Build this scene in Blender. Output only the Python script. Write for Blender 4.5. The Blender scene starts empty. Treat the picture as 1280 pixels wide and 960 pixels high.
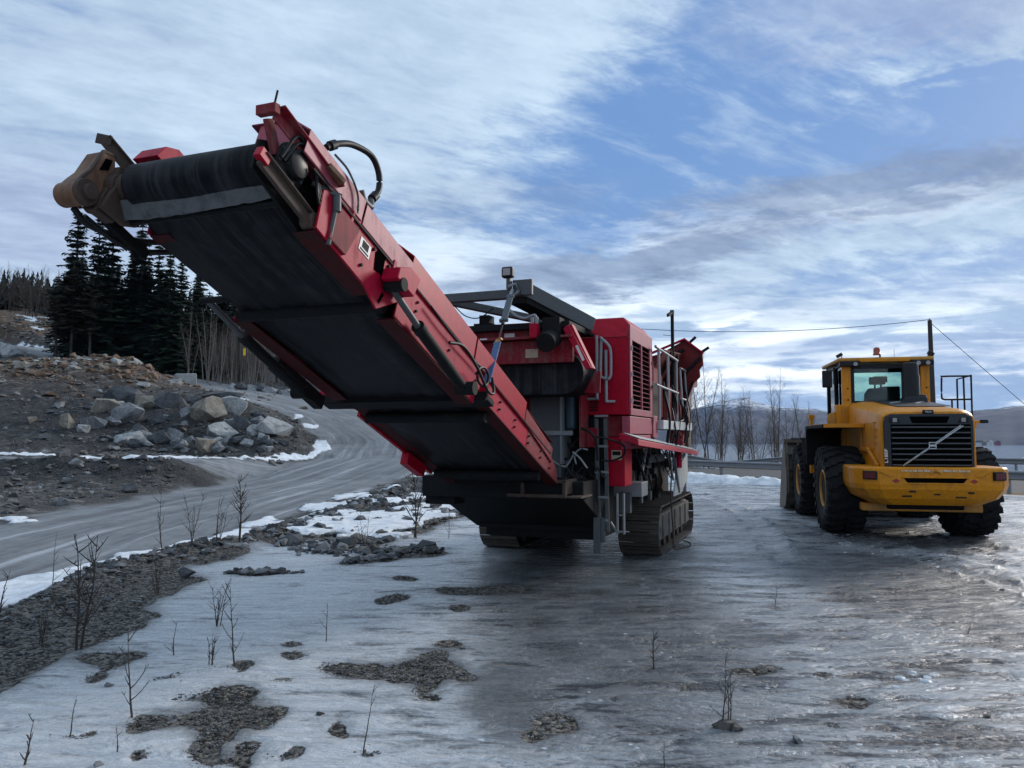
import bpy, bmesh, math, random
import numpy as np
from mathutils import Vector, Matrix, noise as mnoise
R = math.radians
sc = bpy.context.scene
COL = sc.collection

# ------------------------------------------------------------------ camera
cd = bpy.data.cameras.new("camera"); cam = bpy.data.objects.new("camera", cd); COL.objects.link(cam)
cd.sensor_width = 36.0; cd.lens = 36.0 * 961.0 / 1280.0
cd.clip_start = 0.1; cd.clip_end = 30000.0
EYE = 1.85
cam.location = (0, 0, EYE); cam.rotation_euler = (R(90 + 3.93), 0, 0)
sc.camera = cam

# ------------------------------------------------------------------ light and exposure
SUN_AZ, SUN_EL = R(50), R(21)          # azimuth from +Y towards +X
sd = bpy.data.lights.new("sun", 'SUN'); sd.energy = 1.3; sd.angle = R(16); sd.color = (1.0, 0.93, 0.86)
sun = bpy.data.objects.new("sun", sd); COL.objects.link(sun)
sdir = Vector((math.sin(SUN_AZ) * math.cos(SUN_EL), math.cos(SUN_AZ) * math.cos(SUN_EL), math.sin(SUN_EL)))
sun.location = sdir * 60; sun.rotation_euler = sdir.to_track_quat('Z', 'Y').to_euler()
sc.view_settings.view_transform = 'Standard'; sc.view_settings.look = 'None'
sc.view_settings.gamma = 1.0; sc.view_settings.use_curve_mapping = False
sc.view_settings.exposure = 1.08
sc.render.engine = 'CYCLES'

# ------------------------------------------------------------------ node helpers
class NT:
    """small wrapper to wire nodes"""
    def __init__(s, tree): s.t = tree; s.n = tree.nodes; s.l = tree.links
    def new(s, typ, **kw):
        n = s.n.new(typ)
        for k, v in kw.items(): setattr(n, k, v)
        return n
    def put(s, sock, v):
        if v is None: return
        if hasattr(v, 'is_output'): s.l.new(v, sock)
        else:
            try: sock.default_value = v
            except Exception:
                sock.default_value = (v[0], v[1], v[2], 1.0)
    def math(s, op, a, b=None, c=None, clamp=False):
        n = s.new('ShaderNodeMath', operation=op); n.use_clamp = clamp
        s.put(n.inputs[0], a); s.put(n.inputs[1], b); s.put(n.inputs[2], c)
        return n.outputs[0]
    def add(s, a, b): return s.math('ADD', a, b)
    def sub(s, a, b): return s.math('SUBTRACT', a, b)
    def mul(s, a, b): return s.math('MULTIPLY', a, b)
    def sstep(s, x, lo, hi, a=0.0, b=1.0):
        n = s.new('ShaderNodeMapRange', interpolation_type='SMOOTHSTEP'); n.clamp = True
        s.put(n.inputs[0], x); s.put(n.inputs[1], lo); s.put(n.inputs[2], hi); s.put(n.inputs[3], a); s.put(n.inputs[4], b)
        return n.outputs[0]
    def lin(s, x, lo, hi, a=0.0, b=1.0):
        n = s.new('ShaderNodeMapRange'); n.clamp = True
        s.put(n.inputs[0], x); s.put(n.inputs[1], lo); s.put(n.inputs[2], hi); s.put(n.inputs[3], a); s.put(n.inputs[4], b)
        return n.outputs[0]
    def mix(s, f, a, b, mode='MIX'):
        n = s.new('ShaderNodeMix', data_type='RGBA', blend_type=mode); n.clamp_factor = True
        s.put(n.inputs[0], f)
        for i, v in ((6, a), (7, b)):
            if hasattr(v, 'is_output'): s.l.new(v, n.inputs[i])
            else: n.inputs[i].default_value = (v[0], v[1], v[2], 1.0)
        return n.outputs[2]
    def noise(s, vec, scale, detail=4, rough=0.55, dist=0.0):
        n = s.new('ShaderNodeTexNoise'); s.put(n.inputs['Vector'], vec); n.inputs['Scale'].default_value = scale
        n.inputs['Detail'].default_value = detail; n.inputs['Roughness'].default_value = rough; n.inputs['Distortion'].default_value = dist
        return n.outputs[0]
    def voro(s, vec, scale, feature='F1', out=0, rnd=1.0):
        n = s.new('ShaderNodeTexVoronoi', feature=feature); s.put(n.inputs['Vector'], vec); n.inputs['Scale'].default_value = scale
        n.inputs['Randomness'].default_value = rnd
        return n.outputs[out]
    def comb(s, x, y, z):
        n = s.new('ShaderNodeCombineXYZ'); s.put(n.inputs[0], x); s.put(n.inputs[1], y); s.put(n.inputs[2], z); return n.outputs[0]
    def sep(s, v):
        n = s.new('ShaderNodeSeparateXYZ'); s.put(n.inputs[0], v); return n.outputs
    def vscale(s, v, sc3):
        n = s.new('ShaderNodeVectorMath', operation='MULTIPLY'); s.put(n.inputs[0], v); n.inputs[1].default_value = sc3; return n.outputs[0]
    def attr(s, name):
        n = s.new('ShaderNodeAttribute', attribute_name=name); return n.outputs['Fac']
    def bump(s, h, strength, dist, nrm=None):
        n = s.new('ShaderNodeBump'); n.inputs['Strength'].default_value = strength; n.inputs['Distance'].default_value = dist
        s.put(n.inputs['Height'], h)
        if nrm is not None: s.put(n.inputs['Normal'], nrm)
        return n.outputs[0]

# ------------------------------------------------------------------ world: Nishita sky with procedural cloud decks
w = bpy.data.worlds.new("World"); sc.world = w; w.use_nodes = True
W = NT(w.node_tree); W.n.clear()
def azel(px, py):
    p = R(3.93); x = (px - 640) / 961.0; y = (480 - py) / 961.0
    d = Vector((x, math.cos(p) - y * math.sin(p), math.sin(p) + y * math.cos(p))).normalized()
    return math.atan2(d.x, d.y), math.asin(d.z)
sky = W.new('ShaderNodeTexSky', sky_type='NISHITA'); sky.sun_disc = False
sky.sun_elevation = SUN_EL; sky.sun_rotation = SUN_AZ; sky.altitude = 50; sky.air_density = 1.2; sky.dust_density = 0.6; sky.ozone_density = 2.0
tc = W.new('ShaderNodeTexCoord'); D = tc.outputs['Generated']
dx, dy, dz = W.sep(D)
AZ = W.math('ARCTAN2', dx, dy); EL = W.math('ARCSINE', dz)
# cloud-deck coordinates: where the view ray meets a flat deck
den = W.math('MAXIMUM', W.add(dz, 0.10), 0.02)
CX = W.math('DIVIDE', dx, den); CY = W.math('DIVIDE', dy, den)
P3 = W.comb(CX, CY, 0.0)
PD = W.comb(W.add(W.mul(CX, 0.80), W.mul(CY, 0.45)), W.sub(W.mul(CY, 1.5), W.mul(CX, 0.9)), 3.7)   # deck coords sheared along the wind
n_big = W.noise(P3, 0.75, 6, 0.55, 0.5)
n_mid = W.noise(PD, 1.9, 9, 0.62, 0.35)
n_fine = W.noise(PD, 6.5, 8, 0.66, 0.25)
# horizontally stretched noise for low bands near the horizon
PB = W.comb(W.mul(AZ, 3.2), W.mul(EL, 26.0), 1.3)
n_band = W.noise(PB, 1.6, 7, 0.55, 0.9)
n_band2 = W.noise(W.comb(W.mul(AZ, 5.5), W.mul(EL, 30.0), 7.7), 1.5, 7, 0.6, 0.6)
n_f2 = W.noise(W.comb(W.mul(AZ, 14.0), W.mul(EL, 42.0), 2.2), 1.0, 8, 0.66, 0.3)
wx = W.add(W.mul(W.sub(n_mid, 0.5), 0.24), W.mul(W.sub(n_f2, .5), .16)); wy = W.add(W.mul(W.sub(n_band2, 0.5), 0.085), W.mul(W.sub(n_f2, .5), .07))
def blob(px, py, hx, hy, tilt=0.0, lo=0.45, hi=1.15, k=1.0):
    a0, e0 = azel(px, py); sa = hx / 961.0; se = hy / 961.0
    u = W.add(W.sub(AZ, a0), W.mul(wx, k)); v = W.add(W.sub(EL, e0), W.mul(wy, k))
    c, s_ = math.cos(R(tilt)), math.sin(R(tilt))
    uu = W.add(W.mul(u, c / sa), W.mul(v, s_ / sa)); vv = W.sub(W.mul(v, c / se), W.mul(u, s_ / se))
    r = W.math('SQRT', W.add(W.mul(uu, uu), W.mul(vv, vv)))
    return W.sstep(r, lo, hi, 1.0, 0.0)
def union(*m):
    o = m[0]
    for x in m[1:]: o = W.math('MAXIMUM', o, x)
    return o
K = 7.9      # colours below are picture values, the background runs at strength 0.1
def c(r, g, b): return (r * K, g * K, b * K)
blue = W.mix(0.93, W.mix(1.0, sky.outputs[0], (1.7, 1.7, 1.7), 'MULTIPLY'), c(0.066, 0.150, 0.335))
# veil of high cloud, thick on the left, thin over the blue opening
hole = union(blob(880, 150, 360, 150, 18, 0.0, 1.4), blob(1150, 165, 260, 70, 5, 0.2, 1.2), W.mul(blob(420, 275, 200, 40, 0, 0.1, 1.2), 0.45), W.mul(blob(1130, 345, 260, 45, 4, 0.1, 1.2), 0.55))
veil = W.sstep(W.sub(W.add(W.mul(n_mid, 0.85), W.add(W.mul(n_fine, 0.45), W.mul(n_big, 0.30))), W.mul(hole, 0.50)), 0.42, 0.74, 0.05, 0.97)
wisp = W.sstep(W.add(W.mul(W.noise(W.comb(W.add(W.mul(CX, .55), W.mul(CY, .35)), W.sub(W.mul(CY, 2.2), W.mul(CX, 1.6)), 9.1), 2.6, 8, .62, .5), .8), W.mul(n_fine, .3)), .50, .80, 0.0, .55)
veil = W.math('MAXIMUM', veil, wisp)
shade = W.sstep(W.add(W.mul(n_big, 0.5), W.add(W.mul(n_mid, 0.35), W.mul(n_fine, .25))), 0.42, 0.68)
veilcol = W.mix(shade, c(0.25, 0.33, 0.44), c(0.40, 0.50, 0.60))
col = W.mix(veil, blue, veilcol)
# bright low bands near the horizon
lowm = W.sstep(EL, azel(640, 330)[1], azel(640, 500)[1], 0.0, 1.0)
lowr = W.sstep(AZ, R(-30), R(12), 0.30, 1.0)
lowcol = W.mix(W.sstep(W.add(W.mul(n_band, .7), W.mul(n_f2, .3)), 0.43, 0.57), c(0.225, 0.32, 0.475), c(0.78, 0.835, 0.865))
col = W.mix(W.mul(W.mul(lowm, lowr), W.sstep(n_band2, 0.30, 0.52, 0.55, 1.0)), col, lowcol)
# heavy grey banks
d1 = union(W.mul(blob(1080, 236, 300, 34, 2, 0.5, 1.08), .85), W.mul(blob(850, 318, 170, 34, 12, 0.4, 1.1), 1.0), blob(690, 352, 160, 36, 6, 0.4, 1.15), W.mul(blob(600, 250, 190, 34, 6, 0.1, 1.3), 0.40))
d2 = union(W.mul(blob(20, 270, 210, 80, 0, 0.3, 1.15), 0.95), W.mul(blob(1180, 5, 330, 55, -6, 0.2, 1.2), 0.7), W.mul(blob(120, 70, 260, 50, 10, 0.1, 1.3), 0.25))
d3 = union(W.mul(blob(1000, 438, 175, 17, 1, 0.3, 1.15, 0.5), 0.9), W.mul(blob(1225, 430, 120, 26, 2, 0.3, 1.15, 0.5), 0.85), W.mul(blob(1080, 478, 260, 12, 0, 0.3, 1.2, 0.5), 0.55))
w1 = union(W.mul(blob(905, 404, 42, 8, 4, 0.2, 1.2, 0.6), 0.9), W.mul(blob(930, 425, 95, 10, 8, 0.2, 1.2, 0.6), 0.8), W.mul(blob(1000, 270, 330, 18, 2, 0.2, 1.3), 0.35), W.mul(blob(760, 385, 140, 22, 4, 0.2, 1.3), 0.6), W.mul(blob(520, 330, 160, 36, 4, 0.2, 1.3), 0.35))
w1 = W.mul(w1, W.sstep(n_band2, 0.34, 0.6, 0.35, 1.0))
col = W.mix(w1, col, c(0.80, 0.86, 0.91))
tex = W.sstep(W.add(W.mul(n_fine, 0.5), W.mul(n_mid, 0.6)), 0.35, 0.75)
col = W.mix(W.mul(d1, W.sstep(W.add(W.mul(n_fine, .5), W.mul(n_f2, .5)), 0.36, 0.54, 0.45, 0.97)), col, W.mix(tex, c(0.125, 0.168, 0.255), c(0.225, 0.29, 0.405)))
col = W.mix(d2, col, W.mix(tex, c(0.21, 0.26, 0.385), c(0.31, 0.38, 0.50)))
col = W.mix(W.mul(d3, W.sstep(n_band, 0.3, 0.6, 0.95, 0.55)), col, W.mix(tex, c(0.19, 0.26, 0.41), c(0.30, 0.38, 0.52)))
bg = W.new('ShaderNodeBackground'); bg.inputs[1].default_value = 0.1; W.l.new(col, bg.inputs[0])
wo = W.new('ShaderNodeOutputWorld'); W.l.new(bg.outputs[0], wo.inputs[0])
# ------------------------------------------------------------------ materials
MATS = {}
def mat_base(name):
    m = bpy.data.materials.new(name); m.use_nodes = True
    T = NT(m.node_tree); T.n.clear()
    out = T.new('ShaderNodeOutputMaterial'); b = T.new('ShaderNodeBsdfPrincipled'); T.l.new(b.outputs[0], out.inputs[0])
    MATS[name] = m
    return m, T, b
def mat(name, col, rough=0.5, metal=0.0, dirt=None, dirt_amt=0.35, scale=6.0, bump=0.0, spec=0.5, streak=False, coat=0.0, chips=0.0):
    """painted or plain surface with mottling, grime and fine bump"""
    m, T, b = mat_base(name)
    tc = T.new('ShaderNodeTexCoord'); o = tc.outputs['Object']
    n1 = T.noise(o, scale, 6, 0.6); n2 = T.noise(o, scale * 5.3, 4, 0.6)
    base = T.mix(T.sstep(n2, 0.3, 0.7), tuple(x * 0.86 for x in col), tuple(min(1, x * 1.10) for x in col))
    f = T.add(T.mul(n1, 0.7), T.mul(n2, 0.3))
    if dirt:
        if streak:
            sx = T.noise(T.vscale(o, (9.0, 9.0, 0.7)), 2.2, 4, 0.6)
            f = T.add(T.mul(f, 0.6), T.mul(sx, 0.4))
        dm = T.sstep(f, 0.62 - dirt_amt * 0.35, 0.74, 0.0, min(1.0, dirt_amt * 1.9))
        base = T.mix(dm, base, dirt)
        rr = T.lin(dm, 0, 1, rough, 0.85); T.l.new(rr, b.inputs['Roughness'])
        if metal > 0: T.l.new(T.lin(dm, 0, 1, metal, 0.0), b.inputs['Metallic'])
    else:
        T.l.new(T.lin(n1, 0.3, 0.7, max(0.03, rough - 0.08), min(1, rough + 0.08)), b.inputs['Roughness'])
        b.inputs['Metallic'].default_value = metal
    if chips:
        ch = T.mul(T.sstep(T.add(T.mul(T.noise(o, 42, 4, .7), .75), T.mul(n1, .3)), .62, .68), chips); base = T.mix(ch, base, (0.050, 0.030, 0.024))
        sc_ = T.sstep(T.noise(T.vscale(o, (3, 3, 30)), 3.0, 3, .6), .66, .72, 0, chips * .5); base = T.mix(sc_, base, tuple(min(1, x * .5 + .10) for x in col))
    T.l.new(base, b.inputs['Base Color'])
    b.inputs['Specular IOR Level'].default_value = spec
    if coat: b.inputs['Coat Weight'].default_value = coat; b.inputs['Coat Roughness'].default_value = 0.15
    if bump: T.l.new(T.bump(f, 0.6, bump), b.inputs['Normal'])
    return m
# ------------------------------------------------------------------ objects
def tag(o, label=None, cat=None, group=None, kind=None):
    if label: o['label'] = label
    if cat: o['category'] = cat
    if group: o['group'] = group
    if kind: o['kind'] = kind
    return o
def thing(name, label, cat, loc=(0, 0, 0), rotz=0.0, group=None):
    o = bpy.data.objects.new(name, None); COL.objects.link(o); o.empty_display_size = 0.2
    o.location = loc; o.rotation_euler = (0, 0, rotz)
    return tag(o, label, cat, group)
class MB:
    """collects vertices and faces, links them as ONE mesh object"""
    def __init__(s): s.v = []; s.f = []; s.m = []; s.cur = 0
    def poly(s, verts, faces):
        k = len(s.v); s.v += [tuple(p) for p in verts]; s.f += [tuple(i + k for i in f) for f in faces]; s.m += [s.cur] * len(faces); return s
    def box(s, c, d, rot=None):
        hx, hy, hz = d[0] / 2, d[1] / 2, d[2] / 2
        vs = [Vector((x, y, z)) for x in (-hx, hx) for y in (-hy, hy) for z in (-hz, hz)]
        if rot is not None: vs = [rot @ p for p in vs]
        c = Vector(c)
        return s.poly([p + c for p in vs], [(0, 1, 3, 2), (4, 6, 7, 5), (0, 4, 5, 1), (2, 3, 7, 6), (0, 2, 6, 4), (1, 5, 7, 3)])
    def box2(s, a, b):
        return s.box([(a[i] + b[i]) / 2 for i in range(3)], [abs(b[i] - a[i]) for i in range(3)])
    def beam(s, a, b, w, h, up=(0, 0, 1)):
        """rectangular bar from a to b; w across, h along up"""
        a, b = Vector(a), Vector(b); d = b - a; L = d.length; d.normalize(); up = Vector(up)
        x = d.cross(up)
        if x.length < 1e-4: x = d.cross(Vector((1, 0, 0)))
        x.normalize(); u = x.cross(d)
        vs = [p + x * i * w / 2 + u * j * h / 2 for p in (a, b) for i, j in ((-1, -1), (1, -1), (1, 1), (-1, 1))]
        return s.poly(vs, [(0, 1, 2, 3), (7, 6, 5, 4), (0, 4, 5, 1), (1, 5, 6, 2), (2, 6, 7, 3), (3, 7, 4, 0)])
    def prism(s, pts, axis, lo, hi):
        """extrude a polygon of 2-D points along axis ('x': pts are y,z ; 'y': x,z ; 'z': x,y)"""
        def P(p, t): return {'x': (t, p[0], p[1]), 'y': (p[0], t, p[1]), 'z': (p[0], p[1], t)}[axis]
        n = len(pts); vs = [P(p, lo) for p in pts] + [P(p, hi) for p in pts]
        fs = [tuple(range(n)), tuple(range(2 * n - 1, n - 1, -1))] + [(i, i + n, (i + 1) % n + n, (i + 1) % n) for i in range(n)]
        return s.poly(vs, fs)
    def tube(s, pts, r, n=8, cap=True):
        pts = [Vector(p) for p in pts]; m = len(pts)
        rs = list(r) if hasattr(r, '__len__') else [r] * m
        k = len(s.v); ref = None; rings = []
        for i, p in enumerate(pts):
            t = (pts[min(i + 1, m - 1)] - pts[max(i - 1, 0)])
            if t.length < 1e-9: t = Vector((0, 0, 1))
            t.normalize()
            if ref is None: ref = Vector((0, 0, 1)) if abs(t.z) < 0.9 else Vector((1, 0, 0))
            a = t.cross(ref)
            if a.length < 1e-6: a = t.cross(Vector((0.3, 1, 0.2)))
            a.normalize(); b = a.cross(t); ref = b if False else ref
            rings.append([p + (a * math.cos(2 * math.pi * j / n) + b * math.sin(2 * math.pi * j / n)) * rs[i] for j in range(n)])
        vs = [q for g in rings for q in g]
        fs = [(i * n + j, i * n + (j + 1) % n, (i + 1) * n + (j + 1) % n, (i + 1) * n + j) for i in range(m - 1) for j in range(n)]
        if cap: fs += [tuple(range(n - 1, -1, -1)), tuple((m - 1) * n + j for j in range(n))]
        return s.poly(vs, fs)
    def cyl(s, a, b, r, n=20, r2=None):
        return s.tube([a, b], [r, r if r2 is None else r2], n)
    def lathe(s, prof, c=(0, 0, 0), axis='x', n=32):
        """prof: (radius, offset along axis)"""
        vs = []; c = Vector(c)
        for (r, h) in prof:
            for j in range(n):
                a = 2 * math.pi * j / n; ca, sa = r * math.cos(a), r * math.sin(a)
                vs.append(c + Vector({'x': (h, ca, sa), 'y': (ca, h, sa), 'z': (ca, sa, h)}[axis]))
        m = len(prof)
        fs = [(i * n + j, i * n + (j + 1) % n, (i + 1) * n + (j + 1) % n, (i + 1) * n + j) for i in range(m - 1) for j in range(n)]
        fs += [tuple(range(n)), tuple((m - 1) * n + j for j in range(n - 1, -1, -1))]
        return s.poly(vs, fs)
    def build(s, name, mats, parent=None, bevel=0.0, smooth=None, label=None, seg=2):
        me = bpy.data.meshes.new(name); me.from_pydata([tuple(v) for v in s.v], [], s.f); me.update()
        ml = mats if isinstance(mats, (list, tuple)) else [mats]
        for m in ml: me.materials.append(m)
        if len(ml) > 1: me.polygons.foreach_set('material_index', s.m)
        bm = bmesh.new(); bm.from_mesh(me); bmesh.ops.recalc_face_normals(bm, faces=bm.faces); bm.to_mesh(me); bm.free()
        o = bpy.data.objects.new(name, me); COL.objects.link(o)
        if parent is not None: o.parent = parent
        if smooth is not None: me.shade_smooth(); me.set_sharp_from_angle(angle=R(smooth))
        if bevel:
            mo = o.modifiers.new('bevel', 'BEVEL'); mo.width = bevel; mo.segments = seg; mo.limit_method = 'ANGLE'; mo.angle_limit = R(35)
        if label: o['label'] = label
        return o
def children(o): return [x for x in COL.objects if x.parent == o]
def copy_tree(o, parent=None):
    c = o.copy(); COL.objects.link(c)
    if parent is not None: c.parent = parent
    for ch in children(o): copy_tree(ch, c)
    return c
# smooth catmull-rom through points
def spline(pts, n=6):
    pts = [Vector(p) for p in pts]; P = [2 * pts[0] - pts[1]] + pts + [2 * pts[-1] - pts[-2]]; out = []
    for i in range(1, len(P) - 2):
        a, b, c, d = P[i - 1:i + 3]
        for k in range(n):
            t = k / n
            out.append(0.5 * ((2 * b) + (c - a) * t + (2 * a - 5 * b + 4 * c - d) * t * t + (3 * b - 3 * c + d - a) * t ** 3))
    out.append(pts[-1]); return out
# vectorised gradient-free value noise
def vnoise(x, y, seed=0):
    xi = np.floor(x).astype(np.int64); yi = np.floor(y).astype(np.int64); xf = x - xi; yf = y - yi
    def h(a, b):
        n = (a * 374761393 + b * 668265263 + seed * 974711) & 0x7fffffff
        n = ((n ^ (n >> 13)) * 1274126177) & 0x7fffffff
        return ((n ^ (n >> 16)) & 0xffff) / 65535.0
    u = xf * xf * (3 - 2 * xf); v = yf * yf * (3 - 2 * yf)
    return (h(xi, yi) * (1 - u) + h(xi + 1, yi) * u) * (1 - v) + (h(xi, yi + 1) * (1 - u) + h(xi + 1, yi + 1) * u) * v
def fbm(x, y, oct=4, seed=0):
    s = 0; a = 0.5; t = 0
    for i in range(oct):
        s = s + a * vnoise(x, y, seed + i * 17); t += a; a *= 0.5; x = x * 2.03 + 11.3; y = y * 2.03 + 5.7
    return s / t
def sstep(x, lo, hi):
    t = np.clip((x - lo) / (hi - lo), 0, 1); return t * t * (3 - 2 * t)
def seg_dist(X, Y, pts, wrange=None):
    """distance to a polyline, along-parameter and side"""
    best = np.full(X.shape, 1e9); al = np.zeros(X.shape); sd = np.zeros(X.shape); acc = 0; wd = np.zeros(X.shape)
    for i in range(len(pts) - 1):
        ax, ay = pts[i][0], pts[i][1]; bx, by = pts[i + 1][0], pts[i + 1][1]; dx, dy = bx - ax, by - ay; L = math.hypot(dx, dy)
        t = np.clip(((X - ax) * dx + (Y - ay) * dy) / (L * L), 0, 1); qx, qy = ax + t * dx, ay + t * dy
        d = np.hypot(X - qx, Y - qy); m = d < best
        best = np.where(m, d, best); al = np.where(m, acc + t * L, al); sd = np.where(m, np.sign(dx * (Y - ay) - dy * (X - ax)), sd)
        if len(pts[i]) > 2: wd = np.where(m, pts[i][2] * (1 - t) + pts[i + 1][2] * t, wd)
        acc += L
    return best, al, sd, wd
def inside(X, Y, poly):
    r = np.zeros(X.shape, bool); n = len(poly)
    for i in range(n):
        x1, y1 = poly[i]; x2, y2 = poly[(i + 1) % n]
        if y1 == y2: continue
        cnd = ((y1 > Y) != (y2 > Y)) & (X < (x2 - x1) * (Y - y1) / (y2 - y1) + x1); r ^= cnd
    return r
# ------------------------------------------------------------------ ground
def gz(px, py, z=0.0):
    """a spot on the level pad, read off the survey photo"""
    p = R(3.93); x = (px - 640) / 961.0; y = (480 - py) / 961.0
    d = (x, math.cos(p) - y * math.sin(p), math.sin(p) + y * math.cos(p)); t = (z - EYE) / d[2]
    return (d[0] * t, d[1] * t)
ROAD = [(-7.6, -6, -.3, 3.4), (-7.7, 4, -.3, 3.4), (-8.4, 10.85, -0.3, 3.4), (-9.3, 17.3, -0.3, 3.4), (-9.3, 24.3, -0.25, 3.4), (-8.7, 35, -0.1, 3.5), (-7.3, 43, 0.7, 3.7), (-7.9, 48.5, 1.55, 4.0),
        (-11.02, 53, 3.06, 4.2), (-13.99, 56, 3.83, 4.2), (-19.38, 60, 5.03, 4.0), (-29.94, 70, 6.88, 4.0), (-40.94, 80, 8.85, 4.0), (-55.83, 92, 12.42, 4.2), (-69.77, 98, 13.93, 4.5), (-90, 100, 14.5, 4.5)]
BRANCH = [(-60, 30, 0.75, 2.0), (-21.88, 33, 0.76, 1.4), (-17.26, 34.2, 0.76, 1.4), (-13.8, 36, 0.70, 1.6), (-9, 40, 0.5, 2.5)]
RIDGE = [(-4.2, -4), (-4.6, 2), (-5.1, 5.5), (-5.26, 7.16), (-5.4, 8.6), (-5.89, 10.64), (-5.63, 12.45), (-5.23, 14.53), (-4.59, 18.55), (-3.93, 27.2), (-3.23, 38.98), (-2.5, 50)]
RAIL_NEAR = [(40, -8.0), (24, 15), (16.2, 25.29), (9.46, 35.17), (-6, 58)]
RAIL_FAR = [(60, 2.0), (35.5, 23.4), (24.9, 38.22), (16.82, 48.15), (3, 66), (-8, 80)]
CTL = [(-21.88, 33, 0.79), (-17.26, 34, 0.76), (-13.8, 36, 0.77), (-12.12, 39, 0.8), (-20.87, 31.5, 0.48), (-17.22, 32, 0.46), (-14.57, 32, 0.4), (-18.52, 28, 0.12), (-15.05, 28, 0.12), (-12.74, 28, 0.02),
 (-13.53, 20.5, -0.13), (-13.0, 24, -0.1), (-14.33, 17.2, -0.3), (-13, 12, -.3), (-13, 5, -.3), (-24.55, 37, 1.09), (-20.48, 38, 0.99), (-16.58, 40, 0.82), (-13.5, 42, 1.11), (-11.91, 45, 1.9), (-27.96, 42, 2.98), (-27.18, 45, 4.0),
 (-33.4, 50, 5.81), (-30.88, 51, 5.89), (-25.46, 47, 4.1), (-24.95, 52, 5.42), (-31.0, 57, 8.0), (-33.94, 56, 7.16), (-27.57, 58, 7.2), (-38.25, 60, 7.73), (-26.59, 60, 5.85), (-18.66, 46, 3.09), (-18.23, 50, 4.24),
 (-15.8, 49, 3.17), (-21.53, 45, 3.06), (-15.81, 43.5, 1.9), (-18.3, 43, 1.9), (-52.22, 78, 10.48), (-64.34, 96, 13.99), (-57.29, 96, 13.68), (-71.19, 106, 18.61), (-67.71, 101, 15.15), (-68.15, 112, 18.97),
 (-61.05, 110, 15.76), (-48.22, 84, 8.5), (-40.22, 82, 8.17), (-33.38, 80, 7.51), (-28.02, 79, 7.28), (-18.51, 74, 6.24), (-13.5, 72, 5.44), (-29.12, 90, 8.97), (-20.67, 90, 8.97), (-8.99, 72, 4.3), (-2.99, 72, 2.8),
 (-51.09, 125, 18.97), (-70.91, 130, 21.72), (-37.97, 125, 18.31), (-23.83, 120, 13.87), (-9.6, 115, 9.75), (-2.39, 115, 5.5), (-87.44, 130, 23.5), (-107.81, 160, 30.5), (-115.13, 130, 28.5), (-70.39, 80, 12.39),
 (-49.02, 50, 5.28), (-40, 40, 2.5), (-28.75, 33, 1.37), (-17.32, 20, -0.08), (-25, 20, 0.2), (-8.66, 44, 0.53), (-5.97, 48, 0.6), (-6.22, 60, 0.9), (-3.11, 75, 1.0), (0.0, 90, 1.01), (-70, 165, 26.5), (-40, 170, 23.5), (-15, 170, 17), (5, 150, 6), (-60, 240, 30), (-120, 220, 33),
 (-30, -10, 0), (-60, 10, 1.5), (-100, 40, 12), (-160, 80, 30), (-80, -60, 3)]
CTL += [(p[0], p[1], p[2]) for p in ROAD[4:14]]
PADZ = [(x, y, 0.0) for x in (-3, 2, 7, 13, 22) for y in (-20, 2, 9, 17, 25)] + [(-3.2, 33, 0), (1, 33, 0), (6, 33, 0), (2, 44, 0), (12, 45, -.1), (20, 38, -.1), (30, 20, -.1), (45, 0, -.1), (60, -30, 0)]
A = np.array(CTL + PADZ, float)
cx, cy, cz = A[:, 0], A[:, 1], A[:, 2]
Km = np.hypot(cx[:, None] - cx[None, :], cy[:, None] - cy[None, :])
n_ = len(A); Mx = np.zeros((n_ + 3, n_ + 3)); Mx[:n_, :n_] = Km + np.eye(n_) * -0.05
Mx[:n_, n_] = 1; Mx[:n_, n_ + 1] = cx; Mx[:n_, n_ + 2] = cy; Mx[n_:, :n_] = Mx[:n_, n_:].T
WGT = np.linalg.solve(Mx, np.concatenate([cz, np.zeros(3)]))
def ridge_x(Y): return np.interp(Y, [p[1] for p in RIDGE], [p[0] for p in RIDGE])
def beyond(X, Y, line, k=1.0):
    """signed distance past a rail line (positive on the fjord side)"""
    d, al, s, _ = seg_dist(X, Y, line); return d * np.where(s < 0, 1, -1) * k
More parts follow.
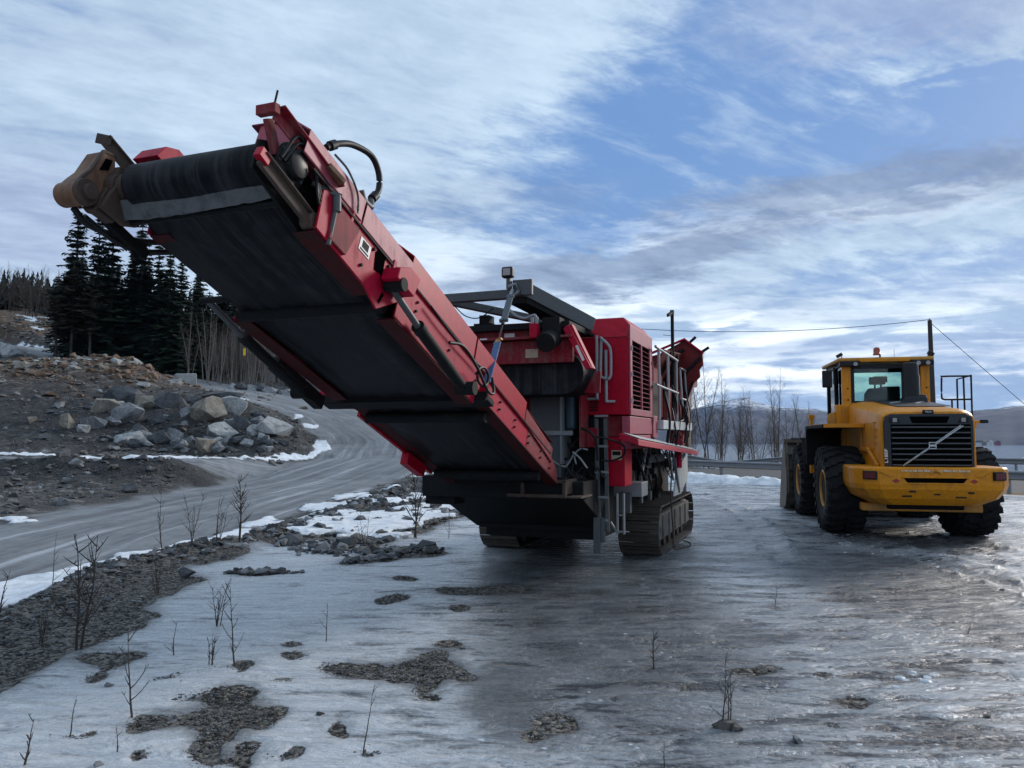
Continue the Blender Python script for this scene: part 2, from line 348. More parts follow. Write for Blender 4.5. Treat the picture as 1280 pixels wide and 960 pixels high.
def height(X, Y, detail=True):
    X = np.asarray(X, float); Y = np.asarray(Y, float); sh = X.shape; X = X.ravel(); Y = Y.ravel(); Z = np.empty_like(X)
    for i in range(0, len(X), 20000):
        a, b = X[i:i + 20000], Y[i:i + 20000]
        Z[i:i + 20000] = np.hypot(a[:, None] - cx[None, :], b[:, None] - cy[None, :]) @ WGT[:n_] + WGT[n_] + WGT[n_ + 1] * a + WGT[n_ + 2] * b
    # the level ice pad
    rx = X - ridge_x(Y); pad = sstep(rx, -0.5, 0.3) * sstep(Y, 52, 40); Z = Z * (1 - pad)
    # the haul road
    d, al, s, wd = seg_dist(X, Y, [(p[0], p[1], p[2]) for p in ROAD]); zr = wd
    d2, _, _, hw = seg_dist(X, Y, [(p[0], p[1], p[3]) for p in ROAD])
    k = sstep(d, hw + 2.2, hw - 0.2) * (1 - pad); Z = Z * (1 - k) + zr * k
    # berm of dark spoil before the branch track
    db, _, _, _ = seg_dist(X, Y, [(-40, 29.2), (-20, 30.6), (-15.5, 31.2), (-13.2, 32.4)])
    Z += 0.62 * np.exp(-(db / 1.5) ** 2) * (0.7 + 0.6 * fbm(X * .5, Y * .5, 3, 5)) * (1 - k)
    # snow berm and stone ridge along the pad edge
    dr, _, _, _ = seg_dist(X, Y, RIDGE[2:11])
    Z += 0.13 * np.exp(-((dr) / 0.55) ** 2) * sstep(fbm(X * .7, Y * .7, 3, 9), 0.25, 0.6)
    # shore slope
    bf = beyond(X, Y, RAIL_FAR)
    Z = np.where(bf > 0, Z * (1 - sstep(bf, 0, 10)) - 27 * sstep(bf, 1.0, 55), Z)
    if detail:
        rough = (1 - pad) * (1 - k) * sstep(-bf, -20, 0)
        far = np.hypot(X, Y)
        Z += rough * ((fbm(X * .35, Y * .35, 4, 21) - .5) * 0.9 * sstep(far, 25, 60) + (fbm(X * 1.6, Y * 1.6, 4, 22) - .5) * 0.34 + (fbm(X * 6, Y * 6, 3, 23) - .5) * 0.07)
        for r_ in RUTS:
            du, au, _, _ = seg_dist(X, Y, r_); du = du + (fbm(X * 2, Y * 2, 2, 35) - .5) * .3; Z += pad * (fbm(X * 4, Y * 4, 3, 36) * .016 * np.exp(-((du - .26) / .10) ** 2) - .022 * np.exp(-(du / .18) ** 2))
        Z += pad * ((fbm(X * 1.3, Y * 1.3, 3, 31) - .5) * 0.035 + (fbm(X * .4, Y * .4, 3, 33) - .5) * 0.05)
        Z += k * (1 - pad) * ((fbm(X * 1.2, Y * .6, 3, 41) - .5) * 0.07)
    return Z.reshape(sh)
RUTS = [[gz(*q) for q in r] for r in ([(1015, 655), (1060, 672), (1120, 690), (1200, 712), (1300, 742)], [(1050, 660), (1110, 674), (1180, 690), (1300, 718)], [(880, 618), (930, 640), (960, 668), (980, 700)], [(1160, 668), (1230, 684), (1320, 705)])]
def hz(x, y): return float(height(np.array([x]), np.array([y]))[0])

ang = np.concatenate([np.arange(-180, -47, 3.0), np.arange(-47, 47, 0.15), np.arange(47, 180, 3.0)]) * math.pi / 180
rad = np.concatenate([[0.25, 0.7, 1.2], 1.7 * 1.0105 ** np.arange(0, 485)])
AA, RR = np.meshgrid(ang, rad, indexing='ij'); GX = RR * np.sin(AA); GY = RR * np.cos(AA); GZ = height(GX, GY)
# ---- masks (where each real surface lies)
wX = GX + (fbm(GX * 2.2, GY * 2.2, 3, 51) - .5) * 0.5 * np.clip(GY / 9, .4, 2.5); wY = GY + (fbm(GX * 2.2, GY * 2.2, 3, 52) - .5) * 0.7 * np.clip(GY / 9, .4, 2.5)
hX = (fbm(GX * 8, GY * 8, 3, 55) - .5) * .22; hY = (fbm(GX * 8, GY * 8, 3, 56) - .5) * .36
rxx = GX - ridge_x(GY)
m_ice = sstep(rxx, -0.1, 0.3) * (beyond(GX, GY, RAIL_NEAR) < -0.6) * sstep(GY, 60, 48)
d, al, sd, _ = seg_dist(GX, GY, [(p[0], p[1], p[2]) for p in ROAD]); _, _, _, hw = seg_dist(GX, GY, [(p[0], p[1], p[3]) for p in ROAD])
edge = (fbm(GX * .9, GY * .9, 3, 61) - .5) * 1.2
m_road = sstep(d + edge, hw + 0.35, hw - 0.25) * (1 - m_ice)
db_, alb, sdb, hwb = seg_dist(GX, GY, [(p[0], p[1], p[3]) for p in BRANCH]); mb = sstep(db_ + edge * .4, hwb + .3, hwb - .2) * (1 - m_road)
ru = np.where(mb > 0.3, alb, al); rv = np.where(mb > 0.3, db_ * sdb, d * sd); m_road = np.maximum(m_road, mb)
bn, bf_ = beyond(GX, GY, RAIL_NEAR), beyond(GX, GY, RAIL_FAR)
m_tar = ((bn > 1.2) & (bf_ < -1.0)).astype(float)
# gravel that the ice has melted off
POLY = [[(155, 900), (165, 895), (240, 893), (252, 882), (248, 877), (215, 874), (218, 867), (260, 859), (300, 859), (318, 867), (315, 880), (345, 888), (350, 905), (330, 912), (300, 910), (285, 925), (262, 945), (240, 960), (222, 950), (220, 942), (240, 935), (245, 915), (225, 908), (190, 915), (160, 912)],
 [(168, 938), (195, 932), (190, 948), (175, 950)], [(325, 940), (345, 946), (370, 934), (378, 940), (365, 952), (335, 954)], [(245, 962), (300, 932), (322, 930), (320, 940), (298, 948), (290, 964)],
 [(182, 849), (240, 835), (318, 823), (318, 831), (270, 839), (230, 847)], [(392, 832), (405, 824), (470, 830), (520, 822), (545, 812), (560, 815), (555, 824), (580, 842), (545, 848), (540, 866), (510, 868), (520, 855), (490, 846), (440, 844), (410, 846)],
 [(-60, 770), (0, 766), (100, 714), (200, 689), (290, 668), (345, 662), (352, 682), (300, 697), (240, 705), (255, 722), (200, 745), (165, 760), (190, 782), (130, 802), (85, 817), (45, 837), (0, 864), (-60, 885)],
 [(340, 664), (420, 640), (500, 612), (560, 590), (604, 600), (604, 640), (560, 652), (500, 672), (480, 684), (555, 684), (550, 690), (470, 694), (380, 690), (345, 682)],
 [(282, 714), (380, 712), (382, 718), (290, 720)], [(405, 700), (490, 692), (498, 697), (430, 706)], [(408, 912), (420, 904), (430, 912), (418, 924)]]
ELL = [(372, 816, 17, 5), (365, 802, 14, 3), (500, 745, 16, 5), (560, 803, 18, 4), (585, 846, 20, 4), (462, 940, 13, 4), (95, 920, 14, 3), (906, 906, 12, 5), (140, 818, 40, 7), (152, 822, 14, 14), (960, 836, 22, 5), (1065, 876, 24, 7), (690, 900, 26, 10), (670, 915, 22, 6), (600, 738, 40, 5), (540, 690, 24, 3), (640, 735, 30, 4), (505, 724, 14, 3), (870, 860, 26, 3), (1030, 845, 16, 5), (930, 838, 24, 4), (1040, 905, 14, 4), (1245, 800, 9, 3), (768, 871, 6, 3), (525, 690, 30, 4), (575, 760, 14, 3), (480, 752, 12, 3), (630, 762, 18, 3), (560, 735, 12, 3), (350, 850, 16, 3), (120, 845, 12, 6)]
g = np.zeros(GX.shape)
for P in POLY: g = np.maximum(g, inside(wX if len(P) > 12 and P[0][0] < 0 or P[0] == (340, 664) else GX + (wX - GX) * .35 + hX, wY if len(P) > 12 and P[0][0] < 0 or P[0] == (340, 664) else GY + (wY - GY) * .35 + hY, [gz(*q) for q in P]).astype(float))
def verge(x, y): return sstep(fbm(x * 1.3, y * 1.0, 4, 59), .40, .47)
g = np.where((GX < ridge_x(GY) + 3.2) & (GY < 17) & (GY > 5.6) & (GX < -2.2), g * np.maximum(verge(GX, GY), sstep(GX - ridge_x(GY), .75, .35)), g)
for (px, py, hx, hy) in ELL:
    c0 = gz(px, py); c1 = gz(px + hx, py); c2 = gz(px, py - hy); sx = abs(c1[0] - c0[0]); sy = abs(c2[1] - c0[1])
    q = np.hypot((GX + (wX - GX) * .5 + hX * .6 - c0[0]) / sx, (GY + (wY - GY) * .5 + hY * .6 - c0[1]) / sy); g = np.maximum(g, sstep(q, 1.25, 0.75))
for _ in range(2):
    g = (np.roll(g, 1, 0) + np.roll(g, -1, 0) + np.roll(g, 2, 0) + np.roll(g, -2, 0) + g) / 5
g[:, 1:-1] = (g[:, 2:] + g[:, :-2] + 2 * g[:, 1:-1]) / 4
m_grav = g * m_ice
g2 = g.copy()
for k_ in range(7):
    g2 = (np.roll(g2, 3, 0) + np.roll(g2, -3, 0) + g2) / 3
    g2[:, 1:-1] = (g2[:, 2:] + g2[:, :-2] + g2[:, 1:-1]) / 3
# snow
s = np.zeros(GX.shape)
ds, _, _, sw = seg_dist(GX, GY, [(-6.3, 5, .5), (-6.25, 8.5, .45), (-6.7, 11.5, .42), (-6.25, 14.5, .5), (-5.75, 17.5, .75), (-5.2, 23, 1.1), (-4.7, 29, 1.0), (-4.2, 36, .6)])
s = np.maximum(s, sstep(ds + (fbm(GX * 1.5, GY * 1.5, 3, 71) - .5) * .9, sw + .12, sw - .12) * sstep(fbm(GX * .45 + 3, GY * .45, 3, 72) + .35 * sstep(GY, 18, 12), .38, .5))
ds, _, _, _ = seg_dist(GX, GY, [(-24, 35.6), (-17, 36.4), (-13.2, 39.5), (-11.2, 43.2), (-11.3, 46.5)])
s = np.maximum(s, sstep(ds + (fbm(GX * 1.2, GY * 1.2, 3, 73) - .5) * .9, .55, .25))
ds, _, _, _ = seg_dist(GX, GY, [(-32, 66), (-22, 57.6), (-15, 51.5), (-13, 49)])
s = np.maximum(s, sstep(ds + (fbm(GX * .8, GY * .8, 3, 74) - .5) * 1.8, .5, .15) * sstep(fbm(GX * .3, GY * .3, 2, 75), .45, .55))
ds, _, _, _ = seg_dist(GX, GY, [(-16, 20.0), (-12.8, 19.3)]); s = np.maximum(s, sstep(ds + (fbm(GX * 1.5, GY * 1.5, 3, 76) - .5) * 1.6, .75, .4))
band = inside(wX, wY, [gz(*q) for q in [(345, 664), (420, 640), (500, 612), (575, 590), (604, 640), (500, 676)]])
s = np.maximum(s, band * sstep(fbm(GX * .8 + 9, GY * .5, 3, 77), .50, .56))
s = np.maximum(s, (GY > 90) * (GY < 118) * sstep(fbm(GX * .3, GY * .3, 3, 78), .64, .68) * sstep(GX, -50, -60) * .7)
for r_ in RUTS:
    du, au, _, _ = seg_dist(GX, GY, r_); s = np.maximum(s, .5 * np.exp(-((du - .27) / .09) ** 2) * sstep(fbm(GX * 4.1, GY * 4.1, 3, 37), .52, .64))
m_snow = s * (1 - m_tar)
# darker, thinner, silty ice; crusher's shade and reflection painted in too
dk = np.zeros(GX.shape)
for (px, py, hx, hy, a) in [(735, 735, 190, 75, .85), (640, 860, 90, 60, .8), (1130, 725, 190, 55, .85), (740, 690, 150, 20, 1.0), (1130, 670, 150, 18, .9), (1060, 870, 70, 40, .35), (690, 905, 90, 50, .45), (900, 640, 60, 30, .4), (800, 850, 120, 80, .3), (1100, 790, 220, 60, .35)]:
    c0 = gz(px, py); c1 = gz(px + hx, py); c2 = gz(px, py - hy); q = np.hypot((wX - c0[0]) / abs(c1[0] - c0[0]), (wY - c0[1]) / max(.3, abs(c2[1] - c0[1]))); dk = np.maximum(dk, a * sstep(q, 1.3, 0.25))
# brown spoil and rust-coloured rubble
sp_ = np.clip(np.exp(-(seg_dist(GX, GY, [(-42, 28.6), (-20, 30.0), (-15.5, 30.8), (-13.2, 32)])[0] / 1.7) ** 2) + .75 * np.exp(-(((GX + 16) / 5) ** 2 + ((GY - 43) / 3.5) ** 2)) + .7 * np.exp(-(((GX + 26) / 8) ** 2 + ((GY - 43.5) / 5.5) ** 2)), 0, 1)
br = np.exp(-(((GX + 31) / 8) ** 2 + ((GY - 57) / 6) ** 2)) + .2 * np.exp(-(((GX + 32) / 6) ** 2 + ((GY - 49) / 5) ** 2)) + .9 * sstep(GY, 100, 106) * sstep(GX, -55, -66)
gr = sstep(bf_, -3, 0.5)     # withered grass on the shore slope and before the highway
gr = np.maximum(gr, ((bn > -2.5) & (bn < 1.0) & (GX > 9)) * 1.0)
GZ = GZ - m_grav * 0.022 + m_snow * (0.06 + 0.05 * fbm(GX * 3, GY * 3, 2, 81))
na, nr = GX.shape
me = bpy.data.meshes.new("ground"); co = np.stack([GX, GY, GZ], -1).reshape(-1, 3)
I = np.arange(na * nr).reshape(na, nr); J = np.roll(I, -1, axis=0)
q = np.stack([I[:, :-1], I[:, 1:], J[:, 1:], J[:, :-1]], -1).reshape(-1, 4)[:, ::-1]
me.vertices.add(na * nr); me.vertices.foreach_set('co', co.ravel()); me.loops.add(q.size); me.loops.foreach_set('vertex_index', q.ravel().astype(np.int32))
me.polygons.add(len(q)); me.polygons.foreach_set('loop_start', np.arange(0, q.size, 4, dtype=np.int32)); me.polygons.foreach_set('loop_total', np.full(len(q), 4, np.int32)); me.update(); me.validate()
me.shade_smooth()
for nm, ar in (('ice', m_ice), ('road', m_road), ('tar', m_tar), ('gravel', m_grav), ('snow', m_snow), ('silt_shade', dk), ('brown', np.clip(br, 0, 1)), ('rim', g2 * m_ice), ('spoil', sp_), ('grassy', gr), ('ru', ru), ('rv', rv)):
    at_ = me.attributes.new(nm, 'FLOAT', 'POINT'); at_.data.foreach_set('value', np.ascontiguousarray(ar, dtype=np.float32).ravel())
ground = bpy.data.objects.new("ground", me); COL.objects.link(ground); ground['kind'] = 'structure'

m, T, b = mat_base('ground_mix')
geo = T.new('ShaderNodeNewGeometry'); P = geo.outputs['Position']
px_, py_, pz_ = T.sep(P); P2 = T.comb(px_, py_, 0.0)
nA = T.noise(P, 0.55, 6, 0.6); nB = T.noise(P, 3.2, 6, 0.62, 0.3); nC = T.noise(P, 14, 5, 0.65); nD = T.noise(P, 60, 3, 0.6)
v1 = T.voro(P, 34); v1c = T.voro(P, 34, out=1); v2 = T.voro(P, 11); v2c = T.voro(P, 11, out=1); v3c = T.voro(P, 3.1, out=1); v3 = T.voro(P, 3.1)
gs = lambda s_: T.sep(s_)[0]
# stony ground: pebbles of several sizes, dark between
pebv = T.add(T.mul(gs(v1c), 0.55), T.mul(gs(v2c), 0.45))
stone = T.mix(T.sstep(pebv, 0.15, 0.9), (0.020, 0.019, 0.018), (0.105, 0.101, 0.098))
stone = T.mix(T.sstep(gs(v3c), 0.72, 0.95, 0, .55), stone, (0.22, 0.215, 0.21))
stone = T.mix(T.mul(T.sstep(nA, 0.42, 0.66), 0.55), stone, (0.024, 0.023, 0.024))
brown = T.mix(T.sstep(gs(v2c), 0.2, 0.9), (0.055, 0.030, 0.018), (0.16, 0.095, 0.058)); brown = T.mix(T.sstep(gs(v3c), 0.6, 0.9, 0, .7), brown, (0.26, 0.215, 0.17))
stone = T.mix(T.mul(T.attr('brown'), T.sstep(nB, 0.2, 0.6, .5, 1)), stone, brown)
stone = T.mix(T.mul(T.attr('spoil'), T.sstep(nB, .25, .5, .75, 1)), stone, T.mix(T.sstep(pebv, .2, .95), (0.008, 0.008, 0.009), (0.055, 0.054, 0.055)))
grass = T.mix(T.sstep(nC, 0.3, 0.7), (0.10, 0.065, 0.035), (0.21, 0.150, 0.085)); stone = T.mix(T.attr('grassy'), stone, grass)
# haul road: packed grit with tyre tracks running along it
RU, RV = T.attr('ru'), T.attr('rv')
trk = T.noise(T.comb(T.mul(RU, 0.045), T.mul(RV, 1.15), 0.0), 1.6, 6, 0.62, 0.5); trk2 = T.noise(T.comb(T.mul(RU, 0.22), T.mul(RV, 4.0), 4.0), 1.4, 5, 0.62, 0.4)
rt = T.add(T.mul(trk, 0.46), T.add(T.mul(trk2, 0.24), T.mul(T.noise(P, .8, 7, .68, .4), 0.30)))
road = T.mix(T.sstep(rt, 0.36, 0.64), (0.085, 0.088, 0.093), (0.235, 0.245, 0.26))
road = T.mix(T.sstep(trk, 0.57, 0.68, 0, .8), road, (0.40, 0.415, 0.44))
road = T.mix(T.sstep(gs(v2c), 0.78, 1.0, 0, .3), road, (0.08, 0.08, 0.08))
road = T.mix(T.sstep(nC, 0.55, 0.75, 0, .35), road, (0.09, 0.09, 0.092))
colr = T.mix(T.attr('road'), stone, road)
tar = T.mix(nC, (0.05, 0.05, 0.052), (0.085, 0.085, 0.087)); colr = T.mix(T.attr('tar'), colr, tar)
# ice: drawn-out melt ripples, frosted and clear zones, silty patches and painted crusher shade
PI_ = T.comb(T.mul(px_, 0.8), T.mul(py_, 2.3), 0.0)
iA = T.noise(PI_, 0.9, 5, 0.6, 0.6); iB = T.noise(PI_, 3.4, 6, 0.62, 0.7); iC = T.noise(P2, 22, 5, 0.65)
fro = T.add(T.mul(iA, 0.5), T.add(T.mul(iB, 0.38), T.mul(iC, 0.12)))
leftish = T.sstep(T.add(px_, T.mul(py_, 0.10)), 2.2, -2.0)
icec = T.mix(T.sstep(T.add(fro, T.mul(leftish, 0.115)), 0.42, 0.60), (0.052, 0.056, 0.064), (0.545, 0.57, 0.60))
icec = T.mix(T.mul(T.sstep(iA, 0.55, 0.75), leftish), icec, (0.72, 0.735, 0.75))
silt_shade = T.sstep(T.add(T.attr('silt_shade'), T.add(T.mul(T.sub(iB, 0.5), 1.9), T.mul(T.sub(iA, .5), 1.3))), 0.22, 0.80)
icec = T.mix(T.mul(silt_shade, 0.80), icec, T.mix(iB, (0.017, 0.018, 0.020), (0.125, 0.128, 0.135)))
icec = T.mix(T.mul(T.sstep(T.add(T.attr('rim'), T.mul(T.sub(nC, .5), .5)), .05, .55), .72), icec, (0.075, 0.073, 0.072))
speck = T.sstep(T.add(T.noise(P2, 130, 3, 0.7), T.mul(T.sub(iB, .5), .35)), 0.64, 0.74, 0, .8)
icec = T.mix(speck, icec, (0.04, 0.038, 0.036))
grit = T.mul(T.sstep(T.noise(P2, 46, 3, 0.6), 0.60, 0.68), T.sstep(T.noise(P2, 1.7, 4, 0.6), 0.50, 0.62))
icec = T.mix(T.mul(grit, .8), icec, (0.045, 0.04, 0.036))
gm = T.sstep(T.add(T.attr('gravel'), T.mul(T.sub(T.add(T.mul(nB, .25), T.add(T.mul(nC, .45), T.mul(nD, .3))), 0.5), 1.3)), 0.40, 0.56)
grav = T.mix(T.sstep(gs(v1c), 0.25, 0.95), (0.012, 0.010, 0.008), (0.20, 0.185, 0.165)); grav = T.mix(T.sstep(gs(v2c), 0.80, 0.97, 0, .55), grav, (0.19, 0.18, 0.17))
icem = T.math('MULTIPLY', T.attr('ice'), T.sub(1.0, gm)); 
colr = T.mix(T.mul(T.attr('ice'), gm), colr, grav)
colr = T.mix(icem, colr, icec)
sm = T.sstep(T.add(T.attr('snow'), T.mul(T.sub(nC, 0.5), 0.7)), 0.35, 0.65)
snowc = T.mix(T.sstep(nB, 0.3, 0.7), (0.55, 0.58, 0.62), (0.80, 0.82, 0.85)); colr = T.mix(sm, colr, snowc)
T.l.new(colr, b.inputs['Base Color'])
icer = T.add(T.lin(T.add(T.mul(iB, .6), T.mul(iC, .4)), 0.3, 0.7, 0.14, 0.42), T.mul(grit, .3))
rg = T.math('MULTIPLY', icem, T.sub(1.0, sm))
ro = T.new('ShaderNodeMix', data_type='FLOAT'); T.l.new(rg, ro.inputs[0]); ro.inputs[2].default_value = 0.88; T.l.new(icer, ro.inputs[3])
rr = T.new('ShaderNodeMix', data_type='FLOAT'); T.l.new(T.mul(T.attr('road'), T.sub(1.0, sm)), rr.inputs[0]); T.l.new(ro.outputs[0], rr.inputs[2]); rr.inputs[3].default_value = 0.62
T.l.new(rr.outputs[0], b.inputs['Roughness'])
b.inputs['IOR'].default_value = 1.36
hi = T.add(T.mul(iB, 0.085), T.add(T.mul(iA, 0.16), T.mul(iC, 0.010)))
hs = T.add(T.mul(T.math('SUBTRACT', 1.0, v1), 0.016), T.add(T.mul(T.math('SUBTRACT', 1.0, v2), 0.05), T.add(T.mul(T.math('SUBTRACT', 1.0, v3), 0.06), T.mul(nC, 0.03))))
hr = T.add(T.mul(rt, 0.05), T.mul(nC, 0.012))
def fm(f, a, b_):
    n = T.new('ShaderNodeMix', data_type='FLOAT'); T.put(n.inputs[0], f); T.put(n.inputs[2], a); T.put(n.inputs[3], b_); return n.outputs[0]
H = fm(T.attr('road'), hs, hr); H = fm(T.attr('tar'), H, T.mul(nD, .004)); H = fm(icem, H, hi); H = fm(sm, H, T.add(T.mul(nB, .06), T.mul(nC, .02)))
T.l.new(T.bump(H, 0.9, 1.0), b.inputs['Normal'])
ground.data.materials.append(m)

# ------------------------------------------------------------------ the fjord
wm, T, b = mat_base('fjord_water')
b.inputs['Base Color'].default_value = (0.028, 0.05, 0.075, 1); b.inputs['Roughness'].default_value = 0.12; b.inputs['IOR'].default_value = 1.33
g_ = T.new('ShaderNodeNewGeometry'); T.l.new(T.bump(T.noise(T.vscale(g_.outputs['Position'], (1, .6, 1)), 0.25, 6, 0.65), 0.8, 1.6), b.inputs['Normal'])
o = MB().poly([(-500, 40, -21), (9000, -6000, -21), (9000, 9000, -21), (-4000, 9000, -21), (-4000, 300, -21)], [(0, 1, 2, 3, 4)]).build('fjord', wm); o['kind'] = 'structure'
# far shore and snow-topped hills
mm, T, b = mat_base('far_hill')
g_ = T.new('ShaderNodeNewGeometry'); P = g_.outputs['Position']; hx_, hy_, hzz = T.sep(P)
nH = T.noise(P, 0.006, 8, 0.65); nH2 = T.noise(P, 0.03, 6, 0.65)
wood = T.mix(T.sstep(T.add(T.mul(nH, .5), T.mul(nH2, .5)), 0.40, 0.62), (0.010, 0.017, 0.031), (0.036, 0.045, 0.066))  # bluish tint puts part of the distance haze into the woodland colour
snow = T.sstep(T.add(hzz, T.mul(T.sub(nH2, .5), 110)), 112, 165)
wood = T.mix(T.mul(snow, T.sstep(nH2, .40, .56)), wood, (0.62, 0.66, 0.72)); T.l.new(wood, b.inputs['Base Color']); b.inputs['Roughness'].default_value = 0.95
def hill_strip(name, az0, az1, r0, r1, prof, seed):
    """a ridge of real hills between two distances; prof(az deg) = crest height above the water"""
    azs = np.linspace(az0, az1, 420); ts = np.linspace(0, 1, 40); AZ_, TT = np.meshgrid(azs, ts, indexing='ij')
    rr_ = r0 + (r1 - r0) * TT + (fbm(AZ_ * .35, AZ_ * 0 + 3, 3, seed + 3) - .5) * 380 * (1 - TT); X = rr_ * np.sin(np.radians(AZ_)); Y = rr_ * np.cos(np.radians(AZ_))
    crest = np.array([prof(a) for a in azs])[:, None]
    Z = -22 + crest * np.clip(np.sin(np.clip(TT, 0, .999) * math.pi * .5) ** 0.9, 0, 1) * (0.72 + .56 * fbm(X * .0022, Y * .0022, 5, seed)) + 14 * fbm(X * .012, Y * .012, 3, seed + 1) * TT
    V = np.stack([X, Y, Z], -1).reshape(-1, 3); I = np.arange(V.shape[0]).reshape(X.shape)
    F_ = np.stack([I[:-1, :-1], I[1:, :-1], I[1:, 1:], I[:-1, 1:]], -1).reshape(-1, 4)
    o = MB().poly([tuple(p) for p in V], [tuple(int(k) for k in f) for f in F_]).build(name, mm, smooth=60); o['kind'] = 'structure'; return o
def prof_near(a): return float(np.interp(a, [-20, 8, 12, 15, 17, 19, 22, 26, 29, 31, 33.5, 36, 60], [130, 120, 160, 208, 215, 175, 155, 132, 112, 142, 156, 142, 100]))
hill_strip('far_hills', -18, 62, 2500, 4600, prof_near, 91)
# ------------------------------------------------------------------ materials for the machines
RED = mat('red_paint', (0.37, 0.004, 0.028), 0.5, chips=.8, dirt=(0.070, 0.040, 0.036), dirt_amt=0.38, scale=3.2, streak=True, spec=0.14)
REDD = mat('red_paint_dusty', (0.22, 0.009, 0.020), 0.6, spec=.14, chips=.8, dirt=(0.14, 0.112, 0.10), dirt_amt=0.62, scale=4.0, streak=True)
REDC = mat('red_paint_clean', (0.36, 0.0015, 0.018), 0.42, chips=.45, dirt=(0.15, 0.045, 0.045), dirt_amt=0.16, scale=2.4, spec=0.16)
PINK = mat('red_paint_lit_side', (0.31, 0.050, 0.080), 0.5, spec=.3, chips=.7, dirt=(0.20, 0.16, 0.155), dirt_amt=0.42, scale=4.0, streak=True)  # paler red paints in the light on right-facing panels and near cover
RUST = mat('rusty_steel', (0.055, 0.034, 0.025), 0.8, dirt=(0.125, 0.070, 0.040), dirt_amt=0.4, scale=9, bump=0.002)
TANR = mat('tan_scuffed_steel', (0.185, 0.090, 0.045), 0.6, dirt=(0.055, 0.022, 0.016), dirt_amt=0.62, scale=9, streak=True)
STEEL = mat('grey_steel', (0.060, 0.066, 0.071), 0.5, dirt=(0.095, 0.084, 0.074), dirt_amt=0.45, scale=5, streak=True)
STEELL = mat('pale_grey_steel', (0.19, 0.20, 0.21), 0.5, dirt=(0.13, 0.11, 0.095), dirt_amt=0.4, scale=6, streak=True)
DARK = mat('dark_steel', (0.0095, 0.010, 0.011), 0.7, dirt=(0.032, 0.027, 0.022), dirt_amt=0.32, scale=6, spec=.15)
BLKP = mat('black_plastic', (0.010, 0.010, 0.011), 0.45, spec=.25)
BELT, T, b = mat_base('belt_rubber'); tc = T.new('ShaderNodeTexCoord'); ox_, oy_, oz_ = T.sep(tc.outputs['Object']); al_ = T.sub(T.mul(oz_, .375), T.mul(oy_, .927))
sc1 = T.noise(T.comb(T.mul(ox_, 7.0), T.mul(al_, .45), 0.0), 1.6, 6, .62, .2); sc2 = T.noise(T.comb(T.mul(ox_, 26.0), T.mul(al_, 1.6), T.mul(oz_, .5)), 1.5, 5, .65); sc3 = T.noise(tc.outputs['Object'], 5.5, 6, .65, .5)
f_ = T.add(T.mul(sc1, .5), T.add(T.mul(sc2, .28), T.mul(sc3, .30))); T.l.new(T.mix(T.sstep(f_, .46, .70), (0.0045, 0.005, 0.0075), (0.036, 0.037, 0.041)), b.inputs['Base Color'])
T.l.new(T.lin(f_, .4, .7, .42, .75), b.inputs['Roughness']); b.inputs['Specular IOR Level'].default_value = .12; T.l.new(T.bump(T.add(sc2, sc3), .5, .004), b.inputs['Normal'])
DRED = mat('dark_red_grime', (0.060, 0.008, 0.010), 0.7, spec=.15, dirt=(0.030, 0.022, 0.018), dirt_amt=0.55, scale=5)
VOID = mat('deep_black', (0.003, 0.003, 0.003), 0.95, spec=0.0)  # flat black stands in for the shade inside holes, slots and grilles
HOPR = mat('hopper_red_worn', (0.135, 0.010, 0.012), 0.6, spec=.2, chips=.9, dirt=(0.060, 0.038, 0.030), dirt_amt=0.5, scale=3.5)
LINER = mat('scuffed_scraper', (0.105, 0.108, 0.112), 0.7, dirt=(0.035, 0.035, 0.036), dirt_amt=0.5, scale=9, bump=0.006)
TRACK = mat('track_steel', (0.050, 0.040, 0.034), 0.62, dirt=(0.105, 0.078, 0.055), dirt_amt=0.5, scale=8, bump=0.004)
TFRAME = mat('muddy_track_frame', (0.125, 0.112, 0.10), 0.85, dirt=(0.055, 0.046, 0.040), dirt_amt=0.6, scale=5, bump=0.008)
GALV = mat('galvanised_tube', (0.27, 0.28, 0.29), 0.45, dirt=(0.13, 0.12, 0.11), dirt_amt=0.3, scale=9)
HOSE = mat('hydraulic_hose', (0.011, 0.011, 0.012), 0.5, spec=.25)
PALE = mat('pale_painted_plate', (0.45, 0.47, 0.47), 0.55, dirt=(0.19, 0.18, 0.16), dirt_amt=0.45, scale=6, streak=True)
BLUESTRAP = mat('blue_webbing', (0.040, 0.085, 0.19), 0.8)
GREYSTRAP = mat('grey_webbing', (0.07, 0.085, 0.095), 0.85)
GOLD = mat('brass_shackle', (0.36, 0.20, 0.055), 0.4, metal=0.5)
STICK = mat('sticker_white', (0.62, 0.60, 0.57), 0.5, dirt=(0.32, 0.28, 0.25), dirt_amt=0.3, scale=20)
CREAM = mat('sticker_cream', (0.42, 0.34, 0.24), 0.55, dirt=(0.22, 0.17, 0.13), dirt_amt=0.4, scale=20)
LENS = mat('lamp_lens', (0.30, 0.27, 0.27), 0.2)
GREENH = mat('blue_green_panel', (0.035, 0.075, 0.095), 0.45, dirt=(0.05, 0.05, 0.05), dirt_amt=0.3)

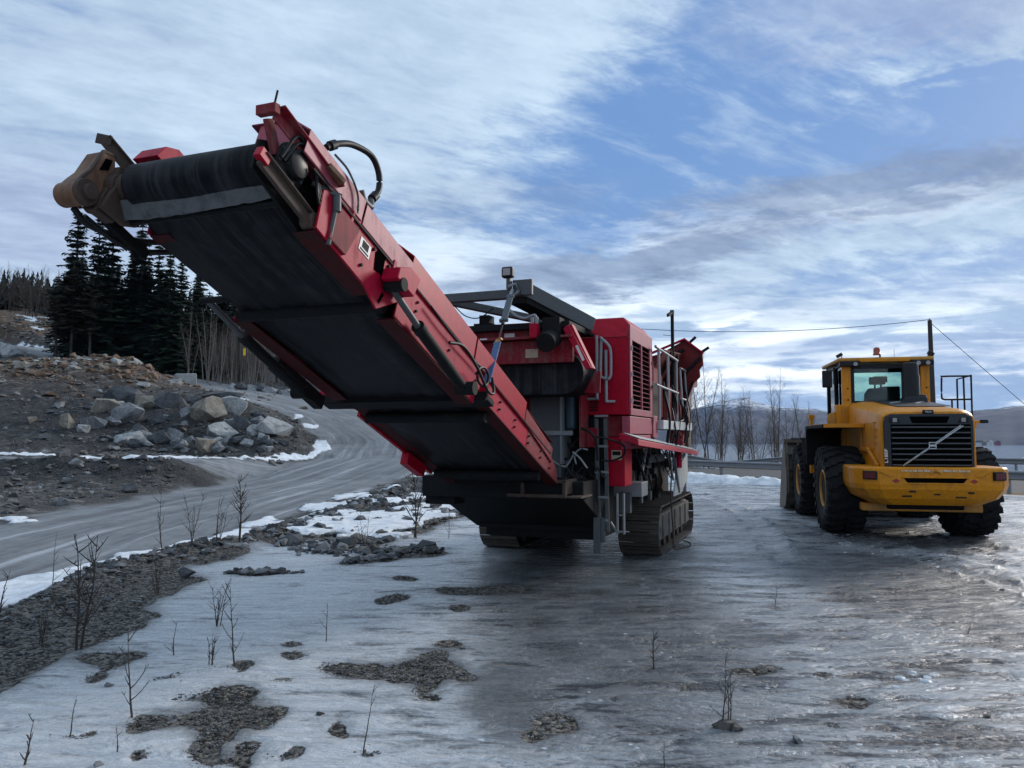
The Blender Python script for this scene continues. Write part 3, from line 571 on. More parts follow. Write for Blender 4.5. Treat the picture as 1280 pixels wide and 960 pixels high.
# ------------------------------------------------------------------ the crusher
CR = thing('mobile_crusher', 'big red tracked rock crusher with its long conveyor raised', 'crusher', (0.844, 12.26, -0.01), R(-21))
CA = R(22.0)
def cv(x, s, n):      # conveyor axes: across, up the belt, away from the belt
    return Vector((x, -2.98 - s * math.cos(CA) + n * math.sin(CA) * 1.0, 1.40 + s * math.sin(CA) + n * math.cos(CA)))
def cprism(mb, pts, x0, x1):
    n = len(pts); vs = [cv(x0, *p) for p in pts] + [cv(x1, *p) for p in pts]
    return mb.poly(vs, [tuple(range(n)), tuple(range(2 * n - 1, n - 1, -1))] + [(i, i + n, (i + 1) % n + n, (i + 1) % n) for i in range(n)])
def cbox(mb, a, b): return cprism(mb, [(a[1], a[2]), (b[1], a[2]), (b[1], b[2]), (a[1], b[2])], a[0], b[0])

def crusher():
    # ---- conveyor: two side plates with covers
    for sg in (-1, 1):
        X = lambda v: sg * v
        mb = MB(); cprism(mb, [(-0.25, -0.02), (0.98, -0.025), (0.98, 0.29), (0.35, 0.26), (-0.1, 0.15)], X(.735), X(.75)); mb.build('tail_side_plate', REDD, CR, bevel=.004)
        mb = MB(); cbox(mb, (X(.60), -.25, -.037), (X(.75), 2.45, -.027)); mb.build('bottom_flange', DRED, CR)
        mb = MB(); cprism(mb, [(0.99, -0.025), (2.45, -0.035), (2.45, 0.34), (0.99, 0.29)], X(.735), X(.75))
        lb = -.165 if sg > 0 else -.10; cprism(mb, [(2.45, lb), (2.45, 0.33), (2.9, 0.34), (4.02, 0.30), (4.02, lb)], X(.742), X(.757))
        sp = mb.build('lower_side_plate', RED, CR, bevel=0.004)
        mb = MB(); cbox(mb, (X(.60), 2.47, lb - .014), (X(.752), 4.0, lb - .001)); mb.build('bottom_flange', DRED, CR)
        mb = MB(); lowr = -.17 if sg > 0 else -.05; XP = (lambda v: v) if sg > 0 else (lambda v: -(v - .13)); cprism(mb, [(4.05, -0.06), (4.30, lowr - (.10 if sg > 0 else 0)), (4.50, lowr - (.03 if sg > 0 else 0)), (5.12, lowr), (5.15, 0.10), (5.02, 0.20), (4.05, 0.22)], XP(.765), XP(.782))
        if sg > 0: cbox(mb, (XP(.782), 4.20, -.06), (XP(.80), 4.24, .19)); cbox(mb, (XP(.782), 4.80, -.14), (XP(.792), 4.83, .19))
        us = mb.build('upper_side_plate', RED, CR, bevel=0.004)
        mb = MB(); cbox(mb, (XP(.60), 4.36, lowr - .016), (XP(.764), 5.1, lowr - .002)); mb.build('bottom_flange', DRED, CR)
        if sg > 0: mb = MB(); cprism(mb, [(4.25, -.12), (4.285, -.12), (4.31, -.21), (4.29, -.22)], .7825, .786); mb.build('plate_slot', VOID, CR)
        # folded covers along the top: vertical skirt, sloped shoulder
        mb = MB()
        for (s0, s1, h0, h1) in (((0.30, 1.15, 0.3, 0.36),) if False else ((1.17, 2.60, 0.30, 0.36), (2.63, 3.95, 0.30, 0.36))):
            for (x0, n0, x1, n1) in ((.770, .0, .770, .23), (.770, .23, .60, .36), (.60, .36, .12, .38)):
                b0 = .245; d = 0.012
                a_ = [cv(X(x0), s0, b0 + n0 - .05), cv(X(x1), s0, b0 + n1 - .05), cv(X(x1), s1, b0 + n1 - .05), cv(X(x0), s1, b0 + n0 - .05)]
                nn = Vector((X(-.7), 0, -.7)) * d
                mb.poly(a_ + [p + nn for p in a_], [(0, 1, 2, 3), (7, 6, 5, 4), (0, 4, 5, 1), (1, 5, 6, 2), (2, 6, 7, 3), (3, 7, 4, 0)])
        mb.build('belt_cover', [REDC], CR, bevel=0.003)
        mb = MB()
        for (x0, n0, x1, n1) in ((.770, .0, .770, .16), (.770, .16, .62, .30), (.62, .30, .12, .33)):
            d = .012; a_ = [cv(X(x0), .15, .20 + n0 - .07 * (n0 < .01)), cv(X(x1), .15, .20 + n1 - .07), cv(X(x1), 1.15, .20 + n1 - .005), cv(X(x0), 1.15, .20 + n0)]; nn = Vector((X(-.7), 0, -.7)) * d
            mb.poly(a_ + [p + nn for p in a_], [(0, 1, 2, 3), (7, 6, 5, 4), (0, 4, 5, 1), (1, 5, 6, 2), (2, 6, 7, 3), (3, 7, 4, 0)])
        mb.build('tail_cover', [REDD], CR, bevel=0.003)
        mb = MB()
        for (s0, s1, dz) in ((3.97, 4.70, .015), (4.72, 5.42 if sg > 0 else 5.0, .03)):
            for (x0, n0, x1, n1) in ((.79, .0, .79, .17), (.79, .17, .62, .29), (.62, .29, .30, .30)):
                b0 = .15 + dz; d = 0.012
                a_ = [cv(X(x0), s0, b0 + n0), cv(X(x1), s0, b0 + n1), cv(X(x1), s1, b0 + n1), cv(X(x0), s1, b0 + n0)]
                nn = Vector((X(-.7), 0, -.7)) * d
                mb.poly(a_ + [p + nn for p in a_], [(0, 1, 2, 3), (7, 6, 5, 4), (0, 4, 5, 1), (1, 5, 6, 2), (2, 6, 7, 3), (3, 7, 4, 0)])
            # closed end gusset at the head
        cprism(mb, [(5.39, .20), (5.405, .20), (5.405, .47), (5.39, .47)] if sg > 0 else [(4.98, .2), (4.995, .2), (4.995, .45), (4.98, .45)], X(.36), X(.64))
        mb.build('head_cover', [PINK if sg > 0 else RED], CR, bevel=0.003)
        # black seam strip between plate and cover
        mb = MB(); cbox(mb, (X(.757), .2, .195), (X(.776), 3.95, .208)); cbox(mb, (X(.783), 4.1, .135), (X(.795), 5.3, .150)); mb.build('cover_seam', DARK, CR)
        # bolts
        bl = [(cv(X(.748), s_, n_), cv(X(.772), s_, n_), .012) for s_ in (0.15, .5, .95, 1.4, 1.85, 2.5, 3.1, 3.75) for n_ in (.04, .12)] + [(cv(X(.69), s_, .325), cv(X(.71), s_, .345), .016) for s_ in (.6, 1.6, 3.1)]
        if sg > 0: bl += [(cv(.78, s_, .10), cv(.798, s_, .10), .014) for s_ in (4.28, 4.5, 4.75, 5.0)] + [(cv(.78, s_, -.10), cv(.798, s_, -.10), .012) for s_ in (4.6, 4.9)]
        for (p_, q_, r_b) in bl: mb = MB(); mb.cyl(p_, q_, r_b, 6); mb.build('bolt', DARK, CR)
    # bracing ribs and the access slot on the near side
    mb = MB(); cprism(mb, [(4.33, -.01), (4.44, -.03), (4.47, .10), (4.41, .17), (4.34, .14)], .7825, .7865); mb.build('access_hole', VOID, CR)
    mb = MB(); cbox(mb, (.7825, 4.53, -.01), (.786, 4.67, .09)); st = mb.build('warning_sticker', STICK, CR, label='white warning sticker')
    mb = MB(); cbox(mb, (.786, 4.56, .025), (.7875, 4.64, .08)); cbox(mb, (.786, 4.545, .0), (.7875, 4.655, .012)); mb.build('pictogram', DARK, st)
    # hinge between the two halves of the conveyor
    mb = MB(); cprism(mb, [(4.10, -.06), (4.36, -.06), (4.36, .03), (4.22, .12), (4.06, .12)], .80, .94); mb.build('hinge_bracket', RED, CR, bevel=0.008)
    # folding rams
    for sg in (-1, 1):
        mb = MB(); mb.cyl(cv(sg * .83, 2.86, -.20), cv(sg * .83, 3.74, -.125), .048, 18); mb.cyl(cv(sg * .83, 3.72, -.127), cv(sg * .83, 3.79, -.121), .054, 18)
        rm = mb.build('folding_ram', DARK, CR, smooth=40)
        mb = MB(); mb.cyl(cv(sg * .83, 3.79, -.121), cv(sg * .83, 4.26, -.06), .026, 14); mb.build('ram_rod', STEEL, rm, smooth=40)
        mb = MB(); mb.cyl(cv(.80 if sg > 0 else -.60, 4.27, -.06), cv(sg * (.95 if sg > 0 else .89), 4.27, -.06), .05 if sg > 0 else .026, 14); mb.build('ram_pin', DARK, rm, smooth=40)
        mb = MB(); mb.cyl(cv(sg * .77, 2.84, -.20), cv(sg * .94, 2.84, -.20), .06, 14); mb.build('ram_pin', DARK, rm, smooth=40)
    # pipe loop on the side, where the blue strap is tied
    mb = MB(); c0 = cv(.88, 2.60, .03)
    mb.tube([c0 + Vector((0.0, math.cos(t) * .13, math.sin(t) * .085)) for t in np.linspace(0, 2 * math.pi, 20)], .012, 8)
    mb.tube(spline([cv(.86, 3.3, .0), cv(.89, 3.1, .07), cv(.9, 2.8, .03), cv(.9, 2.5, -.06), cv(.9, 2.36, -.02), cv(.88, 2.40, .12)], 5), .014, 8)
    mb.tube(spline([cv(.80, 3.6, .17), cv(.80, 3.2, .15), cv(.80, 2.6, .165), cv(.82, 2.45, .19)], 5), .010, 6)
    mb.build('hose_loop', HOSE, CR, smooth=60)
    # the belt: loop from tail to head pulley
    mb = MB(); bx_ = .545; L_ = 5.375; r_ = .150; pts = []
    for a in np.linspace(-90, 90, 17): pts.append((L_ + r_ * math.cos(R(a)), .132 + r_ * math.sin(R(a))))
    for a in np.linspace(90, 270, 9): pts.append((-.2 + .12 * math.cos(R(a)), .09 + .12 * math.sin(R(a))))
    pts += [(1.98, -.035), (2.42, -.075), (4.0, -.085), (4.95, -.075)]
    lo = [(s, n) for s, n in pts]; xs = [-bx_, -.28, 0, .28, bx_]
    vs = []; fs = []
    def bw(k): return 1.0 if (lo[k][0] > 5.05 or lo[k][1] > 0) else 1.13
    def samp(k):
        return lo[k]
    m_ = len(lo)
    for xx in xs: vs += [cv(xx * bw(k), *lo[k]) for k in range(m_)]
    for i in range(len(xs) - 1):
        for k in range(m_):
            k2 = (k + 1) % m_; fs.append((i * m_ + k, i * m_ + k2, (i + 1) * m_ + k2, (i + 1) * m_ + k))
    mb.poly(vs, fs); 
    bo = mb.build('conveyor_belt', BELT, CR, smooth=50)
    so = bo.modifiers.new('solid', 'SOLIDIFY'); so.thickness = 0.014
    mb = MB(); mb.lathe([(.05, -.58), (.13, -.575), (.135, -.55), (.135, .55), (.13, .575), (.05, .58)], (0, 0, 0), 'x', 36)
    p = mb.build('head_pulley', DARK, CR, smooth=40); p.location = cv(0, L_, .132)
    # return idlers and cross members seen from below
    mb = MB()
    for s_ in (0.25, 1.96, 4.06): mb = MB(); mb.cyl(cv(-.66, s_, -.09), cv(.68, s_, -.09), .055, 14); mb.build('return_idler', DARK, CR, smooth=40)
    mb = MB(); cbox(mb, (-.96, 2.22, -.10), (.86, 2.40, -.045)); cbox(mb, (-.96, 2.40, -.125), (.86, 2.425, -.03)); mb.build('cross_beam', DARK, CR, bevel=.006)
    mb = MB(); cbox(mb, (-1.0, 2.26, -.016), (-.78, 2.39, .03)); mb.build('beam_end_plate', RED, CR, bevel=.005); mb = MB(); cbox(mb, (.765, 2.24, -.043), (.855, 2.40, .035)); mb.build('beam_end_plate', RED, CR, bevel=.005)
    mb = MB()
    for s_ in (1.0, 3.0, 3.6, 4.6): mb = MB(); cbox(mb, (-.60, s_, .0), (.74, s_ + .07, .06)); mb.build('cross_member', DARK, CR)
    # scraper lip under the pulley, ragged rubber
    mb = MB(); rr = random.Random(4); n = 28; top = []; bot = []
    for i in range(n + 1):
        t = i / n; x = -.80 + 1.38 * t; top.append(cv(x, 5.395 + .010 * math.sin(t * 9), -.005 + .02 * (1 - t) * (1 - t))); bot.append(cv(x, 5.30 + .035 * max(0, .25 - t) + .012 * rr.random(), -.075 - .018 * math.sin(t * 4.2) - .007 * rr.random()))
    vs = top + bot; mb.poly(vs, [(i, i + 1, n + 2 + i, n + 1 + i) for i in range(n)])
    so = mb.build('belt_scraper', LINER, CR); md = so.modifiers.new('solid', 'SOLIDIFY'); md.thickness = 0.016
    mb = MB(); mb.cyl(cv(-.72, 5.26, -.06), cv(.62, 5.26, -.06), .025, 12); mb.build('scraper_bar', DARK, CR, smooth=40)
    # ---- head, near side: bearing arm, tension bar, motor
    mb = MB(); mb.beam(cv(.68, 5.62, -.035), cv(.70, 5.12, -.10), .03, .085, up=(0, .4, 1)); mb.beam(cv(.70, 5.62, .003), cv(.72, 5.12, -.062), .05, .012, up=(0, .4, 1)); mb.cyl(cv(.66, 5.105, -.105), cv(.75, 5.105, -.105), .055, 20); mb.build('bearing_arm', RUST, CR, bevel=.005)
    mb = MB(); mb.beam(cv(.69, 5.66, -.015), cv(.69, 5.57, -.027), .05, .07, up=(0, .4, 1)); mb.build('arm_tip', REDC, CR, bevel=.005)
    mb = MB(); mb.beam(cv(.72, 5.66, .27), cv(.78, 5.02, .185), .012, .10, up=(0, .4, 1)); mb.beam(cv(.75, 5.66, .31), cv(.80, 5.02, .225), .06, .012, up=(0, .4, 1)); mb.beam(cv(.66, 5.64, .25), cv(.66, 5.50, .10), .03, .07, up=(0, .4, 1)); mb.beam(cv(.62, 5.69, .265), cv(.76, 5.69, .265), .05, .06)
    mb.build('head_guard_bar', REDD, CR, bevel=.004)
    mb = MB(); mb.tube([cv(.68, 5.64, .27), cv(.68, 5.66, .45)], .007, 6); mb.build('feeler_rod', DARK, CR)
    mb = MB(); cprism(mb, [(5.0, -.18), (5.60, -.08), (5.62, .12), (5.4, .28), (5.0, .22)], .605, .625); mb.build('bearing_plate', DARK, CR, bevel=.004)
    mb = MB(); cc = cv(.63, L_, .12); mb.lathe([(.13, .0), (.14, .01), (.14, .05), (.10, .07), (.085, .12), (.05, .135)], (0, 0, 0), 'x', 24)
    mt = mb.build('drive_motor', BLKP, CR, smooth=40); mt.location = cc
    mb = MB()
    for k in range(8):
        a = k * math.pi / 4; mb.cyl((.05, .115 * math.cos(a), .115 * math.sin(a)), (.065, .115 * math.cos(a), .115 * math.sin(a)), .012, 6)
    o = mb.build('motor_bolt_ring', STEEL, mt)
    mb = MB()
    for k in range(3):
        off = .03 * k; mb.tube(spline([cv(.72, 5.45 + off, .06), cv(.76, 5.40 + off, .20 + off), cv(.76, 5.24, .16), cv(.77, 5.15, .0 + off), cv(.74, 5.02, .05)], 6), .011, 8)
    mb.build('motor_hose', HOSE, CR, smooth=60)
    mb = MB(); mb.cyl(cv(.80, 5.02, .10), cv(.78, 4.97, -.19), .017, 10); mb.cyl(cv(.80, 5.04, .14), cv(.80, 5.0, .04), .03, 10); mb.beam(cv(.70, 5.18, .14), cv(.82, 5.02, .14), .03, .03); mb.build('tension_rod', STEEL, CR, smooth=40)
    mb = MB(); mb.beam(cv(.80, 5.2, .25), cv(.84, 5.06, .22), .05, .035); mb.build('latch', TANR, CR, bevel=.004)
    mb = MB(); cprism(mb, [(4.72, .10), (5.0, .10), (5.0, -.16), (4.80, -.16)], .783, .80); mb.build('dust_pocket', REDD, CR, bevel=.004)
    # ---- head, far side: scuffed tan motor guard, bracket, hoses
    mb = MB(); cprism(mb, [(5.655, -.02), (5.63, .05), (5.60, .12), (5.575, .30), (5.49, .33), (5.44, .22), (5.46, .02), (5.55, -.08)], -.90, -.74)
    mg_ = mb.build('motor_guard', TANR, CR, bevel=.005); mb = MB(); cprism(mb, [(5.66, -.03), (5.635, .06), (5.605, .13), (5.58, .31), (5.49, .34), (5.475, .325), (5.565, .29), (5.59, .12), (5.615, .05), (5.64, -.03)], -.765, -.735); mb.build('guard_lip', RUST, mg_, bevel=.003); mb = MB(); cprism(mb, [(5.50, .20), (5.555, .16), (5.545, .26), (5.50, .28)], -.738, -.730); mb.build('guard_slot', VOID, mg_); mb = MB(); cprism(mb, [(5.50, -.13), (5.46, .26), (5.36, .30), (5.30, .1), (5.34, -.12)], -.78, -.70); mb.cyl(cv(-.86, 5.41, .12), cv(-.66, 5.41, .12), .085, 18); mb.cyl(cv(-.86, 5.44, -.04), cv(-.72, 5.44, -.04), .05, 14); mb.build('motor_mount', RUST, CR, bevel=.006)
    mb = MB(); mb.cyl(cv(-.92, 5.585, -.055), cv(-.72, 5.585, -.055), .082, 20); gd = mb.build('guard_drum', TANR, CR, smooth=40, bevel=.006); mb = MB(); mb.cyl(cv(-.74, 5.585, -.055), cv(-.70, 5.585, -.055), .088, 20); mb.cyl(cv(-.70, 5.585, -.055), cv(-.66, 5.585, -.055), .05, 14); mb.build('drum_cap', RUST, gd, smooth=40, bevel=.004)
    mb = MB(); cprism(mb, [(5.50, -.11), (5.46, .12), (5.34, .26), (5.22, .20), (5.20, -.06), (5.3, -.12)], -.68, -.64)
    mb.cyl(cv(-.72, 5.375, .13), cv(-.60, 5.375, .13), .10, 20)
    for k in range(6):
        a = k * math.pi / 3; mb.cyl(cv(-.745, 5.375 + .075 * math.cos(a), .13 + .075 * math.sin(a)), cv(-.7, 5.375 + .075 * math.cos(a), .13 + .075 * math.sin(a)), .014, 6)
    mb.build('bearing_plate', RUST, CR, bevel=.004)
    mb = MB(); mb.beam(cv(-.78, 5.57, .40), cv(-.70, 5.36, .29), .012, .08); mb.beam(cv(-.77, 5.57, .44), cv(-.69, 5.36, .33), .06, .012); mb.beam(cv(-.84, 5.60, .41), cv(-.75, 5.55, .41), .012, .07); mb.build('guard_bracket', RUST, CR, bevel=.004)
    mb = MB(); mb.beam(cv(-.80, 5.34, -.07), cv(-.80, 5.01, -.105), .05, .075); mb.cyl(cv(-.83, 5.0, -.105), cv(-.77, 5.0, -.105), .05, 16); mb.beam(cv(-.80, 5.02, -.11), cv(-.80, 5.035, -.19), .035, .05); mb.build('outrigger_arm', DARK, CR, bevel=.006)
    mb = MB()
    mb.tube(spline([cv(-.86, 5.53, -.12), cv(-.86, 5.40, -.155), cv(-.84, 5.22, -.11), cv(-.80, 5.02, -.03), cv(-.70, 4.88, .05)], 6), .022, 8)
    mb.tube(spline([cv(-.85, 5.45, -.13), cv(-.84, 5.20, -.14), cv(-.82, 5.0, -.10), cv(-.76, 4.88, -.03), cv(-.68, 4.80, .02)], 6), .022, 8)
    mb.build('head_hose', HOSE, CR, smooth=60)
    mb = MB(); mb.poly([], []); cprism(mb, [(5.05, .30), (5.44, .33), (5.40, .44), (5.30, .50), (5.0, .46)], -.64, -.42); mb.build('far_cover_end', RED, CR, bevel=.004)
    # arched hose on the near cover
    mb = MB(); H0 = cv(.70, 5.15, .46); pts = spline([H0, cv(.71, 5.06, .57), cv(.72, 4.93, .675), cv(.74, 4.74, .745), cv(.75, 4.62, .69), cv(.75, 4.57, .57), cv(.745, 4.62, .44)], 7); mb.tube(pts, .023, 10); mb.tube(pts[2:6], .034, 10); mb.tube(pts[-5:-1], .034, 10); mb.build('arched_hose', HOSE, CR, smooth=60)
    mb = MB(); mb.tube(spline([pts[-1], pts[-1] + Vector((.02, -.03, -.06)), pts[-1] + Vector((.02, -.12, -.04)), pts[-1] + Vector((0.02, -.16, .02))], 5), .024, 8); mb.tube(spline([cv(.74, 5.10, .44), cv(.80, 5.0, .38), cv(.81, 4.86, .30), cv(.81, 4.80, .18)], 5), .008, 6); mb.build('hose_elbow', STEEL, CR, smooth=60)
    # far side rail under the conveyor
    mb = MB(); mb.beam(cv(-.86, 3.3, -.12), cv(-.86, 2.52, -.17), .10, .13); mb.build('far_frame_rail', DARK, CR, bevel=.008)
    mb = MB(); cprism(mb, [(1.95, -.06), (0.15, -.06), (0.15, .10), (1.75, .16), (1.95, .08)], -.80, -.76); cprism(mb, [(0.9, -.20), (0.45, -.20), (0.45, -.06), (0.9, -.06)], -.80, -.70); mb.build('far_skirt_plate', REDC, CR, bevel=.004)
    # ---- tail: boot, cross channel and belly pan
    mb = MB(); mb.box2((-1.12, -2.72, 1.09), (.82, -2.52, 1.36)); mb.box2((-1.12, -2.62, .98), (-.70, -2.2, 1.12)); mb.build('tail_cross_channel', DARK, CR, bevel=.008)
    mb = MB(); mb.box2((.10, -2.80, 1.12), (.86, -2.722, 1.16)); mb.box2((.10, -2.80, 1.30), (.86, -2.722, 1.335)); mb.box2((.28, -2.79, 1.16), (.32, -2.722, 1.30)); mb.box2((.82, -2.80, 1.16), (.86, -2.3, 1.335)); mb.box2((.86, -2.80, 1.12), (1.06, -2.3, 1.14)); mb.build('channel_flange', RUST, CR, bevel=.003)
    mb = MB(); mb.poly([(-1.0, -2.5, 1.08), (1.0, -2.5, 1.08), (1.0, -1.2, .55), (-1.0, -1.2, .55), (-1.0, -2.5, 1.3), (1.0, -2.5, 1.3), (1.0, -1.2, 1.3), (-1.0, -1.2, 1.3)], [(0, 1, 2, 3), (7, 6, 5, 4), (0, 4, 5, 1), (1, 5, 6, 2), (2, 6, 7, 3), (3, 7, 4, 0)])
    mb.box2((-.85, -1.2, .42), (.85, 4.6, 1.28)); mb.build('chassis', DARK, CR, bevel=.01)
    mb = MB(); mb.box2((-.9, -1.35, .55), (.95, -1.22, .62)); mb.build('belly_edge', DARK, CR, bevel=.004)
    # ---- tracks
    for sg in (-1, 1):
        x0, x1 = (.80, 1.44) if sg > 0 else (-1.56, -.90)
        mb = MB(); r_ = .37; ya, yb = .55, 3.62; path = []
        per = [(ya + (yb - ya) * t, 2 * r_, 0) for t in np.linspace(0, 1, 19)[:-1]] + [(yb + r_ * math.sin(a), r_ + r_ * math.cos(a), a) for a in np.linspace(0, math.pi, 8)[:-1]] + \
              [(yb - (yb - ya) * t, 0.0, math.pi) for t in np.linspace(0, 1, 19)[:-1]] + [(ya - r_ * math.sin(a), r_ - r_ * math.cos(a), math.pi + a) for a in np.linspace(0, math.pi, 8)[:-1]]
        for (y, z, a) in per:
            rot = Matrix.Rotation(-a, 3, 'X'); z += .02
            mb.box((.5 * (x0 + x1), y, z), (x1 - x0, .152, .022), rot)
            off = rot @ Vector((0, .05, .018)); mb.box(Vector((.5 * (x0 + x1), y, z)) + off, (x1 - x0 - .01, .018, .03), rot)
            off = rot @ Vector((0, -.03, .016)); mb.box(Vector((.5 * (x0 + x1), y, z)) + off, (x1 - x0 - .01, .014, .022), rot)
            off = rot @ Vector((0, 0, -.045)); mb.box(Vector((.5 * (x0 + x1), y, z)) + off, (.20, .10, .06), rot)
        tr = mb.build('crawler_track', TRACK, CR, bevel=.003, seg=1)
        xo = x1 if sg > 0 else x0
        mb = MB(); mb.box2((x0 + .12, .45, .22), (x1 - .05, 3.7, .62)); mb.build('track_frame', TFRAME, tr, bevel=.02)
        mb = MB(); xf = x1 - .05 if sg > 0 else x0 + .05
        for k in range(5): mb = MB(); mb.box2((xf - .005, .75 + .6 * k, .26), (xf + .02 * sg, .80 + .6 * k, .60)); mb.build('frame_rib', TFRAME, tr, bevel=.004)
        for yy in (ya, yb):
            mb = MB(); mb.lathe([(.06, -.18), (.24, -.17), (.335, -.10), (.335, .10), (.24, .17), (.13, .20), (.06, .21)], (0, 0, 0), 'x', 28); wv = mb.build('idler_wheel', TRACK, tr, smooth=35); wv.location = ((x0 + x1) / 2 + .06 * sg, yy, .39)
        for k in range(6):
            mb = MB(); mb.lathe([(.03, -.2), (.11, -.19), (.11, .19), (.03, .2)], (0, 0, 0), 'x', 18); wv = mb.build('bottom_roller', TRACK, tr, smooth=35); wv.location = ((x0 + x1) / 2, .95 + .47 * k, .155)
    # ---- powerpack hood
    mb = MB(); y0, y1 = -1.66, -.10
    prof = [(y0, 2.15), (y0, 3.20), (y0 + .17, 3.49), (y1, 3.49), (y1, 2.15)]
    vs = []
    for (xx, ins) in ((-1.30, .1), (-1.20, 0), (1.30, 0), (1.40, .12)):
        vs.append([(xx, p[0], p[1] - (ins if p[1] > 3.3 else 0)) for p in prof])
    n = len(prof); flat = [p for r in vs for p in r]
    fs = [(i * n + k, i * n + (k + 1) % n, (i + 1) * n + (k + 1) % n, (i + 1) * n + k) for i in range(3) for k in range(n)] + [tuple(range(n)), tuple(3 * n + k for k in range(n - 1, -1, -1))]
    mb.poly(flat, fs); hd = mb.build('engine_hood', REDC, CR, bevel=.022, seg=3)
    mb = MB(); mb.box2((1.402, -1.64, 3.245), (1.41, -.12, 3.25)); mb.box2((.30, -1.668, 2.2), (.305, -1.664, 3.2)); mb.box2((-1.0, -1.668, 3.195), (1.38, -1.664, 3.20)); mb.box2((.34, -1.50, 3.491), (.345, -.15, 3.494)); mb.build('panel_gap', DARK, hd)
    # side grille: two columns of louvres set in a paler frame, side light painted in
    mb = MB(); mb.box2((1.40, -1.66, 2.15), (1.425, -.10, 2.24)); mb.box2((1.40, -1.66, 3.16), (1.425, -.10, 3.36)); mb.box2((1.40, -1.66, 2.24), (1.425, -1.54, 3.16)); mb.box2((1.40, -.30, 2.24), (1.425, -.10, 3.16)); mb.box2((1.40, -.945, 2.24), (1.43, -.905, 3.16)); mb.build('grille_frame', PINK, hd, bevel=.004)
    mb = MB(); mb.box2((1.35, -1.54, 2.24), (1.404, -.30, 3.16)); mb.build('grille_core', VOID, hd)
    mb = MB()
    for k in range(13):
        z = 2.29 + k * .067
        for (a, b) in ((-1.54, -.945), (-.905, -.30)): mb.box((1.414, (a + b) / 2, z), (.016, b - a, .008), Matrix.Rotation(.5, 3, 'Y'))
    mb.build('louvre', PINK, hd)
    for z in (2.35, 2.7, 3.05): mb = MB(); mb.cyl((1.425, -1.60, z - .03), (1.425, -1.60, z + .03), .02, 8); mb.build('hinge', GALV, hd)
    mb = MB(); mb.box2((1.425, -.18, 2.6), (1.44, -.15, 2.64)); mb.build('latch', BLKP, hd); mb = MB(); mb.box2((1.425, -.18, 2.95), (1.44, -.15, 2.99)); mb.build('latch', BLKP, hd)
    # lower side panels
    mb = MB(); mb.box2((1.30, -1.66, 1.90), (1.41, -.12, 2.135)); mb.box2((1.30, -.11, 1.85), (1.43, .22, 2.18)); mb.build('lower_panel', PINK, CR, bevel=.006)
    mb = MB(); mb.box2((1.30, -1.70, 1.70), (1.42, -.30, 1.885)); mb.box2((1.42, -1.62, 1.74), (1.424, -.4, 1.755)); mb.build('tool_box_door', PINK, CR, bevel=.006)
    mb = MB(); mb.box2((1.05, -1.60, 1.20), (1.32, -1.15, 1.86)); mb.build('fuel_tank', REDC, CR, bevel=.01)
    mb = MB(); mb.box2((1.03, -1.56, 1.865), (1.30, -1.1, 2.14)); mb.build('dirty_recess_panel', REDD, CR, bevel=.004)
    mb = MB(); mb.box2((1.14, -1.606, 1.55), (1.28, -1.601, 1.68)); stt = mb.build('warning_sticker', CREAM, CR, label='cream warning sticker')
    mb = MB(); mb.box2((1.155, -1.609, 1.615), (1.265, -1.607, 1.665)); mb.build('pictogram', DARK, stt)
    # long folded service platform along the side, drooping to the rear
    mb = MB(); vs = []
    for (y, z) in ((-2.08, 1.85), (3.6, 1.60)): vs += [(1.36, y, z + .06), (1.60, y, z - .02), (1.61, y, z - .10), (1.36, y, z - .02)]
    mb.poly(vs, [(0, 1, 5, 4), (1, 2, 6, 5), (2, 3, 7, 6), (3, 0, 4, 7), (0, 3, 2, 1), (4, 5, 6, 7)]); mb.build('service_platform', [RED], CR, bevel=.006)
    mb = MB(); mb.poly([(1.40, -2.0, 1.908), (1.59, -2.0, 1.842), (1.59, 3.5, 1.60), (1.40, 3.5, 1.665), (1.40, -2.0, 1.914), (1.59, -2.0, 1.848), (1.59, 3.5, 1.606), (1.40, 3.5, 1.671)], [(0, 1, 2, 3), (7, 6, 5, 4), (0, 4, 5, 1), (1, 5, 6, 2), (2, 6, 7, 3), (3, 7, 4, 0)]); mb.build('platform_grit', PALE, CR)
    # ---- grab rails on the hood
    g1 = MB(); g1.tube(spline([(.84, -1.70, 2.37), (1.00, -1.72, 2.37)], 2), .018, 8); g1.tube([(.985, -1.74, 2.37), (.985, -1.74, 3.22)], .022, 8); g1.build('grab_rail', GALV, CR, smooth=50)
    g1 = MB(); g1.tube(spline([(1.04, -1.70, 3.20), (1.04, -1.76, 2.75), (1.05, -1.76, 2.66), (1.14, -1.76, 2.63), (1.17, -1.76, 2.66), (1.18, -1.76, 2.72), (1.18, -1.76, 2.98), (1.15, -1.76, 3.08), (1.04, -1.76, 3.19)], 6), .02, 8); g1.build('grab_rail', GALV, CR, smooth=50)
    g1 = MB(); g1.tube([(1.11, -1.74, 3.02), (1.11, -1.74, 2.33)], .022, 8); g1.tube([(1.10, -1.74, 2.33), (1.22, -1.70, 2.33)], .018, 8); g1.build('grab_rail', GALV, CR, smooth=50)
    # ---- jaw frame behind the conveyor, panels and clutter
    mb = MB(); mb.box2((.12, -2.0, 1.45), (.55, -1.6, 2.5)); mb.prism([(.14, 1.45), (.55, 1.30), (.55, 1.46), (.14, 1.62)], 'y', -2.0, -1.7); mb.build('jaw_post', STEEL, CR, bevel=.008)
    mb = MB(); mb.box2((.10, -2.03, 1.88), (.72, -1.98, 1.94)); mb.box2((.548, -2.02, 1.5), (.57, -1.6, 2.48)); mb.build('post_flange', STEELL, CR, bevel=.003)
    mb = MB(); mb.box2((.58, -1.9, 1.95), (.72, -1.6, 2.5)); mb.build('oil_tank', GREENH, CR, bevel=.05, seg=3)
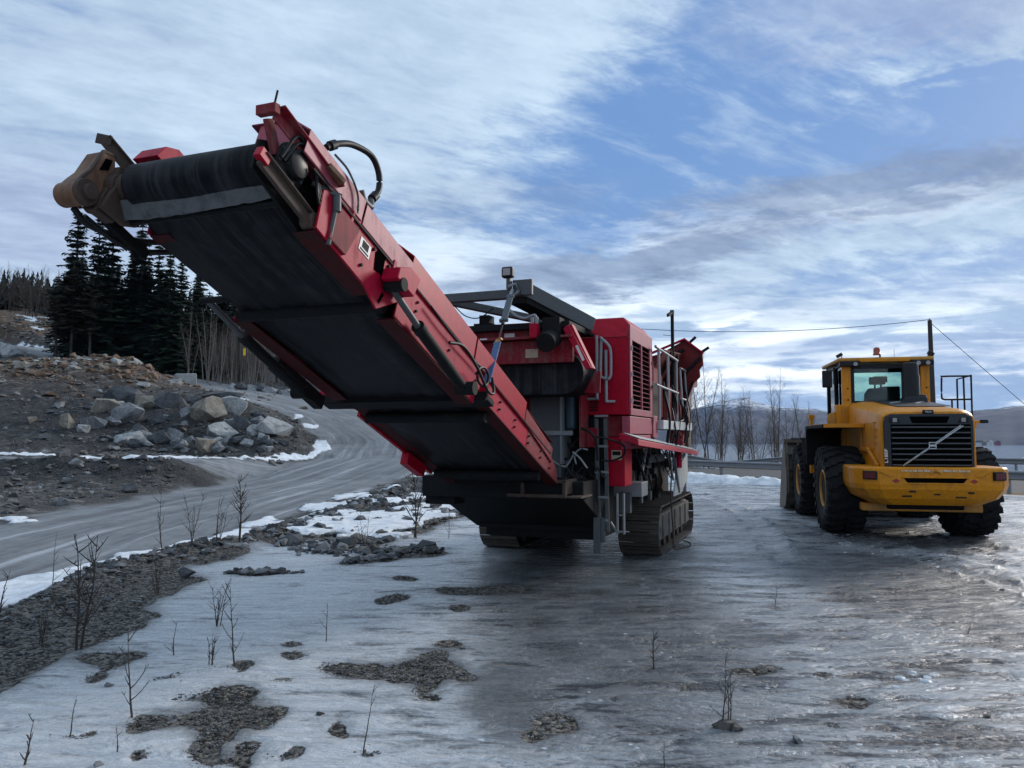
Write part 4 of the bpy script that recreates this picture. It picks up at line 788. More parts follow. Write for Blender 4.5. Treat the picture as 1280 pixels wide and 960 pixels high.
    mb = MB(); mb.box2((-1.05, -1.58, 1.3), (1.02, 2.2, 2.14)); mb.build('jaw_box', DARK, CR, bevel=.02)
    mb = MB(); mb.box2((.80, -1.98, 1.72), (.84, -1.66, 2.42)); mb.box2((.845, -1.80, 1.72), (1.0, -1.70, 1.98)); mb.build('control_panel', REDD, CR, bevel=.006)
    mb = MB()
    for k in range(6): mb.box2((.86, -1.675, 2.21 + .035 * k), (.98, -1.665, 2.228 + .035 * k))
    mb.build('hood_vent', DARK, CR)
    mb = MB(); rr = random.Random(11)
    for k in range(15):
        a = Vector((rr.uniform(.57, .95), rr.uniform(-1.95, -1.7), rr.uniform(1.35, 1.9))); b = a + Vector((rr.uniform(-.2, .2), rr.uniform(-.08, .08), rr.uniform(-.35, .05))); mid = (a + b) / 2 + Vector((rr.uniform(-.1, .1), -.08, -.08)); mb.tube(spline([a, mid, b], 5), rr.uniform(.008, .018), 6)
    mb.build('hydraulic_hose', HOSE, CR, smooth=60)
    mb = MB(); mb.tube(spline([(.10, -2.75, 1.70), (.25, -2.5, 1.68), (.42, -2.2, 1.58), (.56, -1.95, 1.47), (.62, -1.9, 1.50), (.72, -1.9, 1.66)], 5), .014, 6); mb.tube(spline([(.70, -1.95, 1.66), (.8, -1.95, 1.58), (.90, -1.95, 1.45)], 5), .014, 6); mb.tube(spline([(.74, -1.92, 1.5), (.72, -1.92, 1.62), (.80, -1.92, 1.70), (.9, -1.92, 1.69)], 5), .012, 6); mb.build('pale_conduit', GALV, CR, smooth=60)
    mb = MB(); mb.tube(spline([(.84, -2.02, 1.97), (.97, -2.04, 1.92), (1.03, -2.0, 1.80), (1.04, -1.95, 1.55)], 6), .018, 8); mb.tube(spline([(1.0, -2.0, 1.87), (1.2, -2.0, 1.83), (1.38, -1.95, 1.75), (1.36, -1.85, 1.62), (1.2, -1.8, 1.55), (1.05, -1.8, 1.55)], 6), .013, 8); mb.build('black_cable', HOSE, CR, smooth=60)
    # ---- access ladder and side steps
    lad = MB()
    for x in (.985, 1.105): lad.beam((x, -1.78, 2.1), (x + .02, -1.78, .62), .05, .035, up=(0, 1, 0))
    lo_ = lad.build('ladder', STEEL, CR, bevel=.004)
    lad = MB()
    for z in (2.12, 1.72, 1.38, 1.05, .75): lad.box2((.96, -1.80, z), (1.14, -1.76, z + .03))
    lad.build('rung', STEELL, lo_, bevel=.003)
    mb = MB(); mb.beam((.99, -1.80, .86), (.99, -1.80, .33), .10, .05, up=(0, 1, 0)); mb.beam((1.07, -1.80, .80), (1.07, -1.80, .48), .05, .05, up=(0, 1, 0)); mb.build('stabiliser_leg', STEEL, CR, bevel=.006)
    mb = MB(); mb.beam((.58, -1.80, 1.46), (.97, -1.80, .86), .035, .05, up=(0, 1, 0)); mb.beam((.62, -1.82, 1.26), (.98, -1.82, 1.26), .03, .07, up=(0, 0, 1)); mb.prism([(.6, 1.42), (.98, 1.20), (.98, .62)], 'y', -1.70, -1.66); mb.build('ladder_brace', STEEL, CR, bevel=.003)
    mb = MB()
    for x in (1.19, 1.28): mb.beam((x, -1.5, 1.10), (x, -1.5, .56), .02, .05, up=(0, 1, 0))
    for z in (.58, .80): mb.box2((1.18, -1.52, z), (1.29, -1.48, z + .02))
    mb.beam((1.10, -1.52, .72), (1.19, -1.52, .58), .02, .03, up=(0, 1, 0)); mb.build('step', STEELL, CR)
    # ---- machinery under the platform
    mb = MB(); mb.box2((1.02, -1.0, 1.02), (1.42, -.55, 1.22)); mb.build('valve_tray', STEELL, CR, bevel=.006)
    mb = MB(); mb.box2((1.12, -1.12, 0.80), (1.28, -1.0, 1.08)); mb.box2((1.30, -.60, .9), (1.34, -.5, 1.3)); mb.build('bracket_plate', STEEL, CR, bevel=.004)
    mb = MB(); mb.box2((1.10, .35, .95), (1.18, .75, 1.75)); mb.box2((1.2, .55, .85), (1.25, .65, 1.7)); mb.box2((1.0, .2, 1.45), (1.3, 1.6, 1.56)); mb.box2((1.05, 1.9, .9), (1.15, 2.1, 1.7)); mb.build('support_post', STEEL, CR, bevel=.006)
    mb = MB(); mb.beam((1.30, .0, 1.7), (1.30, -.4, 1.3), .03, .06); mb.build('stay_bar', STEELL, CR, bevel=.003); mb = MB(); mb.beam((1.36, 1.5, 1.60), (1.36, 2.1, 1.1), .03, .04); mb.build('stay_bar', STEELL, CR, bevel=.003); mb = MB(); mb.beam((1.36, 2.2, 1.5), (1.33, 2.9, .85), .05, .09); mb.build('stay_bar', STEELL, CR, bevel=.003)
    mb = MB(); mb.lathe([(.05, -.2), (.24, -.18), (.25, -.1), (.25, .1), (.24, .18), (.05, .2)], (0, 0, 0), 'x', 26); o = mb.build('drive_flywheel', RUST, CR, smooth=35); o.location = (1.1, 1.55, 1.18)
    mb = MB(); mb.poly([(1.30, 2.35, .78), (1.30, 2.75, 1.28), (1.32, 3.9, 1.50), (1.32, 3.95, 1.05), (1.30, 3.0, .74), (1.33, 2.35, .78), (1.33, 2.75, 1.28), (1.35, 3.9, 1.50), (1.35, 3.95, 1.05), (1.33, 3.0, .74)], [(0, 1, 2, 3, 4), (9, 8, 7, 6, 5), (0, 5, 6, 1), (1, 6, 7, 2), (2, 7, 8, 3), (3, 8, 9, 4), (4, 9, 5, 0)]); mb.build('pale_side_plate', PALE, CR, bevel=.004)
    mb = MB(); mb.box2((1.26, 3.86, .66), (1.32, 3.94, 1.65)); mb.build('rear_post', STEELL, CR)
    mb = MB(); rr = random.Random(5)
    for k in range(26):
        a = Vector((rr.uniform(1.02, 1.34), rr.uniform(-1.1, 2.6), rr.uniform(1.35, 1.75))); b = a + Vector((rr.uniform(-.1, .15), rr.uniform(-.6, .6), rr.uniform(-.6, -.1))); mb.tube(spline([a, (a + b) / 2 + Vector((.05, 0, -.12)), b], 5), rr.uniform(.01, .022), 6)
    for k in range(10): c_ = Vector((rr.uniform(1.05, 1.25), rr.uniform(-1.0, 2.4), rr.uniform(.9, 1.5))); mb.box(c_, (rr.uniform(.08, .2), rr.uniform(.1, .3), rr.uniform(.06, .22)))
    mb.build('engine_clutter', DARK, CR)
    mb = MB(); mb.tube(spline([(1.52, .75, 1.66), (1.53, .85, 1.3), (1.50, .95, .9), (1.52, 1.0, .4), (1.53, 1.02, .06), (1.62, 1.2, .03), (1.72, 1.5, .04), (1.66, 1.75, .06), (1.58, 1.65, .10)], 7), .013, 6); mb.build('hanging_rope', RUST, CR, smooth=60)
    # ---- feeder, walkway and hopper at the rear
    mb = MB(); mb.box2((1.10, .25, 1.98), (1.52, 3.4, 2.12)); mb.build('walkway_beam', PALE, CR, bevel=.006)
    mb = MB()
    for y in (.02, .85, 1.70): mb.tube([(1.50, y, 2.12), (1.50, y, 3.20)], .022, 8)
    for z in (3.19, 2.62): mb.tube(spline([(1.50, -.25, z + .03), (1.50, -.05, z + .02), (1.50, 1.85, z)], 4), .02, 8)
    mb.build('guard_rail', GALV, CR, smooth=50)
    mb = MB()
    for y in (2.35, 2.95): mb.tube([(1.50, y, 2.4), (1.46, y, 3.10)], .02, 8)
    for z in (3.10, 2.55): mb.tube([(1.48, 2.3, z), (1.48, 3.0, z)], .02, 8)
    mb.build('guard_rail', GALV, CR, smooth=50)
    mb = MB(); mb.tube([(1.44, 1.72, 2.3), (1.44, 1.72, 4.02)], .030, 8); mb.beam((1.44, 1.66, 4.02), (1.40, 1.50, 3.95), .04, .05); mb.box2((1.41, 1.68, 4.0), (1.47, 1.76, 4.07)); mb.tube([(1.44, 1.72, 3.62), (1.30, 1.60, 3.63)], .005, 5); mb.build('mast', DARK, CR)
    mb = MB(); mb.box2((1.05, .1, 2.14), (1.30, 1.1, 2.75)); mb.build('feeder_side', DARK, CR, bevel=.01)
    mb = MB(); mb.box2((1.18, .75, 2.2), (1.28, 1.55, 3.1)); mb.build('feeder_panel', REDD, CR, bevel=.008); mb = MB(); mb.box2((1.2, 2.1, 2.1), (1.32, 2.9, 2.75)); mb.build('feeder_panel', REDD, CR, bevel=.008); mb = MB(); mb.box2((1.15, 3.0, 1.6), (1.4, 3.35, 2.1)); mb.build('feeder_panel', REDD, CR, bevel=.008)
    # hopper wings: real flared plates with ribs
    mb = MB()
    def plate(a, b, c_, d, t=.03):
        P_ = [Vector(v) for v in (a, b, c_, d)]; nn = (P_[1] - P_[0]).cross(P_[3] - P_[0]).normalized() * t
        mb.poly(P_ + [p + nn for p in P_], [(0, 1, 2, 3), (7, 6, 5, 4), (0, 4, 5, 1), (1, 5, 6, 2), (2, 6, 7, 3), (3, 7, 4, 0)])
    plate((1.00, .7, 2.55), (1.00, 5.4, 2.75), (1.42, 5.9, 3.62), (1.42, .9, 3.30)); plate((-1.00, 5.4, 2.75), (-1.00, .7, 2.55), (-1.42, .9, 3.30), (-1.42, 5.9, 3.62)); plate((1.0, 5.35, 2.75), (-1.0, 5.35, 2.75), (-1.42, 6.0, 3.62), (1.42, 6.0, 3.62)); 
    mb.build('hopper_wing', HOPR, CR, bevel=.006)
    HP = [(.55, 2.0), (.55, 3.35), (.98, 3.45), (1.47, 3.70), (1.79, 3.43), (1.80, 3.21), (1.73, 3.13), (1.74, 2.99), (1.61, 2.86), (1.50, 2.55), (1.52, 2.1)]
    mb = MB(); mb.prism(HP, 'y', 3.0, 3.06); mb.build('hopper_front_sheet', HOPR, CR, bevel=.006)
    mb = MB(); mb.beam((.55, 2.98, 3.36), (1.48, 2.98, 3.715), .09, .035); mb.beam((1.46, 2.98, 3.715), (1.81, 2.98, 3.43), .09, .03); mb.build('hopper_rim', RED, CR, bevel=.004)
    mb = MB(); mb.beam((1.0, 2.97, 3.25), (1.45, 2.97, 3.52), .05, .06); mb.beam((1.40, 2.97, 3.0), (1.76, 2.97, 3.36), .05, .05); mb.beam((1.46, 2.97, 2.5), (1.62, 2.97, 2.9), .05, .04); mb.build('hopper_rib', DARK, CR, bevel=.003)
    mb = MB(); mb.prism([(3.07, 2.3), (3.07, 3.4), (5.6, 3.3), (5.5, 2.95), (4.9, 2.9), (4.6, 2.7), (4.3, 2.3)], 'x', 1.30, 1.36); mb.build('hopper_cheek', HOPR, CR, bevel=.008)
    mb = MB()
    for y in (1.5, 2.2, 3.3, 4.3): mb.prism([(1.1, 2.6), (1.46, 3.2), (1.46, 3.36), (1.1, 2.9)], 'y', y, y + .04)
    mb.beam((1.50, 3.1, 3.62), (1.66, 3.1, 3.76), .03, .05); mb.beam((1.72, 3.1, 3.44), (1.90, 3.1, 3.55), .03, .05)
    mb.build('hopper_rib', DARK, CR, bevel=.003)
    mb = MB(); mb.prism([(2.9, 2.1), (3.15, 2.95), (3.5, 2.95), (3.7, 2.0)], 'x', 1.42, 1.47); mb.build('rear_guard_plate', STEEL, CR, bevel=.006)
    mb = MB(); mb.box2((1.18, 3.3, 1.55), (1.46, 3.7, 2.25)); mb.build('rust_box', RUST, CR, bevel=.02)
    mb = MB(); mb.cyl((1.40, 2.45, 1.3), (1.40, 2.45, 2.7), .06, 14); mb.build('hopper_ram', RED, CR, smooth=40)
    mb = MB(); rr = random.Random(21)
    for k in range(14):
        y = rr.uniform(.2, 2.9); a = Vector((1.46, y, rr.uniform(2.0, 2.9))); b = Vector((1.48 + rr.uniform(-.05, .05), y + rr.uniform(-.4, .4), rr.uniform(1.5, 2.1))); mb.tube(spline([a, (a + b) / 2 + Vector((.06, rr.uniform(-.2, .2), .0)), b], 5), rr.uniform(.01, .02), 6)
    mb.build('feeder_hose', HOSE, CR, smooth=60)
    # ---- overband magnet across the conveyor
    mb = MB(); cz_, rz_ = 2.66, .27; pts = []
    for a in np.linspace(90, -90, 15): pts.append((.74 + rz_ * math.cos(R(a)), cz_ + rz_ * math.sin(R(a))))
    for a in np.linspace(-90, -270, 15): pts.append((-1.25 + rz_ * math.cos(R(a)), cz_ + rz_ * math.sin(R(a))))
    mb.prism(pts, 'y', -2.50, -1.80); mg = mb.build('magnet_belt', BELT, CR, bevel=.01, smooth=40)
    mb = MB(); mb.box2((-1.3, -2.60, 2.79), (.90, -2.52, 3.08)); mb.build('magnet_side_plate', REDD, CR, bevel=.006)
    mb = MB(); mb.box2((-1.3, -2.72, 3.09), (.92, -2.50, 3.12)); mb.box2((-1.3, -2.56, 3.12), (.90, -2.50, 3.24)); mb.build('magnet_ledge', REDD, CR, bevel=.004)
    mb = MB(); mb.box2((-1.3, -2.66, 3.22), (.88, -1.8, 3.30)); mb.build('magnet_top', DARK, CR, bevel=.006)
    mb = MB(); mb.poly([(.90, -2.64, 3.26), (1.17, -2.64, 2.70), (1.17, -2.50, 2.70), (.90, -2.50, 3.26), (.87, -2.64, 3.245), (1.14, -2.64, 2.685), (1.14, -2.50, 2.685), (.87, -2.50, 3.245)], [(0, 1, 2, 3), (7, 6, 5, 4), (0, 4, 5, 1), (1, 5, 6, 2), (2, 6, 7, 3), (3, 7, 4, 0)]); mb.prism([(.87, 3.25), (1.16, 2.70), (1.09, 2.68), (.80, 3.20)], 'y', -2.68, -2.64); sl = mb.build('magnet_chute', RED, CR, bevel=.004)
    mb = MB(); mb.poly([(.99, -2.70, 2.99), (1.08, -2.70, 2.80), (1.05, -2.70, 2.785), (.96, -2.70, 2.975)], [(0, 1, 2, 3)]); o = mb.build('warning_sticker', STICK, CR, label='white sticker on the sloping chute'); o.location = (0, .017, 0)
    mb = MB(); mb.prism([(.93, 2.42), (1.14, 2.42), (1.15, 2.70), (1.08, 2.70)], 'y', -2.20, -2.16); mb.build('chute_end_plate', REDD, CR, bevel=.003)
    mb = MB(); mb.box2((.28, -2.608, 2.86), (.45, -2.601, 2.97)); mb.build('data_plate', CREAM, CR, label='cream data plate')
    mb = MB(); mb.box2((-.30, -2.726, 3.10), (-.20, -2.721, 3.118)); mb.box2((-.02, -2.575, 3.14), (.12, -2.561, 3.19)); mb.build('small_plate', STICK, CR)
    mb = MB(); mb.cyl((.66, -2.95, 3.00), (.66, -2.45, 3.17), .12, 20); mb.box2((.55, -2.75, 3.10), (.78, -2.55, 3.34)); o = mb.build('magnet_motor', DARK, CR, smooth=40, bevel=.006)
    mb = MB(); mb.box2((.42, -2.86, 3.08), (.52, -2.74, 3.26)); o = mb.build('valve_block', RED, CR, bevel=.008)
    mb = MB()
    for x in (.44, .50): mb.cyl((x, -2.80, 3.26), (x, -2.80, 3.34), .022, 10)
    mb.build('hose_fitting', GALV, CR)
    mb = MB(); mb.tube(spline([(.50, -2.80, 3.33), (.46, -2.80, 3.37), (.34, -2.78, 3.34), (.22, -2.76, 3.38), (.12, -2.74, 3.46), (.05, -2.70, 3.50)], 6), .018, 8); mb.build('magnet_hose', GALV, CR, smooth=60)
    # lifting frame
    mb = MB(); mb.beam((-1.30, -2.6, 3.69), (.28, -2.6, 3.69), .12, .115); mb.build('frame_beam', STEEL, CR, bevel=.008)
    mb = MB(); mb.beam((-.95, -2.5, 3.70), (.40, -1.3, 3.45), .10, .10); mb.build('frame_beam', STEEL, CR, bevel=.008)
    mb = MB(); mb.beam((.24, -2.72, 3.74), (.90, -1.75, 3.36), .17, .19); mb.prism([(.16, 3.64), (.42, 3.64), (.42, 3.84), (.16, 3.84)], 'y', -2.76, -2.70); mb.build('lifting_arm', STEEL, CR, bevel=.008)
    mb = MB(); mb.poly([(.33, -2.70, 3.62), (.96, -1.75, 3.24), (.96, -1.75, 3.20), (.33, -2.70, 3.55), (.10, -2.70, 3.62), (.70, -1.75, 3.24), (.70, -1.75, 3.20), (.10, -2.70, 3.55)], [(0, 1, 2, 3), (7, 6, 5, 4), (0, 4, 5, 1), (1, 5, 6, 2), (2, 6, 7, 3), (3, 7, 4, 0)]); mb.build('arm_web', DARK, CR)
    mb = MB(); mb.box2((-.62, -2.2, 3.32), (-.36, -1.9, 3.40)); mb.box2((-.56, -2.15, 3.40), (-.42, -1.95, 3.52)); mb.build('frame_foot', DARK, CR)
    mb = MB(); mb.tube(spline([(-.75, -2.55, 3.6), (-.6, -2.5, 3.46), (-.4, -2.5, 3.43), (-.2, -2.5, 3.55)], 5), .008, 6); mb.build('thin_wire', HOSE, CR)
    # work lamp on the frame
    mb = MB(); mb.box2((.045, -2.86, 3.86), (.195, -2.76, 4.0)); lm = mb.build('work_lamp', BLKP, CR, bevel=.025, seg=3)
    mb = MB(); mb.box2((.07, -2.868, 3.885), (.17, -2.862, 3.975)); mb.build('lens', LENS, lm, bevel=.003)
    mb = MB(); mb.box2((.10, -2.82, 3.72), (.15, -2.74, 3.87)); mb.build('lamp_bracket', STEEL, lm)
    # support strap: grey ratchet webbing, shackle, blue webbing tied to the conveyor
    A0, A1, A2, A3 = Vector((.20, -2.80, 3.66)), Vector((.22, -3.20, 3.16)), Vector((.30, -3.72, 2.78)), Vector((.86, -5.05, 2.44))
    A0, A3 = Vector((.18, -2.82, 3.70)), cv(.86, 2.46, .04); dv = A3 - A0
    q0, q1, q2, q3, q4 = (A0 + dv * t for t in (.08, .40, .43, .62, .68))
    mb = MB(); mb.tube([A0, q0], .022, 8); mb.tube([A0 + Vector((-.05, 0, .05)), A0 + Vector((0.05, 0, .08)), A0 + Vector((.09, 0, -.02)), A0 + Vector((.0, 0, -.08))], .018, 8); mb.build('strap_hook', GALV, CR, smooth=60)
    mb = MB(); mb.beam(q0, q1, .02, .075, up=(1, 0, 0)); mb.beam(q0 - dv * .01, q0 + dv * .03, .03, .095, up=(1, 0, 0)); mb.beam(q1 - dv * .012, q1 + dv * .008, .035, .10, up=(1, 0, 0)); mb.build('ratchet_strap', GREYSTRAP, CR, bevel=.003)
    mb = MB(); mb.tube([q1, q1 + dv * .05], .02, 8); mb.tube([q1 + dv * .05, q3 - dv * .03], .010, 6); mb.build('strap_link', DARK, CR, smooth=60)
    mb = MB(); n = 14; cc = q3; ax = dv.normalized(); bx2 = ax.cross(Vector((0, 1, 0))).normalized()
    mb.tube([cc + ax * .05 * math.cos(t) + bx2 * .035 * math.sin(t) for t in np.linspace(0, 2 * math.pi, n)], .010, 6); mb.cyl(cc - bx2 * .05 + ax * .03, cc + bx2 * .05 + ax * .03, .013, 8); mb.build('shackle', GOLD, CR, smooth=60)
    mb = MB(); mb.beam(q3 + dv * .02, A3, .018, .07, up=(1, 0, 0)); mb.build('blue_strap', BLUESTRAP, CR, bevel=.003)
crusher()
# ------------------------------------------------------------------ the wheel loader
YEL = mat('yellow_paint', (0.64, 0.238, 0.007), 0.38, chips=.5, dirt=(0.17, 0.105, 0.05), dirt_amt=0.42, scale=3.0, streak=True, spec=0.25)
YELD = mat('yellow_paint_dusty', (0.54, 0.235, 0.016), 0.5, dirt=(0.17, 0.125, 0.08), dirt_amt=0.55, scale=4.0, streak=True)
TYRE = mat('tyre_rubber', (0.014, 0.0145, 0.016), 0.75, dirt=(0.045, 0.045, 0.047), dirt_amt=0.40, scale=5, bump=0.004, spec=.2)
GRILLEM = mat('charcoal_plastic', (0.026, 0.028, 0.033), 0.45, spec=.3, dirt=(0.08, 0.08, 0.08), dirt_amt=0.25, scale=8)
SLAT = mat('grille_slat', (0.085, 0.09, 0.098), 0.42)
CHROME = mat('dull_chrome', (0.46, 0.47, 0.48), 0.28, metal=0.7)
AMBER = mat('amber_dome', (0.32, 0.045, 0.012), 0.25, spec=0.6)
REDREF = mat('red_reflector', (0.26, 0.012, 0.010), 0.3)
BUCK = mat('worn_bucket_steel', (0.125, 0.100, 0.080), 0.6, dirt=(0.065, 0.050, 0.040), dirt_amt=0.5, scale=4, streak=True)
TXT = mat('white_lettering', (0.72, 0.66, 0.55), 0.5)
SEATM = mat('seat_fabric', (0.012, 0.012, 0.013), 0.85)
gm_, T, b = mat_base('cab_glass'); T.n.remove(b)
tr = T.new('ShaderNodeBsdfTransparent'); tr.inputs[0].default_value = (0.74, 0.86, 0.83, 1); gl = T.new('ShaderNodeBsdfGlossy'); gl.inputs['Roughness'].default_value = 0.03
fr = T.new('ShaderNodeFresnel'); fr.inputs[0].default_value = 1.45; mx = T.new('ShaderNodeMixShader')
T.l.new(fr.outputs[0], mx.inputs[0]); T.l.new(tr.outputs[0], mx.inputs[1]); T.l.new(gl.outputs[0], mx.inputs[2])
T.l.new(mx.outputs[0], [n for n in T.n if n.type == 'OUTPUT_MATERIAL'][0].inputs[0]); GLASS = gm_

def text_mesh(name, body, size, m, parent, loc, rot, width=None, depth=0.002, bold=False):
    cu = bpy.data.curves.new(name, 'FONT'); cu.body = body; cu.size = size; cu.extrude = depth; cu.align_x = 'CENTER'; cu.align_y = 'CENTER'
    if bold: cu.offset = size * 0.02
    tmp = bpy.data.objects.new(name, cu); COL.objects.link(tmp); bpy.context.view_layer.update()
    me = bpy.data.meshes.new_from_object(tmp.evaluated_get(bpy.context.evaluated_depsgraph_get())); bpy.data.objects.remove(tmp)
    me.name = name; me.materials.clear(); me.materials.append(m); o = bpy.data.objects.new(name, me); COL.objects.link(o); o.parent = parent
    o.location = loc; o.rotation_euler = rot
    if width:
        xs = [v.co.x for v in me.vertices]; k = width / (max(xs) - min(xs))
        for v in me.vertices: v.co.x *= k
    return o

LD = thing('wheel_loader', 'yellow wheel loader parked on the ice, rear grille facing us, amber beacon on cab', 'wheel loader', (7.55, 15.0, 0.0), R(-12.5))
def make_wheel():
    w = bpy.data.objects.new('wheel', None); COL.objects.link(w); w.parent = LD; w.empty_display_size = .2
    mb = MB(); mb.lathe([(.34, -.27), (.40, -.315), (.55, -.34), (.70, -.335), (.775, -.30), (.80, -.22), (.805, 0), (.80, .22), (.775, .30), (.70, .335), (.55, .34), (.40, .315), (.34, .27)], (0, 0, 0), 'x', 56)
    n = 23
    for sg in (-1, 1):
        for k in range(n):
            a0 = 2 * math.pi * (k + (0 if sg < 0 else .5)) / n
            # a lug: three bent blocks running from the shoulder to the tread centre
            for (x, da, w_, l_, rr) in ((.305, -.055, .10, .115, .768), (.215, -.02, .12, .12, .797), (.09, .05, .15, .105, .804)):
                a = a0 + da; rot = Matrix.Rotation(a, 3, 'X'); c_ = rot @ Vector((sg * x, 0, rr)); mb.box(c_, (w_, l_, .075), rot @ Matrix.Rotation(sg * .22, 3, 'Z'))
            rot = Matrix.Rotation(a0 - .06, 3, 'X'); mb.box(rot @ Vector((sg * .338, 0, .70)), (.035, .085, .16), rot)
    mb.build('tyre', TYRE, w, smooth=35)
    mb = MB(); mb.lathe([(.36, .0), (.37, .30), (.345, .315), (.325, .30), (.30, .18), (.16, .13), (.15, .20), (.10, .22), (.02, .22)], (0, 0, 0), 'x', 36)
    for k in range(12):
        a = k * math.pi / 6; mb.cyl((.13, .225 * math.cos(a), .225 * math.sin(a)), (.175, .225 * math.cos(a), .225 * math.sin(a)), .018, 6)
    mb.build('rim', YELD, w, smooth=30)
    return w
w0 = make_wheel()
for i, (x, y, rz) in enumerate(((-1.13, 0, math.pi), (1.13, 0, 0), (-1.13, 3.3, math.pi), (1.13, 3.3, 0))):
    w = w0 if i == 0 else copy_tree(w0, LD); w.location = (x, y, .835); w.rotation_euler = (.1 + .7 * i, 0, rz)

def loader():
    # counterweight: rounded in plan, tapering below
    mb = MB(); plan = [(-1.20, -.75), (-1.25, -1.55), (-1.21, -1.78), (-1.08, -1.96), (-.85, -2.04), (.85, -2.04), (1.08, -1.96), (1.21, -1.78), (1.25, -1.55), (1.20, -.75)]
    rows = [(.68, .70, .22), (.80, .90, .10), (.96, .985, .012), (1.04, 1.0, 0), (1.30, 1.0, 0), (1.335, .985, .012)]
    vs = []
    for (z, k, ins) in rows: vs += [(x * k, min(-.75, y + ins), z) for x, y in plan]
    n = len(plan); m = len(rows)
    fs = [(i * n + j, i * n + (j + 1) % n, (i + 1) * n + (j + 1) % n, (i + 1) * n + j) for i in range(m - 1) for j in range(n)] + [tuple(range(n)), tuple((m - 1) * n + j for j in range(n - 1, -1, -1))]
    mb.poly(vs, fs); cw = mb.build('counterweight', YEL, LD, bevel=.02, seg=3)
    mb = MB(); mb.prism([(-.48, 1.155), (.50, 1.155), (.44, 1.075), (-.42, 1.075)], 'y', -2.052, -1.9); mb.build('step_slot', VOID, cw, bevel=.004)
    mb = MB(); mb.prism([(-.50, 1.155), (.52, 1.155), (.52, 1.172), (-.50, 1.172)], 'y', -2.062, -2.03); mb.prism([(-.46, 1.055), (.48, 1.055), (.48, 1.075), (-.46, 1.075)], 'y', -2.058, -2.03); mb.build('slot_lip', YEL, cw, bevel=.004)
    for sg in (-1, 1):
        # lamp pockets with barred rear lights, angled with the corner
        rot = Matrix.Rotation(sg * .42, 3, 'Z'); c_ = Vector((sg * 1.0, -2.0, 1.195))
        mb = MB(); mb.box(c_, (.23, .05, .145), rot); lp = mb.build('rear_lamp', BLKP, cw, bevel=.012)
        mb = MB()
        for k in range(5): mb.box(c_ + rot @ Vector((0, -.03, -.05 + .025 * k)), (.20, .012, .009), rot)
        mb.build('lamp_bar', GRILLEM, lp)
        mb = MB(); mb.box(c_ + rot @ Vector((0, -.022, 0)), (.19, .012, .11), rot); mb.build('lens', REDREF, lp, bevel=.004)
        mb = MB(); x = sg * .60; mb.prism([(x - .065, 1.105), (x, 1.14), (x + .065, 1.105), (x, 1.07)], 'y', -2.047, -2.02); mb.build('reflector', REDREF, cw)
        mb = MB(); rot2 = Matrix.Rotation(sg * .42, 3, 'Z'); mb.box(Vector((sg * .93, -1.985, 1.0)), (.14, .02, .035), rot2); mb.build('tail_reflector', REDREF, cw, bevel=.003)
        mb = MB(); mb.prism([(sg * .80, 1.30), (sg * .62, 1.19), (sg * .70, 1.17), (sg * .86, 1.26)], 'y', -2.056, -2.03); mb.build('moulding', YEL, cw, bevel=.006)
    mb = MB(); mb.tube([(.02 + .075 * math.cos(t), -2.05, 1.225 + .05 * math.sin(t)) for t in np.linspace(0, math.pi, 9)], .022, 8); mb.build('tow_eye', YELD, cw, smooth=50)
    text_mesh('bumper_text', 'Løser av stål som Båter gjemmer Måltec dfor fjerne tar', .052, TXT, cw, (.02, -2.046, 1.278), (R(90), 0, 0), 1.06, bold=True)
    mb = MB(); 
    for (x, z, a_, b_) in ((-.42, .86, .16, .07), (.05, .89, .10, .05), (.42, .85, .18, .07), (.56, .92, .10, .05), (-.34, .93, .12, .04)): mb.box((x, -1.985 + (.9 - z) * .8, z), (a_, .03, b_), Matrix.Rotation(-.6, 3, 'X'))
    mb.build('scrape_mark', BLKP, cw, bevel=.015)
    # underbelly
    mb = MB(); mb.box2((-1.02, -1.45, .54), (.92, -1.2, .68)); mb.build('rear_crossbar', YELD, LD, bevel=.02)
    mb = MB(); mb.box2((-.62, -1.5, .58), (.62, 1.2, 1.35)); mb.box2((-.45, 1.2, .6), (.45, 3.9, 1.25)); mb.build('rear_frame', DARK, LD, bevel=.03)
    for y in (0, 3.3):
        mb = MB(); mb.lathe([(.16, -.95), (.18, -.4), (.32, -.25), (.36, 0), (.32, .25), (.18, .4), (.16, .95)], (0, 0, 0), 'x', 24); o = mb.build('axle', DARK, LD, smooth=40); o.location = (0, y, .80)
    # hood
    mb = MB(); ys = [-1.74, -1.62, -1.2, .0, .78]; tz = [2.28, 2.335, 2.38, 2.49, 2.575]; vs = []
    for y, t in zip(ys, tz):
        k = 0.985 if y < -1.7 else 1.0
        vs += [(-.76 * k, y, 1.28), (-.76 * k, y, t - .17), (-.735 * k, y, t - .085), (-.66 * k, y, t - .03), (-.50, y, t), (.50, y, t), (.66 * k, y, t - .03), (.735 * k, y, t - .085), (.76 * k, y, t - .17), (.76 * k, y, 1.28)]
    fs = [(i * 10 + j, i * 10 + (j + 1) % 10, (i + 1) * 10 + (j + 1) % 10, (i + 1) * 10 + j) for i in range(4) for j in range(10)] + [tuple(range(10)), tuple(40 + j for j in range(9, -1, -1))]
    mb.poly(vs, fs); hd = mb.build('engine_hood', YEL, LD, bevel=.012, smooth=32)
    mb = MB(); mb.prism([(-1.1, 2.395), (.70, 2.572), (.70, 2.582), (-1.1, 2.405)], 'x', -.30, .62); mb.build('black_top_panel', GRILLEM, hd, bevel=.004)
    mb = MB()
    for k in range(2): mb.beam((-.2 + .45 * k, -.2, 2.495), (.1 + .45 * k, .3, 2.54), .04, .03)
    mb.build('hood_bracket', PALE, hd)
